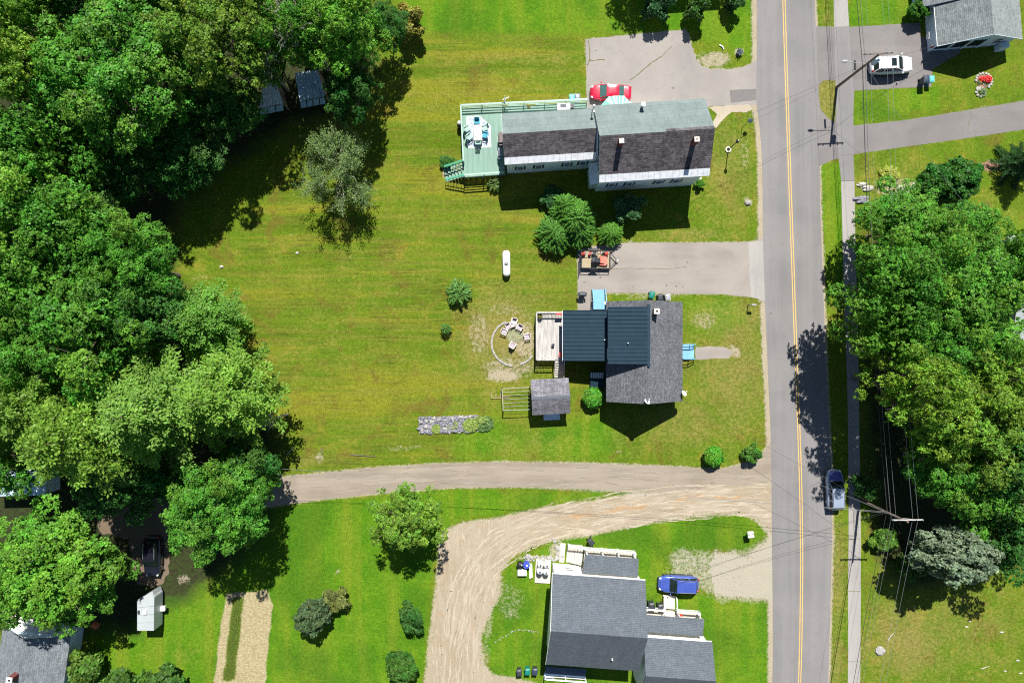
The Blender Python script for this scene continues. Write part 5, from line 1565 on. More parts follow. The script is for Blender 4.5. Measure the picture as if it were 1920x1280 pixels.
# east wing and its porch
wx, wy = G(1252, 1221)
wg = thing('house_wing', 'lower grey roofed wing on the road side of the house at the bottom', 'house', (wx, wy, 0), GA)
w2 = 3.68
gable_walls(wg, -w2 - 0.1, w2 - 0.3, 2.85, -2.85, 4.2, 4.2, 0, 6.1, M['white'])
gable_roof(wg, -w2 - 0.1, w2, 3.2, -3.2, 4.15, 4.15, 0, 6.3, M['grey_roof_x'], M['grey_roof_x'], 0.14)
MB().box((-0.05, 3.24, 4.06), (2 * w2, 0.07, 0.13)).build('gutter', M['white'], wg)
V = lambda x, y, h: LP(wg, x, y, h)
pc = [V(1208, 1151.2, 2.6), V(1320.5, 1159.8, 2.6), V(1318, 1192.5, 3.3), V(1207, 1184, 3.3)]
MB().slab(pc, 0.11).build('porch_roof', M['grey_roof_x'], wg)
yp, xw, xe = pc[0].y, pc[0].x, pc[1].x
MB().box(((xw + xe) / 2, (yp + 2.9) / 2 - 0.1, 0.4), (xe - xw - 0.4, yp - 2.9 - 0.2, 0.6)).build('porch_floor', M['cream'], wg)
sa, sb = V(1244, 1140, 0.7).x, V(1267, 1140, 0.7).x
railing(wg, [(xw + 0.2, yp + 0.18, 0.7), (sa - 0.1, yp + 0.18, 0.7)], 0.9, 'white', 'porch_railing', 2.0, 1, 0.12, 0.12, 0.15)
railing(wg, [(sb + 0.1, yp + 0.18, 0.7), (xe - 0.2, yp + 0.18, 0.7), (xe - 0.2, 2.9, 0.7)], 0.9, 'white', 'porch_railing', 2.0, 1, 0.12, 0.12, 0.15)
for x in (xw + 0.3, sa - 0.1, sb + 0.1, xe - 0.3):
    MB().box((x, yp - 0.12, 1.62), (0.12, 0.12, 1.84)).build('porch_post', M['white'], wg)
for i in range(5):
    MB().box(((sa + sb) / 2, yp + 0.2 + 0.28 * i, 0.31 - 0.06 * i), (sb - sa - 0.1, 0.27, 0.62 - 0.12 * i)).build('step', M['cream'], wg)
m = MB()
for x in (sa, sb):
    m.bar((x, yp + 0.1, 1.55), (x, yp + 1.4, 0.95), 0.1, 0.07); m.box((x, yp + 1.38, 0.45), (0.1, 0.1, 0.9))
m.build('stair_railing', M['white'], wg)
MB().slab([(0.95, 4.62, 2.73), (1.06, 4.62, 2.73), (2.85, 5.42, 2.60), (2.75, 5.45, 2.60)], 0.02).build('roof_patch', M['charcoal'], wg)
for x in (-2.2, 1.9): window(wg, (x, 2.85, 3.55), (1, 0, 0), (0, 1, 0), 0.9, 0.3, False)
q = V(1275.5, 1152.5, 1.2)
tag(MB().obox(P(1275.5, 1152.5, 1.55), (0.28, -0.02, 0), (0, 0.09, 0), (0, 0, 0.12)).build('flower_box', M['redpaint']), 'red flower box on the white porch railing of the wing', 'flower box')
# back deck, its shade put into the navy of the floor
bd0 = P(1062, 1258, 0)
bd = thing('back_porch', 'porch painted navy for its shade, with white rail along the south wall of the house at the bottom', 'porch', (bd0.x, bd0.y, 0), GA)
MB().box((-0.2, 0.35, 0.9), (4.6, 1.0, 0.1)).build('floor', M['darkblue'], bd)
MB().box((-2.0, -0.55, 0.35), (1.15, 0.75, 0.08)).build('landing', M['bluewall'], bd)
railing(bd, [(-2.5, -0.18, 0.95), (2.1, -0.18, 0.95)], 0.9, 'white', 'railing', 2.3, 1)
for x in (-2.4, 2.0): MB().box((x, -0.1, 0.44), (0.12, 0.12, 0.86)).build('post', M['white'], bd)

# ---- grey house at the top right
tx, ty = G(1812.5, 96)
th_ = thing('bungalow', 'grey shingled bungalow with gable wall coloured shade blue at the top right corner', 'house', (tx, ty, 0), R(4.8))
hw, yS, yN = 4.77, 0.0, 16.0
pr = [(-hw + 0.3, 0), (hw - 0.3, 0), (hw - 0.3, 2.3), (0.1, 4.1), (-hw + 0.3, 2.3)]
vs = [(x, 0.35, z) for x, z in pr] + [(x, yN, z) for x, z in pr]
MB().add(vs, [(4, 3, 2, 1, 0), (5, 6, 7, 8, 9)] + [(i, (i + 1) % 5, 5 + (i + 1) % 5, 5 + i) for i in range(5)]).build('wall', M['bluewall'], th_)
MB().slab([(hw, yS, 2.25), (hw, yN, 2.25), (0.1, yN, 4.3), (0.1, yS, 4.3)], 0.12).build('roof', M['pale_roof'], th_)
MB().slab([(-hw, yS, 2.25), (-hw, 4.55, 2.25), (0.096, 4.55, 4.298), (0.096, yS, 4.298)], 0.12).build('roof', M['light_roof'], th_)
MB().slab([(-hw - 1.15, 4.56, 2.1), (-hw - 1.15, yN, 2.1), (0.094, yN, 4.34), (0.094, 4.56, 4.34)], 0.12).build('roof', M['light_roof'], th_)
MB().box((-hw - 0.3, 10.3, 1.0), (1.4, 11.2, 2.0)).build('wall', M['bluewall'], th_)
MB().bar((-hw - 0.03, yS, 2.2), (-hw - 0.03, 4.5, 2.2), 0.05, 0.13).build('gutter', M['white'], th_)
for a, b in (((-hw, 2.18), (0.1, 4.22)), ((hw, 2.18), (0.1, 4.22))):
    MB().bar((a[0], -0.02, a[1]), (b[0], -0.02, b[1]), 0.03, 0.16).build('bargeboard', M['bluewall'], th_)
for i in range(3):
    x = -3.55 + 1.85 * i
    MB().box((x, 0.33, 1.35), (1.55, 0.06, 1.5)).build('porch_screen', M['glass'], th_)
for i in range(4):
    MB().box((-4.46 + 1.85 * i, 0.30, 1.2), (0.22, 0.12, 2.2)).build('porch_post', M['bluewall'], th_)
window(th_, (2.6, 0.35, 1.5), (1, 0, 0), (0, -1, 0), 0.9, 1.0, False)
MB().box((3.6, -0.1, 0.6), (0.9, 0.6, 1.2)).build('heat_pump', M['bluewall'], th_)
fl = P(1752, 85, 1.6)
ft = thing('flag', 'small red and white flag on a slanted staff at the bungalow corner', 'flag', tuple(fl), R(200))
MB().tube([(-0.4, 0, -0.5), (0.5, 0, 0.3)], 0.02, 6).build('staff', M['white'], ft)
MB().patch((0.45, 0, 0.26), (0.45, 0.05, -0.35), (-0.15, 0.12, -0.75), (-0.1, 0.05, -0.18), 5, 4, 0.05).build('cloth', M['flagcloth'], ft)
ar = P(1748, 68, 1.2)
at_ = thing('garden_arch', 'white metal garden arch lying against the bungalow wall', 'trellis', (ar.x, ar.y, 0), R(10))
m = MB()
for dy in (-0.25, 0, 0.22):
    m.tube([(0.5, -1.0 + dy * 0.2, 0.3 + dy), (-0.25, -0.75, 1.0 + dy), (-0.5, 0, 1.2 + dy), (-0.25, 0.75, 1.0 + dy), (0.5, 1.05, 0.3 + dy)], 0.025, 5)
m.build('hoops', M['white'], at_)

# ---- house at the bottom left with tarpaulins
bx, by = G(102, 1163)
bh = thing('shingled_house', 'mid grey shingled house at the bottom left corner', 'house', (bx, by, 0), R(-8.4))
pr = [(-3.5, 0), (3.5, 0), (3.5, 2.95), (0, 4.85), (-3.5, 2.95)]
vs = [(x, -9.5, z) for x, z in pr] + [(x, -0.3, z) for x, z in pr]
MB().add(vs, [(4, 3, 2, 1, 0), (5, 6, 7, 8, 9)] + [(i, (i + 1) % 5, 5 + (i + 1) % 5, 5 + i) for i in range(5)]).build('wall', M['bluewall'], bh)
MB().slab([(3.8, -9.8, 2.9), (3.8, 0, 2.9), (0, 0, 5.0), (0, -9.8, 5.0)], 0.13).build('roof', M['left_roof'], bh)
MB().slab([(-3.8, -9.8, 2.9), (-3.8, 0, 2.9), (-0.004, 0, 4.998), (-0.004, -9.8, 4.998)], 0.13).build('roof', M['left_roof'], bh)
q = LP(bh, 22, 1272, 5.6)
chimney(bh, q[:2], 0.6, 4.2, 5.9, 'white', True)
tp = P(85, 1176, 2.0)
tt = thing('tarpaulin', 'crumpled pale tarpaulins over the lean-to against the shingled house', 'tarpaulin', (tp.x, tp.y, 0), R(-6))
vs, fs = [], []
nu, nv = 44, 16
for j in range(nv + 1):
    for i in range(nu + 1):
        x = -3.4 + 6.4 * i / nu; y = -0.9 + 1.9 * j / nv
        z = 2.7 - 0.5 * (j / nv) + 0.16 * mnoise.noise(Vector((x * 1.7, y * 3.2, 3))) + 0.10 * mnoise.noise(Vector((x * 5, y * 6, 8)))
        y += 0.25 * mnoise.noise(Vector((x * 0.9, 5, 1))) * (j / nv)
        vs.append((x, y, z))
fs = [(j * (nu + 1) + i, j * (nu + 1) + i + 1, (j + 1) * (nu + 1) + i + 1, (j + 1) * (nu + 1) + i) for j in range(nv) for i in range(nu)]
MB().add(vs, fs).build('sheet', M['tarp'], tt)
m = MB()
for x in (-3.2, -1, 1.2, 2.8): m.tube([(x, 0.6, 0), (x, 0.6, 2.3)], 0.06, 6)
m.build('posts', M['wood'], tt)
def lump(name, lab, cat, x, y, h, s, mat, rz=0.0):
    p = P(x, y, h)
    return tag(MB().obox((p.x, p.y, h / 2 + 0.01), (s[0] / 2 * math.cos(rz), s[0] / 2 * math.sin(rz), 0), (-s[1] / 2 * math.sin(rz), s[1] / 2 * math.cos(rz), 0), (0, 0, h / 2)).ball((p.x, p.y, h), s[0] * 0.45, s[1] * 0.45, 0.12, 8, 4, 0.2, int(x)).build(name, M[mat]), lab, cat)
lump('storage_box', 'tan box beside the tarpaulin at the bottom left', 'box', 17, 1165, 0.9, (1.0, 0.8), 'cream', 0.4)
lump('plastic_tub', 'pink plastic tub beside the tarpaulin at the bottom left', 'tub', 28, 1160, 0.9, (0.45, 0.5), 'pink', 0.3)
lump('plastic_tub', 'orange plastic tub under the maple edge beside the driveway, upper of two', 'tub', 163, 1137, 0.6, (0.7, 0.5), 'orange', 0.5)
lump('plastic_tub', 'orange plastic tub under the maple edge, lower of two', 'tub', 176, 1174, 0.6, (0.7, 0.5), 'orange', -0.4)

# ---- huts in the wood
def hut(label, NW, NE, SE, SW, h, roofm, nb):
    cpx = sum(p[0] for p in (NW, NE, SE, SW)) / 4; cpy = sum(p[1] for p in (NW, NE, SE, SW)) / 4
    p = P(cpx, cpy, 0)
    t = thing('wood_hut', label, 'shed', (p.x, p.y, 0), 0, 'huts in the wood')
    c = [LP(t, *NW, h + 0.35), LP(t, *NE, h + 0.35), LP(t, *SE, h), LP(t, *SW, h)]
    n = 7
    for i in range(n):
        a, b = c[0].lerp(c[1], i / n), c[0].lerp(c[1], (i + 1) / n - 0.012); d, e = c[3].lerp(c[2], i / n), c[3].lerp(c[2], (i + 1) / n - 0.012)
        dz = Vector((0, 0, 0.02 * (i % 2)))
        MB().slab([a + dz, b + dz, e + dz, d + dz], 0.05).build('roof_sheet', M[roofm], t)
    m = MB()
    for q in c: m.tube([(q.x * 0.95, q.y * 0.95, 0), (q.x * 0.95, q.y * 0.95, q.z - 0.1)], 0.08, 6)
    m.bar(c[0] * 0.95 - Vector((0, 0, .15)), c[3] * 0.95 - Vector((0, 0, .15)), 0.1, 0.1).bar(c[1] * 0.95 - Vector((0, 0, .15)), c[2] * 0.95 - Vector((0, 0, .15)), 0.1, 0.1)
    m.build('posts', M['wood'], t)
    for i in range(nb):
        a, b = c[3].lerp(c[2], i / nb + 0.02), c[3].lerp(c[2], (i + 1) / nb - 0.02)
        o = Vector((0, -0.06, -0.06))
        MB().slab([a + o, b + o, b + Vector((0, -0.70, -0.26)), a + Vector((0, -0.70, -0.26))], 0.05).build('awning_panel', M['awningblue'], t)
    for k in (0, 1):
        a, b = (c[0], c[3]) if k == 0 else (c[1], c[2])
        MB().slab([Vector((a.x * .93, a.y * .93, 0.05)), Vector((b.x * .93, b.y * .93, 0.05)), Vector((b.x * .93, b.y * .93, 1.9)), Vector((a.x * .93, a.y * .93, 1.9))], 0.04).build('side_wall', M['wood'], t)
    return t
hut('left hut in the wood with three pale blue front panels', (493, 162), (517, 152), (531, 194), (486, 203), 2.3, 'galv', 3)
hut('right hut in the wood with four pale blue front panels', (553, 137), (596, 131), (610, 181), (562, 190), 2.4, 'sheetblue', 4)
# stacked firewood between the two huts and planks in the right hut
ob = P(40, 912, 2.6)
lo = thing('outbuilding', 'outbuilding with blue sheet roof under the pines at the left edge', 'shed', (ob.x, ob.y, 0), R(1.5))
for i in range(8):
    MB().slab([(-3.6 + i * 0.8, 1.6, 2.95 + 0.015 * (i % 2)), (-2.82 + i * 0.8, 1.6, 2.95 + 0.015 * (i % 2)), (-2.82 + i * 0.8, -1.0, 2.6 + 0.015 * (i % 2)), (-3.6 + i * 0.8, -1.0, 2.6 + 0.015 * (i % 2))], 0.05).build('roof_sheet', M['sheetblue'], lo)
MB().box((-0.4, 0.3, 1.25), (6.0, 2.4, 2.5)).build('wall', M['bluewall'], lo)
# white roofed house in the trees at the right edge
rp = P(1868, 545, 0)
rh = thing('white_roofed_house', 'house with white roof glimpsed through the trees at the right edge', 'house', (rp.x, rp.y, 0), R(3))
gable_walls(rh, -1.2, 9.0, 5.4, -5.4, 4.2, 4.2, 0, 5.6, M['bluewall'])
gable_roof(rh, -1.6, 9.4, 5.8, -5.8, 4.2, 4.2, 0, 5.8, M['camperwhite'], M['camperwhite'], 0.14)
# house beyond the top edge: only its shadow falls into the photo
nx_, ny_ = G(1272, -108)
nh = thing('neighbour_house', 'house just beyond the top edge whose shadow lies on the grass', 'house', (nx_, ny_, 0), R(4))
gable_walls(nh, -4.7, 4.7, 4.0, -4.0, 5.2, 5.2, 0, 7.2, M['clap'])
gable_roof(nh, -5.0, 5.0, 4.3, -4.3, 5.15, 5.15, 0, 7.4, M['grey_roof_x'], M['grey_roof_x'])
# ------------------------------------------------------------------ vehicles
def car(name, label, px, py, head, L, W, kind, paint, roofpaint=None, group=None, hood=None, glass='carglass', rails=False, sunroof=False):
    p = P(px, py, 0.8)
    t = thing(name, label, 'car', (p.x, p.y, 0), R(head), group)
    hl, hw = L / 2, W / 2
    suv = kind == 'suv'
    zr = 1.68 if suv else 1.44
    belt = 1.06 if suv else 0.94
    def ztop(x):
        u = x / hl
        if u > 0.40: return belt - 0.02 - (u - 0.40) ** 2 * (0.62 if suv else 0.55) - max(0, u - 0.9) * 1.6
        if u < -0.62 and not suv: return belt + 0.02 - max(0, -u - 0.9) * 1.8
        if u < -0.9: return belt - (-u - 0.9) * 1.5
        return belt
    def halfw(x):
        u = abs(x / hl)
        return hw * (1 - (0.40 if x > 0 else 0.24) * max(0, (u - 0.5) / 0.5) ** 2.4 - 0.02 * u)
    stn = [-1, -0.985, -0.94, -0.86, -0.75, -0.6, -0.4, -0.2, 0, 0.2, 0.4, 0.55, 0.7, 0.82, 0.91, 0.965, 0.99, 1.0]
    sec = [(0.86, 0.20), (0.97, 0.34), (1.0, 0.58), (0.985, 0.80), (0.93, 0.94), (0.80, 0.99), (0.45, 1.01), (0, 1.02)]
    vs, fs = [], []
    m = len(sec) * 2 - 1
    for s in stn:
        x = s * hl; w = halfw(x); z1 = ztop(x)
        e = 1.0
        if abs(s) > 0.95: w *= 1 - (abs(s) - 0.95) * 2.2
        prof = [(a * w, 0.2 + (b - 0.2) * (z1 - 0.2) / 0.8 if b > 0.2 else b) for a, b in sec]
        row = [(x, -y, z) for y, z in prof] + [(x, y, z) for y, z in reversed(prof[:-1])]
        vs += row
    n = len(stn)
    for i in range(n - 1):
        for k in range(m - 1):
            a = i * m + k
            fs.append((a, a + m, a + m + 1, a + 1))
    fs.append(tuple(range(m))); fs.append(tuple((n - 1) * m + k for k in range(m - 1, -1, -1)))
    body = MB().add(vs, fs)
    # cabin
    xb1, xr1 = (0.47 * hl, 0.13 * hl) if suv else (0.55 * hl, 0.23 * hl)
    xr0, xb0 = (-0.80 * hl, -0.93 * hl) if suv else (-0.35 * hl, -0.64 * hl)
    wb, wr = hw * 0.92, hw * 0.74
    zb = belt - 0.02
    B = [Vector((xb1, -wb * 0.9, zb)), Vector((xb1, wb * 0.9, zb)), Vector((xb0, wb * 0.92, zb)), Vector((xb0, -wb * 0.92, zb))]
    T = [Vector((xr1, -wr, zr - 0.03)), Vector((xr1, wr, zr - 0.03)), Vector((xr0, wr * 0.96, zr - 0.04)), Vector((xr0, -wr * 0.96, zr - 0.04))]
    cab = MB()
    for i in range(4):
        j = (i + 1) % 4
        cab.patch(B[i], B[j], T[j], T[i], 4, 3, 0.0)
    body.add(cab.v, cab.f)
    body.build('body', M[paint], t, True)
    rf = MB().patch(T[3], T[0], T[1], T[2], 8, 8, 0.055)
    rf.build('roof', M[roofpaint or paint], t, True)
    def glass_panel(nm, a, b, c, d, inset=0.06, off=0.012, bul=0.03):
        a, b, c, d = map(Vector, (a, b, c, d))
        ctr = (a + b + c + d) / 4
        nrm = (b - a).cross(d - a).normalized()
        if nrm.dot(ctr - Vector((0, 0, 0.9))) < 0: nrm = -nrm
        q = [v + (ctr - v).normalized() * inset + nrm * off for v in (a, b, c, d)]
        mb = MB().patch(*q, 6, 4, bul if (q[1] - q[0]).cross(q[3] - q[0]).dot(nrm) > 0 else -bul)
        return mb.build(nm, M[glass], t, True)
    glass_panel('windscreen', B[0], B[1], T[1], T[0], 0.07)
    glass_panel('rear_window', B[2], B[3], T[3], T[2], 0.09)
    for s, (b0, b1, t0, t1) in ((-1, (B[0], B[3], T[0], T[3])), (1, (B[1], B[2], T[1], T[2]))):
        nd = 3 if suv else 2
        for k in range(nd):
            u0, u1 = k / nd + 0.012, (k + 1) / nd - 0.012
            glass_panel('side_window', b0.lerp(b1, u0), b0.lerp(b1, u1), t0.lerp(t1, u1), t0.lerp(t1, u0), 0.06, 0.012, 0.0)
    # bonnet and boot lid sit a hair above the body
    def lid(nm, x0, x1, f0, f1, mt):
        mb = MB(); vv = []
        nu, nv = 8, 6
        for j in range(nv + 1):
            for i in range(nu + 1):
                x = x0 + (x1 - x0) * i / nu
                w = halfw(x) * (f0 + (f1 - f0) * i / nu)
                y = -w + 2 * w * j / nv
                yr_ = abs(y) / halfw(x)
                z = ztop(x) + (1.02 - 0.04 * max(0, (yr_ - 0.45)) / 0.4 - 1.0) * 0.8 + 0.014
                vv.append((x, y, z))
        mb.add(vv, [(j * (nu + 1) + i, j * (nu + 1) + i + 1, (j + 1) * (nu + 1) + i + 1, (j + 1) * (nu + 1) + i) for j in range(nv) for i in range(nu)])
        mb.build(nm, M[mt], t, True)
    lid('bonnet', xb1 + 0.05, hl * 0.9, 0.80, 0.76, hood or paint)
    if not suv: lid('boot_lid', -hl * 0.95, xb0 - 0.03, 0.72, 0.78, paint)
    for s in (-1, 1):
        MB().ball((hl * 0.885, s * halfw(hl * 0.885) * 0.80, ztop(hl * 0.885) - 0.10), 0.22, 0.14, 0.09, 10, 6).build('headlight', M['lamp'], t, True)
        MB().ball((-hl * 0.955, s * halfw(-hl * 0.955) * 0.84, belt - 0.12), 0.12, 0.13, 0.13, 8, 6).build('tail_light', M['taillamp'], t, True)
        MB().ball((xb1 - 0.12, s * (hw + 0.10), belt + 0.06), 0.08, 0.14, 0.09, 8, 6).build('mirror', M[paint], t, True)
        for x in (hl * 0.62, -hl * 0.60):
            w = MB()
            y = s * (hw - 0.15)
            pr = [(0.20, -0.11), (0.32, -0.11), (0.345, -0.06), (0.345, 0.06), (0.32, 0.11), (0.20, 0.11)]
            ring = []
            for r_, yy in pr:
                for k in range(18):
                    a = 2 * math.pi * k / 18
                    ring.append((x + r_ * math.cos(a), y + yy, 0.35 + r_ * math.sin(a)))
            ff = [(i * 18 + k, i * 18 + (k + 1) % 18, (i + 1) * 18 + (k + 1) % 18, (i + 1) * 18 + k) for i in range(5) for k in range(18)]
            wo = link('wheel', w.add(ring, ff).mesh('wheel', M['tyre']), t)
            MB().tube([(x, y - s * 0.05, 0.35), (x, y + s * 0.09, 0.35)], 0.205, 14).build('rim', M['rim'], wo)
    if rails:
        for s in (-1, 1):
            MB().tube([(xr1 - 0.25, s * wr * 0.9, zr - 0.01), (xr1 - 0.45, s * wr * 0.9, zr + 0.06), (xr0 + 0.35, s * wr * 0.88, zr + 0.05), (xr0 + 0.15, s * wr * 0.88, zr - 0.02)], 0.025, 6).build('roof_rail', M['metal'], t)
    if sunroof:
        MB().patch((xr1 - 0.85, -wr * 0.62, zr + 0.022), (xr1 - 0.25, -wr * 0.62, zr + 0.012), (xr1 - 0.25, wr * 0.62, zr + 0.012), (xr1 - 0.85, wr * 0.62, zr + 0.022), 4, 4, 0.012).build('sunroof', M['carglass'], t)
    MB().box((hl - 0.05, 0, 0.42), (0.10, W * 0.5, 0.2)).build('grille', M['black'], t)
    for s in (-1, 1):
        MB().box((0.0, s * (hw + 0.004), 0.34), (L * 0.40, 0.05, 0.2)).build('sill', M['black'], t)
    for xx_, nm_ in ((hl * 0.985, 'front_bumper'), (-hl * 0.985, 'rear_bumper')):
        MB().box((xx_, 0, 0.34), (0.09, W * 0.62, 0.18)).build(nm_, M['black'], t)
    for s in (-0.3, 0.25):
        MB().bar((xb1 + 0.02, s * hw - 0.25, belt + 0.045), (xb1 - 0.08, s * hw + 0.28, belt + 0.09), 0.025, 0.02).build('wiper', M['black'], t)
    return t
car('parked_car', 'red saloon car parked on the driveway behind the farmhouse', 1145.5, 173, 178.5, 4.65, 1.82, 'saloon', 'red', glass='tealglass')
car('parked_car', 'white estate car with dark sunroof parked by the bungalow', 1672.5, 122, 2.5, 4.75, 1.95, 'suv', 'whitecar', sunroof=True, rails=True)
car('parked_car', 'bright blue estate car with ribbed roof parked on the gravel pad', 1272, 1095, 178, 4.55, 1.95, 'suv', 'bluecar', rails=True)
car('parked_car', 'silver roofed car with deep blue bonnet standing at the road edge by the tree shade', 1566, 918, 91.5, 4.6, 1.9, 'suv', 'silvercar', hood='navycar', rails=True)
car('parked_car', 'black car parked in deep shade near the white camper', 286, 1043, -91, 4.6, 1.9, 'suv', 'blackcar', rails=True)
tb = [o for o in COL.objects if o.get('label', '').startswith('bright blue estate')][0]
for i in range(3):
    MB().bar((-1.55, -0.28 + 0.28 * i, 1.725), (-0.45, -0.28 + 0.28 * i, 1.735), 0.05, 0.02).build('roof_rib', M['bluecar'], tb)

# camper
p = P(273, 1148, 1.2)
cm_ = thing('camper', 'small white camper with wedge shaped nose on the lower left grass', 'camper', (p.x, p.y, 0), R(0.5))
C_ = lambda x, y, h: LP(cm_, x, y, h)
top = [C_(257.5, 1181.6, 2.4), C_(288.5, 1181.6, 2.4), C_(289.5, 1120, 2.4), C_(286, 1108, 2.25), C_(257.5, 1124, 2.3)]
vs = [tuple(v) for v in top] + [(v.x, v.y, 0.55) for v in top]
MB().add(vs, [(0, 1, 2, 3, 4), (9, 8, 7, 6, 5)] + [(i, 5 + i, 5 + (i + 1) % 5, (i + 1) % 5) for i in range(5)]).build('body', M['camperwhite'], cm_)
for i in range(4):
    a, b = top[0].lerp(top[4], i / 4 + 0.004), top[0].lerp(top[4], (i + 1) / 4 - 0.004)
    c, d = top[1].lerp(top[2], (i + 1) / 4 - 0.004), top[1].lerp(top[2], i / 4 + 0.004)
    MB().slab([v + Vector((0, 0, 0.025 + 0.006 * (i % 2))) for v in (a, b, c, d)], 0.02).build('roof_panel', M['camperwhite'], cm_)
q = C_(272, 1147, 2.45); MB().box((q.x, q.y, 2.52), (0.42, 0.42, 0.16)).build('roof_vent', M['white'], cm_)
q = C_(260, 1147, 2.45); MB().box((q.x, q.y, 2.47), (0.2, 0.4, 0.08)).build('roof_lamp', M['charcoal'], cm_)
xe = top[1].x
MB().box((xe + 0.03, top[1].y + 3.2, 1.5), (0.05, 1.3, 1.5)).build('door', M['galv'], cm_)
MB().box((xe + 0.28, top[1].y + 1.9, 0.9), (0.5, 0.5, 0.35)).build('step_box', M['white'], cm_)
for s in (0.1, 1.7):
    MB().tube([(top[0].x + s, top[0].y + 1.6, 0.33), (top[0].x + s + 0.18, top[0].y + 1.6, 0.33)], 0.33, 14).build('wheel', M['tyre'], cm_)
MB().bar((top[3].x - 0.8, top[3].y, 0.5), (top[3].x - 0.9, top[3].y + 1.0, 0.5), 0.1, 0.1).build('drawbar', M['darkmetal'], cm_)

# trailer with mower and tools
p = P(1116, 488, 0)
tr = thing('utility_trailer', 'open utility trailer with mesh tailgate parked on the tan driveway', 'trailer', (p.x, p.y, 0), R(-1))
l, w = 1.6, 0.98
for i in range(7):
    MB().box((0, -w + 0.14 + i * 0.28, 0.50), (2 * l, 0.27, 0.04)).build('floorboard', M['plywood'], tr)
m = MB()
for s in (-1, 1):
    m.bar((-l, s * w, 0.48), (l, s * w, 0.48), 0.08, 0.1).bar((-l, s * w, 0.95), (l, s * w, 0.95), 0.05, 0.05)
    for x in (-l, -l / 3, l / 3, l): m.box((x, s * w, 0.7), (0.05, 0.05, 0.45))
    m.bar((l, s * w * 0.9, 0.44), (l + 0.85, 0, 0.44), 0.07, 0.08)
m.bar((l, -w, 0.48), (l, w, 0.48), 0.08, 0.1).bar((-l, -w, 0.48), (-l, w, 0.48), 0.08, 0.1).bar((l, -w, 0.95), (l, w, 0.95), 0.05, 0.05)
m.build('frame', M['darkmetal'], tr)
m = MB()
for i in range(8): m.bar((-l - 0.05, -w + 0.02 + i * 0.28, 0.5), (-l - 0.22, -w + 0.02 + i * 0.28, 1.75), 0.03, 0.03)
for k in range(5): m.bar((-l - 0.05 - 0.04 * k, -w, 0.52 + 0.3 * k), (-l - 0.05 - 0.04 * k, w, 0.52 + 0.3 * k), 0.04, 0.03)
m.build('tailgate', M['darkmetal'], tr)
for s in (-1, 1):
    wh = MB().tube([(-0.25, s * (w + 0.06), 0.33), (-0.25, s * (w + 0.26), 0.33)], 0.33, 16).build('wheel', M['tyre'], tr)
    MB().tube([(-0.25, s * (w + 0.20), 0.33), (-0.25, s * (w + 0.275), 0.33)], 0.17, 12).build('rim', M['rim'], wh)
    MB().slab([(-0.75, s * (w + 0.03), 0.70), (0.25, s * (w + 0.03), 0.70), (0.25, s * (w + 0.29), 0.68), (-0.75, s * (w + 0.29), 0.68)], 0.03).build('mudguard', M['darkmetal'], tr)
MB().box((l + 0.9, 0, 0.44), (0.22, 0.14, 0.1)).tube([(l + 0.72, 0, 0.05), (l + 0.72, 0, 0.8)], 0.03, 6).build('hitch', M['metal'], tr)
p = P(1123, 489, 0.6)
mw = thing('riding_mower', 'red zero turn riding mower with black seat standing on the trailer', 'mower', (p.x, p.y, 0.52), R(-2))
MB().prism([(0.02, -0.5), (0.78, -0.55), (0.92, -0.2), (0.92, 0.35), (0.70, 0.55), (0.05, 0.5)], 0.1, 0.26).build('mower_deck', M['coral'], mw)
MB().box((0.32, 0, 0.36), (0.5, 0.62, 0.16)).build('foot_plate', M['coral'], mw)
MB().box((-0.15, 0, 0.5), (0.5, 0.5, 0.12)).box((-0.40, 0, 0.75), (0.12, 0.5, 0.5)).build('seat', M['vinyl'], mw)
MB().box((-0.62, 0, 0.45), (0.5, 0.62, 0.4)).box((-0.66, 0, 0.70), (0.35, 0.4, 0.14)).build('engine', M['charcoal'], mw)
for s in (-1, 1):
    MB().tube([(-0.45, s * 0.36, 0.26), (-0.45, s * 0.56, 0.26)], 0.26, 14).build('wheel', M['tyre'], mw)
    MB().tube([(0.85, s * 0.40, 0.13), (0.85, s * 0.52, 0.13)], 0.13, 10).build('castor', M['tyre'], mw)
    MB().tube([(-0.1, s * 0.33, 0.4), (0.1, s * 0.33, 0.95), (0.12, s * 0.06, 0.98)], 0.02, 6).build('lever', M['black'], mw)
def can(name, label, cat, x, y, z, mat, s=1.0, rz=0.0, grp=None):
    p = P(x, y, z + 0.2)
    t = thing(name, label, cat, (p.x, p.y, z), rz, grp)
    MB().prism([(-0.17 * s, -0.12 * s), (0.17 * s, -0.12 * s), (0.19 * s, 0), (0.17 * s, 0.12 * s), (-0.17 * s, 0.12 * s), (-0.19 * s, 0)], 0, 0.34 * s).build('tank', M[mat], t)
    MB().tube([(-0.1 * s, 0, 0.34 * s), (-0.08 * s, 0, 0.44 * s), (0.08 * s, 0, 0.44 * s), (0.1 * s, 0, 0.34 * s)], 0.025 * s, 6).build('handle', M['black'], t)
    MB().tube([(0.14 * s, 0, 0.34 * s), (0.2 * s, 0, 0.42 * s)], 0.03 * s, 6).build('spout', M['black'], t)
can('fuel_can', 'red fuel can at the tailgate corner of the trailer', 'fuel can', 1093.5, 476.5, 0.52, 'redpaint', 1.25, 0.3)
can('fuel_can', 'red fuel can next to the black one on the trailer', 'fuel can', 1106, 476, 0.52, 'redpaint', 1.1, 1.2)
can('fuel_can', 'black can on the trailer between two red machines', 'fuel can', 1113.5, 475.5, 0.52, 'black', 1.25, 0.7)
p = P(1136.5, 476, 0.7)
bl = thing('backpack_blower', 'red backpack blower at the front corner of the trailer', 'leaf blower', (p.x, p.y, 0.52), 0.6)
MB().ball((0, 0, 0.25), 0.25, 0.22, 0.22, 10, 6).build('motor', M['redpaint'], bl, True)
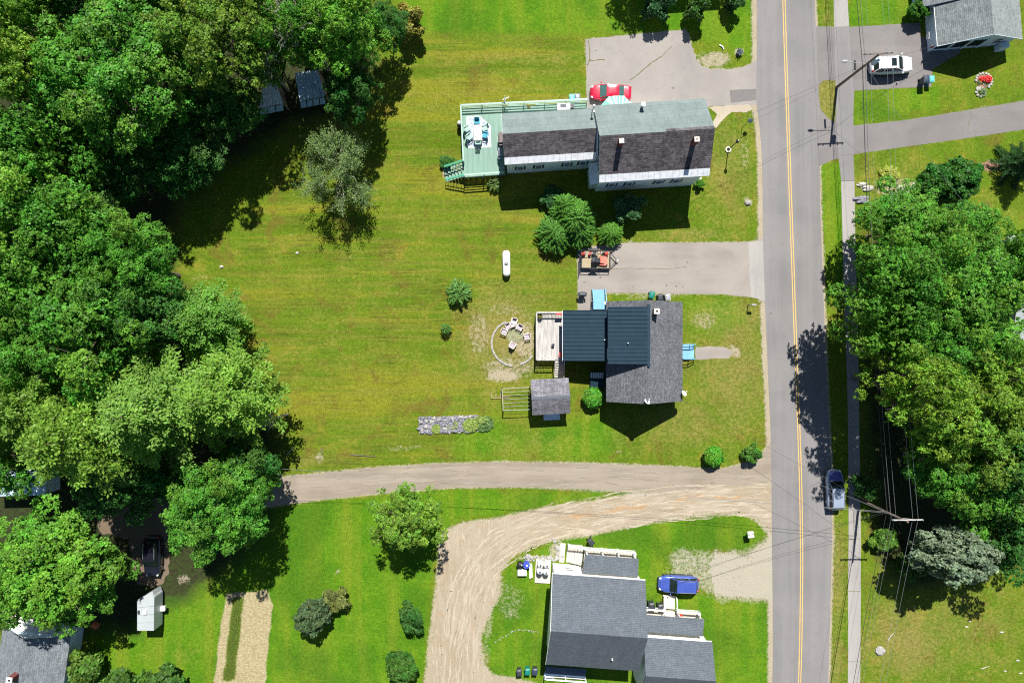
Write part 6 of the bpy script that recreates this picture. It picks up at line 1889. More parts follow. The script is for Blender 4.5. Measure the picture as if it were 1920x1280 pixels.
MB().tube([(0.15, 0.1, 0.3), (-0.2, 0.3, 0.3), (-0.6, 0.25, 0.28)], 0.06, 8).build('tube', M['black'], bl)
p = P(1100, 477, 0.6)
tmr = thing('string_trimmer', 'long string trimmer lying along the trailer rail', 'trimmer', (p.x, p.y, 0.95), R(-1))
MB().tube([(-0.5, 0, 0.1), (1.9, 0.1, 0.1)], 0.025, 6).build('shaft', M['metal'], tmr)
MB().ball((1.9, 0.1, 0.1), 0.16, 0.12, 0.12, 8, 6).build('engine', M['black'], tmr, True)
MB().lathe([(0.02, 0.02), (0.14, 0.05), (0.02, 0.12)], 10, (-0.5, 0, 0.02)).build('head', M['redpaint'], tmr)

# ------------------------------------------------------------------ bins
def bin_(label, x, y, col, rz=0.0, s=1.0, lidcol=None, grp='wheeled bins'):
    p = P(x, y, 1.0)
    t = thing('wheeled_bin', label, 'bin', (p.x, p.y, 0), R(rz), grp)
    a, b = 0.27 * s, 0.33 * s
    vs = [(-a * .8, -b * .78, 0.06), (a * .8, -b * .78, 0.06), (a * .8, b * .78, 0.06), (-a * .8, b * .78, 0.06), (-a, -b, 1.0 * s), (a, -b, 1.0 * s), (a, b, 1.0 * s), (-a, b, 1.0 * s)]
    MB().add(vs, [(3, 2, 1, 0), (4, 5, 6, 7), (0, 1, 5, 4), (1, 2, 6, 5), (2, 3, 7, 6), (3, 0, 4, 7)]).build('body', M[col], t)
    c = 1.01 * s
    MB().patch((-a - .03, -b - .05, c), (a + .03, -b - .05, c), (a + .03, b + .05, c), (-a - .03, b + .05, c), 5, 5, 0.09).prism([(-a - .03, -b - .05), (a + .03, -b - .05), (a + .03, b + .05), (-a - .03, b + .05)], c - 0.04, c - 0.001).build('lid', M[lidcol or col], t)
    MB().tube([(-a, b + 0.08, c - 0.08), (a, b + 0.08, c - 0.08)], 0.022, 6).build('handle', M['black'], t)
    for k in (-1, 1):
        MB().tube([(k * a * .8, b * .8, 0.12), (k * (a * .8 + .07), b * .8, 0.12)], 0.12, 10).build('wheel', M['tyre'], t)
    return t
bin_('green wheeled bin against the north wall of the cottage', 1222.5, 553, 'bingreen', -12)
bin_('dark grey wheeled bin in the middle of the cottage bins', 1238.5, 558, 'charcoal', 5)
bin_('light grey wheeled bin, right of the dark one at the cottage', 1252.5, 557, 'greybin', 10)
bin_('dark wheeled bin on the drive edge beside the turquoise one', 1736, 149.5, 'binblue', 4, 1.15)
bin_('turquoise wheeled bin on the grass by the bungalow shadow', 1748, 148, 'teal_bin', 4, 0.95)
bin_('black wheeled bin, left of the green one at the bottom edge', 973.5, 1261, 'charcoal', 184)
bin_('green wheeled bin between two dark bins at the bottom edge', 989, 1259, 'bingreen', 178)
bin_('dark bin with grey lid nearest the house at the bottom edge', 1003, 1259, 'charcoal', 176, 1.0, 'binblue')
bin_('dark bin right against the grey house by the porch rail', 1222, 1136, 'charcoal', 6, 1.2)
bin_('dark bin beside the cream porch steps of the wing', 1239, 1139, 'charcoal', 8, 1.05)
bin_('black bin standing alone on the grass north of the grey house', 1108.5, 1016, 'charcoal', 38)
bin_('pale turquoise bin behind the deck railing', 1072.5, 183, 'teal_bin', 3, 1.0)
bin_('grey blue bin behind the deck railing', 1083, 182, 'steelgrey', 3, 1.0)

# ------------------------------------------------------------------ furniture on the deck
z0 = 1.105
p = P(898, 247, z0)
rg = thing('rug', 'patterned blue and white rug on the green deck', 'rug', (p.x, p.y, z0), R(1))
q = [LP(rg, *a, z0) for a in ((875.5, 219), (899, 218.5), (918.5, 236), (920, 275.5), (877, 277))]
MB().prism([(v.x, v.y) for v in q], 0.0, 0.012).build('pile', M['rug'], rg)
mb = MB()
for a, b in zip(q, q[1:] + q[:1]): mb.bar((a.x, a.y, 0.010), (b.x, b.y, 0.010), 0.10, 0.014)
mb.build('border', M['white'], rg)
p = P(896, 249, 1.8)
tb_ = thing('dining_table', 'long white slatted table on the rug of the green deck', 'table', (p.x, p.y, z0), R(1.5))
for i in range(6):
    MB().box((-0.40 + 0.16 * i, 0, 0.72), (0.145, 1.75, 0.04)).build('slat', M['tabletop'], tb_)
for sx_ in (-1, 1):
    for sy_ in (-1, 1): MB().box((sx_ * 0.38, sy_ * 0.75, 0.35), (0.07, 0.07, 0.70)).build('leg', M['tabletop'], tb_)
def chair(label, x, y, rz, mat, arms=True, hz=z0, grp='chairs round the deck table'):
    p = P(x, y, hz + 0.45)
    t = thing('deck_chair', label, 'chair', (p.x, p.y, hz), R(rz), grp)   # local +y is the direction the sitter faces
    if mat == 'chairaqua':
        MB().box((0, 0, 0.44), (0.52, 0.52, 0.08)).build('seat', M[mat], t)
        MB().obox((0, -0.30, 0.70), (0.26, 0, 0), (0, 0.03, 0.008), (0, -0.06, 0.26)).build('backrest', M[mat], t)
    else:
        for i in range(5): MB().box((0, -0.24 + 0.13 * i, 0.43), (0.54, 0.11, 0.03)).build('seat_slat', M[mat], t)
        for i in range(5): MB().obox((-0.22 + 0.11 * i, -0.36, 0.72), (0.045, 0, 0), (0, 0.014, 0.004), (0, -0.10, 0.32)).build('back_slat', M[mat], t)
    for sx_ in (-1, 1):
        for sy_ in (-1, 1): MB().box((sx_ * 0.24, sy_ * 0.22, 0.2), (0.05, 0.05, 0.4)).build('leg', M[mat], t)
        if arms: MB().box((sx_ * 0.31, 0.0, 0.62), (0.09, 0.56, 0.035)).box((sx_ * 0.31, 0.22, 0.5), (0.05, 0.05, 0.22)).build('arm', M[mat], t)
    return t
chair('aqua chair at the upper end of the deck table', 894, 228, 180, 'chairaqua')
chair('aqua chair at the lower right side of the deck table', 909, 253, 75, 'chairaqua')
chair('pale slatted chair at the lower end of the deck table', 896.5, 266, 0, 'chairpale')
chair('pale slatted chair at the upper left of the deck table', 876, 241, -60, 'chairpale')
chair('pale slatted chair at the lower left of the deck table', 880.5, 256, -50, 'chairpale')
chair('pale aqua chair at the upper right of the deck table', 909, 239.5, 110, 'chairpale')
def grill(label, x, y, z, mat, rz, w=1.5):
    p = P(x, y, z + 0.8)
    t = thing('barbecue', label, 'barbecue', (p.x, p.y, z), R(rz))
    MB().box((0, 0, 0.4), (0.5, w * 0.55, 0.75)).build('cabinet', M['charcoal'], t)
    mm = MB(); vs = []
    for i in range(9):
        a = math.pi * i / 8
        for y in (-w * .3, w * .3): vs.append((-0.30 * math.cos(a), y, 0.82 + 0.30 * math.sin(a)))
    mm.add(vs, [(2 * i, 2 * i + 1, 2 * i + 3, 2 * i + 2) for i in range(8)] + [tuple(range(0, 18, 2)), tuple(range(17, 0, -2))])
    mm.build('hood', M[mat], t)
    for s in (-1, 1): MB().box((0, s * w * .42, 0.86), (0.46, w * .2, 0.05)).build('side_shelf', M[mat], t)
    MB().tube([(0.33, -w * .22, 0.95), (0.33, w * .22, 0.95)], 0.02, 6).build('handle', M['metal'], t)
    for k in (-1, 1): MB().tube([(-0.2, k * w * .27, 0.09), (-0.2, k * (w * .27 + .05), 0.09)], 0.09, 10).build('wheel', M['tyre'], t)
grill('barbecue under a taupe cover on the green deck by the ell wall', 939, 261, z0, 'bbq', 184, 1.5)
grill('grey enamel barbecue on the green deck below the covered one', 938.5, 288, z0, 'steelgrey', 182, 1.2)
grill('black covered barbecue at the corner of the tan driveway', 1091.5, 552, 0, 'charcoal', 90, 1.0)
p = P(1057, 199, 1.9)
ck = thing('outdoor_kitchen', 'white outdoor counter with dark hob on the deck behind the railing', 'counter', (p.x, p.y, z0), R(2))
MB().box((0, 0, 0.43), (1.45, 0.58, 0.86)).build('cabinet', M['white'], ck)
MB().box((-0.05, 0, 0.872), (0.70, 0.40, 0.02)).build('hob', M['binblue'], ck)
MB().box((0.95, -0.05, 0.45), (0.35, 0.4, 0.9)).build('cylinder_box', M['charcoal'], ck)
p = P(947, 193, 2.1)
fp = thing('parasol_pole', 'folded white parasol leaning on the deck railing', 'parasol', (p.x, p.y, z0), 0.3)
MB().tube([(0, 0, 0), (0.05, 0.25, 1.3)], 0.03, 6).build('pole', M['white'], fp)
MB().tube([(0.03, 0.12, 0.65), (0.08, 0.40, 2.0)], [0.11, 0.03], 8).build('folded_cloth', M['white'], fp)
MB().bar((-0.2, 0.3, 1.35), (0.6, 0.36, 1.35), 0.06, 0.05).build('cross_arm', M['white'], fp)
p = P(991, 201, 2.0)
pt = thing('hanging_planter', 'small planter hooked on the deck railing', 'planter', (p.x, p.y, 1.75))
MB().lathe([(0.10, 0), (0.17, 0.22)], 10).build('pot', M['charcoal'], pt)
for i in range(14): MB().obox((rnd.uniform(-.15, .15), rnd.uniform(-.15, .15), 0.28), (0.09, 0.02, 0.03), (0.0, 0.04, 0.01), (0, 0, .004)).build('leaf', M['crackgrass'], pt)
p = P(861.5, 233, 1.0)
gl = thing('barrel_planter', 'white ball on a dark barrel just outside the deck', 'planter', (p.x, p.y, 0))
MB().lathe([(0.26, 0), (0.32, 0.45), (0.26, 0.9)], 12).build('barrel', M['black'], gl)
MB().ball((0, 0.1, 1.15), 0.24, 0.24, 0.24, 12, 8).build('ball', M['white'], gl, True)
# clutter on the cottage deck
def pot(label, x, y, z, r_, h, mat, leaf=None, cat='pot', name='flower_pot'):
    p = P(x, y, z + h)
    t = thing(name, label, cat, (p.x, p.y, z))
    MB().lathe([(r_ * .75, 0), (r_, h), (r_ * .85, h), (r_ * .8, h * .8)], 12).build('pot', M[mat], t)
    if leaf:
        for i in range(16):
            a = i * 2.4; d = r_ * (0.2 + 0.9 * (i / 16))
            MB().obox((d * math.cos(a), d * math.sin(a), h + 0.06 + 0.12 * rnd.random()), (0.10 * math.cos(a), 0.10 * math.sin(a), 0.02), (-0.05 * math.sin(a), 0.05 * math.cos(a), 0), (0, 0, .004)).build('leaf', M[leaf], t)
    return t
pot('dark pot at the upper corner of the grey deck', 1012.5, 592, 1.105, 0.28, 0.5, 'charcoal', 'crackgrass')
pot('small dark pot in the middle of the grey deck', 1037, 647, 1.105, 0.18, 0.35, 'charcoal', None)
def box_prop(name, label, cat, x, y, z, s, mat, rz=0.0, lid=True):
    p = P(x, y, z + s[2])
    t = thing(name, label, cat, (p.x, p.y, z), R(rz))
    MB().box((0, 0, s[2] / 2), s).build('box', M[mat], t)
    if lid: MB().box((0, 0, s[2] + 0.02), (s[0] + 0.06, s[1] + 0.06, 0.04)).build('lid', M[mat], t)
    return t
box_prop('red_planter', 'red planter box on the upper railing of the grey deck', 'planter', 1049, 588.5, 2.0, (0.75, 0.2, 0.2), 'redpaint', 0, False)
box_prop('red_chair', 'red folded chair in the shade by the metal roofed wing', 'chair', 1052, 665, 1.105, (0.35, 0.5, 0.8), 'redpaint', 5, False)
p = P(1022.5, 668, 1.15)
hs = thing('hose', 'white hose loop lying on the grey deck', 'hose', (p.x, p.y, 1.12))
MB().tube([(0.32 * math.cos(a * .5), 0.22 * math.sin(a * .5), 0.02) for a in range(3, 14)], 0.025, 6).build('loop', M['white'], hs)

# ------------------------------------------------------------------ fire pit with chairs, gas tank
def adiron(label, x, y, rz):
    p = P(x, y, 0.5)
    t = thing('plastic_armchair', label, 'armchair', (p.x, p.y, 0), R(rz), 'armchairs round the fire place')
    t.scale = (0.84, 0.84, 0.9)
    MB().obox((0, 0.02, 0.38), (0.26, 0, 0), (0, 0.27, 0.05), (0, 0, 0.03)).build('seat', M['adirondack'], t)
    MB().obox((0, 0.02, 0.43), (0.22, 0, 0), (0, 0.22, 0.04), (0, 0, 0.03)).build('cushion', M['cushion'], t)
    MB().obox((0, -0.36, 0.62), (0.30, 0, 0), (0, 0.025, 0.008), (0, -0.09, 0.30)).build('backrest', M['adirondack'], t)
    for s in (-1, 1):
        MB().box((s * 0.36, 0.0, 0.58), (0.14, 0.78, 0.04)).build('arm', M['adirondack'], t)
        MB().box((s * 0.36, 0.30, 0.28), (0.07, 0.08, 0.56)).box((s * 0.36, -0.30, 0.28), (0.07, 0.08, 0.56)).build('leg', M['adirondack'], t)
    MB().box((0, 0.37, 0.58), (0.58, 0.06, 0.03)).build('front_bar', M['adirondack'], t)
adiron('pale armchair at the top of the fire circle with mauve cushion', 953.5, 611, -150)
adiron('pale armchair left of the fire circle casting a fork shaped shadow', 945.5, 621.5, -115)
adiron('pale armchair right of the topmost pair at the fire circle', 974, 613.5, 150)
adiron('pale armchair nearest the grey deck at the fire circle', 988, 630.5, 105)
adiron('pale armchair at the bottom of the fire circle', 961, 646.5, -32)
adiron('darker seated armchair behind the others at the fire circle', 964, 602, 165)
p = P(964, 608, 0.4)
sdt = thing('side_table', 'small pale side table between the top armchairs', 'table', (p.x, p.y, 0), R(20))
MB().box((0, 0, 0.42), (0.5, 0.5, 0.04)).build('top', M['adirondack'], sdt)
for a in (-1, 1):
    for b in (-1, 1): MB().box((a * .2, b * .2, 0.2), (0.05, 0.05, 0.4)).build('leg', M['adirondack'], sdt)
# ring of kerb stones: laid one after another round the fire place
ctr = (964.5, 643.0)
ring_t = thing('stone_ring', 'curved edging of pale stones around the fire circle', 'edging', (*G(*ctr), 0))
smesh = {}
def stone_mesh(seed, rx, ry, rz, mat):
    return MB().ball((0, 0, rz * 0.5), rx, ry, rz, 7, 5, 0.16, seed).mesh('stone', M[mat])
kerb = [MB().box((0, 0, 0.05), (0.62, 0.20, 0.13)).mesh('stone', M['stone']), MB().box((0, 0, 0.06), (0.55, 0.19, 0.14)).mesh('stone', M['stone'])]
a = 118.0
while a < 268:
    r_ = 42.5 / S
    o = link('stone', kerb[int(a) % 2], ring_t); o.location = (r_ * math.cos(R(a)), r_ * math.sin(R(a)) , 0); o.rotation_euler.z = R(a + 90 + rnd.uniform(-5, 5)); a += 14
for a in (292, 306, 318):
    o = link('stone', kerb[0], ring_t); o.location = (41 / S * math.cos(R(a)), 41 / S * math.sin(R(a)), 0); o.rotation_euler.z = R(a + 90)
p0 = G(964, 628)
M['mossy'] = simple('mossy_slab', (0.22, 0.225, 0.125), 0.95, var=0.3, scale=4)
fpit = thing('fire_place', 'flat grey stone slab with charred stones in the middle of the armchairs', 'fire pit', (*p0, 0), R(35))
MB().prism([(-0.95, -0.7), (0.9, -0.8), (1.0, 0.7), (-0.8, 0.85)], 0.0, 0.05).build('slab', M['mossy'], fpit)
for i in range(6):
    a = i * 1.05; o = link('stone', stone_mesh(i, 0.11, 0.08, 0.06, 'stone'), fpit); o.location = (0.55 * math.cos(a) + 0.2, 0.5 * math.sin(a) - 0.45, 0.05)
p = P(949.5, 494, 0.6)
gt = thing('gas_tank', 'long white gas tank lying on the mown lawn', 'gas tank', (p.x, p.y, 0), R(91))
prof = [(-1.50, 0.0), (-1.46, 0.22), (-1.35, 0.36), (-1.15, 0.44), (1.15, 0.44), (1.35, 0.36), (1.46, 0.22), (1.50, 0.0)]
vs = []
for x, r_ in prof:
    for k in range(20):
        a_ = 2 * math.pi * k / 20; vs.append((x, r_ * math.cos(a_), 0.62 + r_ * math.sin(a_)))
MB().add(vs, [(i * 20 + k, (i + 1) * 20 + k, (i + 1) * 20 + (k + 1) % 20, i * 20 + (k + 1) % 20) for i in range(7) for k in range(20)]).build('vessel', M['white'], gt, True)
MB().lathe([(0.22, 1.02), (0.22, 1.16), (0.14, 1.24), (0.0, 1.26)], 14).build('valve_dome', M['greybin'], gt)
for x in (-0.9, 0.9): MB().box((x, 0, 0.11), (0.2, 0.9, 0.22)).build('foot', M['concrete'], gt)

# ------------------------------------------------------------------ things round the grey house
p = P(1018, 1068, 0)
pad = thing('concrete_pad', 'cream concrete pad under the four white gas cylinders', 'pad', (p.x, p.y, 0), R(-3))
MB().box((0, -0.1, 0.08), (1.75, 2.7, 0.16)).build('slab', M['cream'], pad)
for i, (x, y, w) in enumerate(((1013.5, 1058.5, 'upper left'), (1025.8, 1059.5, 'upper right'), (1012.5, 1071, 'lower left'), (1024.3, 1072.5, 'lower right'))):
    p = P(x, y, 1.15)
    t = thing('gas_cylinder', 'tall white gas cylinder, %s of the four on the concrete pad' % w, 'gas cylinder', (p.x, p.y, 0.16), 0, 'gas cylinders on the pad')
    MB().lathe([(0.30, 0), (0.36, 0.08), (0.36, 0.95), (0.30, 1.10), (0.18, 1.18)], 16).build('cylinder', M['white'], t, True)
    MB().lathe([(0.13, 1.17), (0.13, 1.30), (0.11, 1.30), (0.11, 1.2)], 12).build('collar', M['greybin'], t)
    MB().tube([(0, 0, 1.18), (0, 0, 1.30)], 0.05, 8).build('valve', M['darkmetal'], t)
p = P(975, 1059, 0.7)
bb = thing('grill_bin', 'black round bin left of the blue barrel', 'bin', (p.x, p.y, 0))
MB().lathe([(0.32, 0), (0.38, 0.7), (0.30, 0.86), (0.05, 0.95)], 14).build('drum', M['black'], bb, True)
MB().box((0.2, 0.1, 0.95), (0.1, 0.12, 0.05)).build('knob', M['white'], bb)
p = P(987, 1059, 0.7)
bb = thing('blue_barrel', 'blue plastic barrel beside the grey house', 'barrel', (p.x, p.y, 0))
MB().lathe([(0.36, 0), (0.40, 0.3), (0.36, 0.62), (0.40, 0.8), (0.34, 0.9)], 16).build('barrel', M['bluebarrel'], bb)
MB().lathe([(0.10, 0.9), (0.09, 0.95)], 10, (0.05, 0.02, 0)).build('bung', M['white'], bb)
box_prop('storage_box', 'white box in front of the black bin and blue barrel', 'box', 979, 1073, 0, (0.95, 0.65, 0.5), 'white', 0)
p = P(995, 1069, 0.1)
pl = thing('plank', 'two white boards stacked on edge beside the blue barrel', 'plank', (p.x, p.y, 0), R(2))
for i in range(2): MB().box((-0.09 + 0.2 * i, 0.0, 0.14), (0.14, 1.75 - 0.2 * i, 0.28)).build('board', M['white'], pl)
p = P(1406, 1001, 0.9)
mbx = thing('mailbox_pair', 'pair of white mailboxes on one post near the road', 'mailbox', (p.x, p.y, 0), R(8))
MB().box((0, 0, 0.5), (0.10, 0.10, 1.0)).box((0, 0, 0.98), (0.2, 0.75, 0.05)).build('post', M['wood'], mbx)
for s in (-1, 1):
    mm = MB(); vs = []
    for i in range(7):
        a = math.pi * i / 6
        for x in (-0.33, 0.33): vs.append((x, s * 0.20 - 0.15 * math.cos(a), 1.18 + 0.15 * math.sin(a)))
    for x in (-0.33, 0.33): vs += [(x, s * 0.20 - 0.15, 1.01), (x, s * 0.20 + 0.15, 1.01)]
    mm.add(vs, [(2 * i, 2 * i + 1, 2 * i + 3, 2 * i + 2) for i in range(6)] + [(0, 14, 16, 1), (12, 13, 17, 15), (14, 15, 17, 16), (0, 2, 4, 6, 8, 10, 12, 15, 14), (1, 16, 17, 13, 11, 9, 7, 5, 3)])
    mm.build('mailbox', M['white'], mbx)
p = P(1403.5, 572, 0.3)
mbx = thing('mailbox', 'dark single mailbox on a thin post in front of the cottage', 'mailbox', (p.x, p.y, 0), R(0))
MB().box((0, 0, 0.55), (0.09, 0.09, 1.1)).bar((-0.05, 0, 1.08), (0.5, 0, 1.08), 0.08, 0.08).build('post', M['paleston'], mbx)
MB().box((0.28, 0, 1.24), (0.5, 0.18, 0.2)).build('box', M['greybin'], mbx)

# lamp post
p = P(1365, 281, 0)
lp = thing('lamp_post', 'black lamp post rising from a white planter ring on the farmhouse lawn', 'lamp post', (p.x, p.y, 0))
MB().tube([(0, 0, 0), (0, 0, 3.0)], 0.055, 8).build('post', M['black'], lp)
MB().lathe([(0.10, 3.0), (0.17, 3.12), (0.20, 3.42), (0.06, 3.6)], 6).build('lantern', M['black'], lp)
MB().lathe([(0.05, 3.6), (0.06, 3.68), (0.0, 3.72)], 8).build('finial', M['white'], lp)
m = MB()
for k in range(12):
    a = k * math.pi / 6; m.box((0.27 * math.cos(a), 0.27 * math.sin(a), 0.08), (0.10, 0.13, 0.16), a)
m.build('planter_ring', M['white'], lp)
# bent flower hanger
p = P(1391, 240, 0)
hk = thing('shepherd_hook', 'dark bent plant hanger with hanging basket near the road', 'plant hanger', (p.x, p.y, 0), 0.3)
MB().tube([(0, 0, 0), (0, 0, 1.4), (0.05, 0.1, 1.75), (0.3, 0.25, 1.85), (0.55, 0.22, 1.7)], 0.03, 6).build('hook', M['black'], hk)
MB().lathe([(0.08, 1.15), (0.2, 1.35), (0.24, 1.42)], 10, (0.55, 0.22, 0)).build('basket', M['black'], hk)
for i in range(22):
    a = i * 2.4; d = 0.05 + 0.22 * (i / 22)
    MB().obox((0.55 + d * math.cos(a), 0.22 + d * math.sin(a), 1.44 + .08 * rnd.random()), (0.09 * math.cos(a), 0.09 * math.sin(a), -0.02), (-0.04 * math.sin(a), 0.04 * math.cos(a), 0), (0, 0, .004)).build('leaf', M['shutter'], hk)
pot('dark tub with a mulched ring at the top driveway corner', 1387, 98, 0.0, 0.36, 0.35, 'black', 'shutter')
def rock(name, label, cat, x, y, r_, mat='stone', sd_=1, sc=(1, .8, .6)):
    p = P(x, y, 0.1)
    return tag(link(name, MB().ball((p.x, p.y, r_ * sc[2] * 0.4), r_ * sc[0], r_ * sc[1], r_ * sc[2], 9, 6, 0.2, sd_).mesh(name, M[mat])), label, cat)
rock('boulder', 'grey boulder with a bare ring on the farmhouse lawn near the road', 'rock', 1402.5, 380, 0.36, 'stone', 3)
rock('rubble_heap', 'pale rubble heap on the bottom right grass', 'rubble', 1651, 1219, 0.55, 'stone', 4, (1, 1, .45))
for i, (x, y, r_, w) in enumerate(((1819, 1165, .22, 'upper of two close together'), (1813, 1175, .26, 'lower of two close together'), (1879, 1185, .28, 'nearest the right edge of the dry grass'), (1910, 1238, .30, 'low at the right edge'), (1886, 1258, .22, 'lowest at the right'), (1915, 1262, .26, 'in the bottom right corner'))):
    rock('pale_rock', 'pale rock in the bottom right grass, ' + w, 'rock', x, y, r_ * .55, 'paleston', 20 + i, (1.5, .6, .4))
def stick(label, a, b, r_, mat='paleston', name='stick'):
    pa, pb = P(*a, 0.06), P(*b, 0.10)
    mid = pa.lerp(pb, 0.5) + Vector((rnd.uniform(-.1, .1), rnd.uniform(-.1, .1), 0.03))
    return tag(MB().tube([pa, mid, pb], [r_, r_ * .8, r_ * .5], 6).build(name, M[mat]), label, 'stick')
stick('bleached branch above the rubble heap at the bottom right', (1665, 1200), (1676, 1186), 0.07)
stick('pale stick on the dry grass at the bottom right', (1840, 1253), (1855, 1248), 0.05)
stick('white board lying on the grass by the top driveway', (1349, 85), (1357, 93), 0.10, 'white', 'board')
stick('dead branch lying on the lawn above the lane, left of the bare patch', (538, 852), (552, 838), 0.05)
stick('long dead branch lying on the lawn above the lane', (658, 852), (706, 855), 0.06, 'bark')
stick('dark stump end standing on the bare patch above the lane', (603, 840), (605, 850), 0.09, 'bark')
rock('lawn_stone', 'small pale stone on the mown lawn near the wood', 'rock', 557, 474, 0.2, 'paleston', 40)
rock('lawn_stone', 'pale stone at the wood edge above the spruce', 'rock', 415, 500, 0.22, 'paleston', 41)
# ledge rocks on the dry bank
for i, (x, y, r_, w) in enumerate(((1708, 358, 1.0, 'largest of the ledge'), (1722, 348, .7, 'right end of the ledge'), (1694, 352, .55, 'middle of the ledge'), (1627, 352, .6, 'left part of the bank'), (1616, 374, .8, 'dark ledge at the pavement edge'), (1618, 346, .5, 'upper left of the bank'), (1676, 364, .45, 'lower middle of the bank'))):
    p = P(x, y, 0.2)
    tag(link('ledge_rock', MB().ball((p.x, p.y, 0.02), r_ * 1.2, r_ * .6, .28, 12, 6, 0.28, 60 + i).mesh('ledge_rock', M['paleston' if i != 4 else 'slate'])), 'pale ledge rock on the dry bank, ' + w, 'rock')
# stone-edged flower bed
p = P(1842, 160, 0)
fb = thing('flower_bed', 'round flower bed with red flowers and pale stone edging near the bungalow', 'flower bed', (p.x, p.y, 0), R(-15))
ring = []
for k in range(17):
    a = 2 * math.pi * k / 17 + 0.1
    ring.append((0.92 * math.cos(a), 0.5 + 0.85 * math.sin(a)) if math.sin(a) > -0.6 else (0.62 * math.cos(a), -0.3 + 0.3 * math.sin(a)))
for k in range(9): ring.append((0.52 * math.cos(k * .7), -0.85 + 0.48 * math.sin(k * .7)))
for i, (x, y) in enumerate(ring):
    o = link('stone', stone_mesh(i, 0.19, 0.15, 0.12, 'paleston'), fb); o.location = (x, y, 0); o.rotation_euler.z = i
MB().lathe([(0.85, 0.0), (0.8, 0.05)], 18, (0, 0.5, 0)).build('soil', M['mulch'], fb)
g = np.random.default_rng(3)
def scatter_leaves(name, t, n, cx_, cy_, rx, ry, h, size, mat):
    mb = MB()
    for i in range(n):
        a = g.random() * 6.28; r_ = math.sqrt(g.random())
        x, y, z = cx_ + rx * r_ * math.cos(a), cy_ + ry * r_ * math.sin(a), h * (0.3 + 0.7 * g.random()) * (1.1 - 0.6 * r_)
        b = g.random() * 6.28; s = size * (0.6 + 0.8 * g.random()); tl = g.normal() * .4
        mb.add([(x + s * math.cos(b), y + s * math.sin(b), z + tl * s), (x - .5 * s * math.sin(b), y + .5 * s * math.cos(b), z), (x - s * math.cos(b), y - s * math.sin(b), z - tl * s), (x + .5 * s * math.sin(b), y - .5 * s * math.cos(b), z)], [(0, 1, 2, 3)])
    o = mb.build(name, M[mat], t); o['kind'] = 'stuff'
    return o
M['plantleaf'] = simple('bedding_leaves', (0.07, 0.14, 0.03), 0.6, var=0.4, scale=8)
M['yelleaf'] = simple('yellow_green_leaves', (0.17, 0.24, 0.04), 0.6, var=0.35, scale=8)
scatter_leaves('red_flowers', fb, 90, -0.32, 0.55, 0.35, 0.35, 0.5, 0.10, 'leafred')
scatter_leaves('red_flowers', fb, 120, 0.35, 0.75, 0.42, 0.42, 0.55, 0.10, 'leafred')
scatter_leaves('leaves', fb, 60, 0, 0.4, 0.7, 0.5, 0.3, 0.10, 'plantleaf')
scatter_leaves('leaves', fb, 120, 0.15, -0.85, 0.45, 0.5, 0.4, 0.11, 'plantleaf')
scatter_leaves('yellow_flowers', fb, 26, -0.45, 0.15, 0.2, 0.15, 0.35, 0.08, 'yelleaf')
# long bed of slate stones with plants
p = G(850, 795)
sb = thing('rock_bed', 'long bed of grey slate stones on the lawn left of the little shed', 'rock garden', (*p, 0), R(2.5))
protos = [MB().ball((0, 0, 0.05), 0.15 + 0.02 * i, 0.09 + 0.015 * (i % 3), 0.09, 7, 5, 0.25, 80 + i).mesh('stone', M['slate' if i % 3 else 'paleston']) for i in range(6)]
MB().prism([(-3.95, -0.95), (2.9, -0.95), (2.9, 0.95), (-3.95, 0.95)], 0, 0.03).build('soil', M['slate'], sb)
big = 0
xx = []
for i in range(290):
    x, y = rnd.uniform(-3.9, 2.5), rnd.uniform(-0.95, 0.95)
    if -2.5 < x < -1.5 and y < -0.1: continue
    o = link('stone', protos[i % 6], sb); s = rnd.uniform(0.7, 1.5)
    o.location = (x, y, 0.02 + rnd.random() * 0.05); o.rotation_euler = (rnd.uniform(-.5, .5), rnd.uniform(-.5, .5), rnd.random() * 6.28); o.scale = (s, s, s)
scatter_leaves('leaves', sb, 300, -1.95, -0.45, 0.55, 0.5, 0.3, 0.12, 'yelleaf')
scatter_leaves('leaves', sb, 160, -0.3, -0.4, 0.5, 0.3, 0.25, 0.11, 'yelleaf')
scatter_leaves('leaves', sb, 160, 0.35, 0.0, 0.25, 0.5, 0.3, 0.11, 'yelleaf')
scatter_leaves('leaves', sb, 420, 2.0, -0.2, 0.9, 0.75, 0.6, 0.16, 'yelleaf')
scatter_leaves('leaves', sb, 420, 3.6, -0.1, 1.05, 0.9, 0.5, 0.14, 'plantleaf')
scatter_leaves('leaves', sb, 260, 3.2, 0.3, 0.9, 0.5, 0.6, 0.13, 'yelleaf')
# stone edging in the grass west of the grey house, rubble by its corner, stones scattered on the pad
def stones_along(name, label, cat, pts, n, r_, jit, mat='paleston'):
    q0 = G(*pts[0])
    t = thing(name, label, cat, (*q0, 0))
    ms = [stone_mesh(90 + i, r_ * (0.8 + .2 * i), r_ * .8, r_ * .6, mat) for i in range(4)]
    for i in range(n):
        u = i / (n - 1) * (len(pts) - 1); k = min(int(u), len(pts) - 2); f = u - k
        x = pts[k][0] * (1 - f) + pts[k + 1][0] * f + rnd.uniform(-jit, jit); y = pts[k][1] * (1 - f) + pts[k + 1][1] * f + rnd.uniform(-jit, jit)
        a = G(x, y); o = link('stone', ms[i % 4], t); o.location = (a[0] - q0[0], a[1] - q0[1], 0); o.rotation_euler.z = rnd.random() * 6
        s = rnd.uniform(.6, 1.2); o.scale = (s, s, s)
stones_along('stone_edging', 'curved line of small pale stones in the grass west of the grey house', 'edging', [(928, 1204), (945, 1192), (966, 1181), (985, 1180), (1008, 1184)], 26, 0.085, 1.5, 'stone')
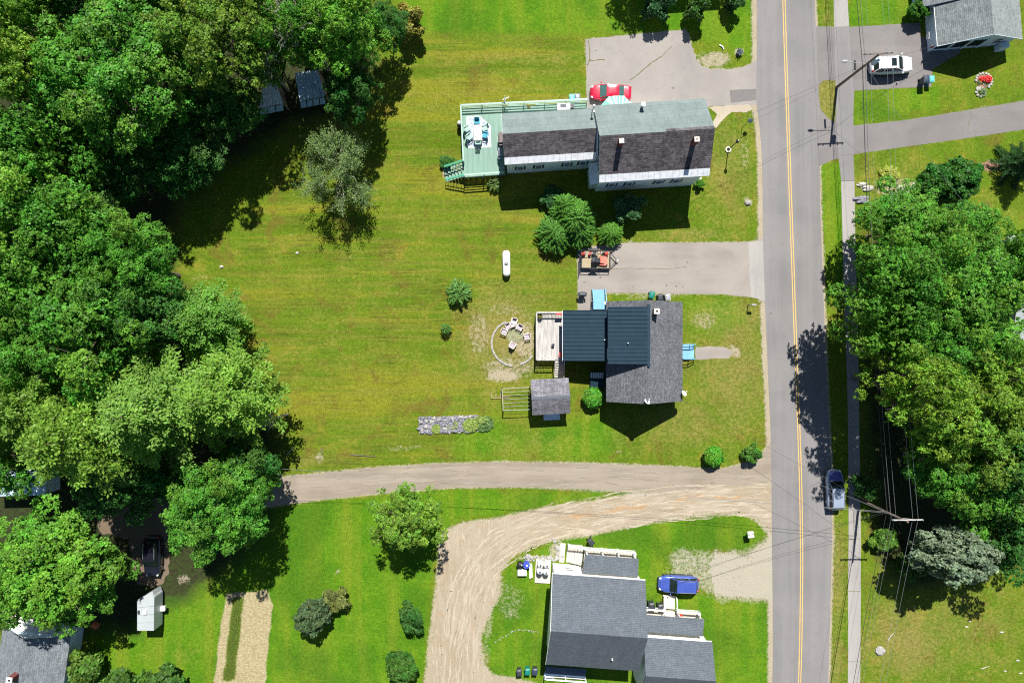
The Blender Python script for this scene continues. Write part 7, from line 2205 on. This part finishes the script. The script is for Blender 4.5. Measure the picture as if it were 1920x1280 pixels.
stones_along('rubble_path', 'rubble path of flat stones leading to the porch of the grey house', 'path', [(1040, 1012), (1048, 1030), (1052, 1040), (1030, 1048), (1000, 1045), (985, 1046)], 46, 0.22, 5, 'stone')
stones_along('scattered_stones', 'dark pebbles scattered over the pale gravel pad', 'stones', [(1335, 1038), (1360, 1050), (1342, 1092), (1372, 1100), (1390, 1052), (1415, 1045)], 44, 0.07, 12, 'stone')

# ------------------------------------------------------------------ utility poles and cables
def pole(label, x, y, h, lean=(0, 0), arms=(), lamp=None, transformer=False, armmat='pole'):
    p = P(x, y, 0)
    t = thing('utility_pole', label, 'utility pole', (p.x, p.y, 0))
    tip = Vector((lean[0], lean[1], h))
    MB().tube([(0, 0, 0), tip * 0.5, tip], [0.165, 0.135, 0.10], 10).build('pole', M['pole'], t)
    for z, L, a, off in arms:
        c = tip * (z / h); d = Vector((math.cos(a), math.sin(a), 0))
        o = MB().bar(c - d * L / 2 + d * off + Vector((0, 0.15, 0)), c + d * L / 2 + d * off + Vector((0, 0.15, 0)), 0.10, 0.11).bar(c - Vector((0, -0.15, 0.7)), c + d * L * 0.3 + Vector((0, 0.15, -0.05)), 0.03, 0.04).build('cross_arm', M[armmat], t)
        for k in (-0.46, -0.28, 0.28, 0.46):
            q = c + d * (L * k + off) + Vector((0, 0.15, 0))
            MB().lathe([(0.05, 0.07), (0.07, 0.13), (0.04, 0.17), (0.07, 0.22), (0.03, 0.28)], 8, q).build('insulator', M['greybin'], o)
    if lamp:
        z, L, a = lamp
        c = tip * (z / h); d = Vector((math.cos(a), math.sin(a), 0.12))
        o = MB().tube([c, c + d * L * .6, c + d * L], 0.035, 6).build('lamp_arm', M['metal'], t)
        MB().ball(c + d * (L + 0.25), 0.36, 0.16, 0.10, 10, 6).build('lamp_head', M['greybin'], o, True)
    if transformer:
        c = tip * 0.80 + Vector((0.30, -0.22, 0))
        MB().lathe([(0.24, 0), (0.25, 0.05), (0.25, 0.85), (0.22, 0.95)], 14, c).build('transformer', M['sheetblue'], t)
        MB().lathe([(0.05, .95), (0.06, 1.02), (0.04, 1.2)], 8, c).build('bushing', M['greybin'], t)
    return t, Vector((p.x, p.y, 0)) + tip
A, at_A = pole('dark utility pole with transformer and street lamp by the bungalow driveway', 1568.5, 164, 9.1, (0.05, 0.0), [(8.85, 3.0, R(3), 0.0)], (6.6, 2.2, R(176)), True)
B, at_B = pole('utility pole with bleached white cross arm beside the blue grey tree', 1611, 936, 9.6, (0.05, -0.05), [(9.35, 3.1, R(0.5), 0.1)], None, False, 'armwood')
C__, at_C = pole('utility pole at the wood edge near the end of the lane', 514, 868, 7.0, (0.0, 0.0), [])
def cable(label, a, b, sag, r_=0.014, mat='wire', grp=None):
    a, b = Vector(a), Vector(b)
    n = 14; r_ = r_ * 0.75
    pts = [a.lerp(b, i / n) - Vector((0, 0, 4 * sag * (i / n) * (1 - i / n))) for i in range(n + 1)]
    o = MB().tube(pts, r_, 5).build('cable', M[mat])
    return tag(o, label, 'cable', grp)
gA, gB = Vector((*G(1568.5, 164), 0)), Vector((*G(1611, 936), 0))
gN, gS = Vector((*G(1524, -605), 0)), Vector((*G(1490, 1640), 0))
runs = [(-1.35, 9.05, 'westernmost power cable on the cross arms', 'ali'), (0.85, 9.05, 'middle power cable on the cross arms', 'ali'), (1.4, 9.05, 'easternmost power cable on the cross arms', 'ali'), (0.1, 7.3, 'upper thin cable below the cross arms', 'ali'), (-0.05, 5.9, 'thick telephone cable nearest the road', 'wire'), (0.12, 6.2, 'second telephone cable beside the thick one', 'wire'), (0.2, 5.5, 'lowest telephone cable between the poles', 'wire')]
for dx, z, lab, mt in runs:
    o = Vector((dx, 0.15, z))
    rr_ = 0.027 if z < 6.1 and mt == 'wire' else (0.02 if mt == 'wire' else 0.013)
    for nm_, a, b in (('north of the transformer pole', gN, gA), ('between the two road poles', gA, gB), ('south of the white armed pole', gB, gS)):
        cable('%s, span %s' % (lab, nm_), a + o, b + o, 0.75, rr_, mt, 'overhead cables along the road')
cn = MB().tube([P(1602.5, 114, 5.85), P(1603.5, 131, 5.85)], 0.11, 8).build('splice_case', M['black']); tag(cn, 'black splice case hanging on the telephone cable by the street lamp', 'splice case')
for (dz, q, sg, lab) in ((6.2, at_C * 0.95 + Vector((0, 0, 0)), 0.9, 'upper cable crossing the lane from the road to the wood edge'), (5.6, Vector((at_C.x, at_C.y, 6.0)), 1.0, 'lower cable crossing the lane from the road to the wood edge')):
    cable(lab, gB + Vector((0, 0, dz)), q, sg, 0.02, 'ali')
cable('service cable from the white armed pole to the cottage', gB + Vector((0, 0, 6.4)), P(1275, 748, 3.0), 0.5, 0.016)
cable('service cable from the white armed pole to the grey roofed house', gB + Vector((0, 0, 6.0)), P(1207, 1103, 4.4), 0.6, 0.016)
cable('second service cable from the white armed pole to the grey roofed house', gB + Vector((0, 0, 5.5)), P(1207, 1110, 4.2), 0.8, 0.016)
cable('service cable from the transformer pole to the farmhouse mast', gA + Vector((0, 0, 6.8)), P(1338, 243, 8.2), 0.4, 0.016)
cable('telephone drop from the transformer pole to the farmhouse gable', gA + Vector((0, 0, 5.9)), P(1336, 262, 7.0), 0.4, 0.012)
cable('service cable from the transformer pole to the bungalow', gA + Vector((0, 0, 6.6)), P(1762, 82, 2.5), 0.5, 0.016)
cable('guy wire of the white armed pole', gB + Vector((0, 0, 8.2)), P(1470, 880, 7.0), 0.1, 0.016, 'ali')
cable('drop cable crossing the round bushes above the tree clump', gA + Vector((0, 0, 6.4)), P(1840, 420, 3.6), 0.5, 0.014, 'ali')
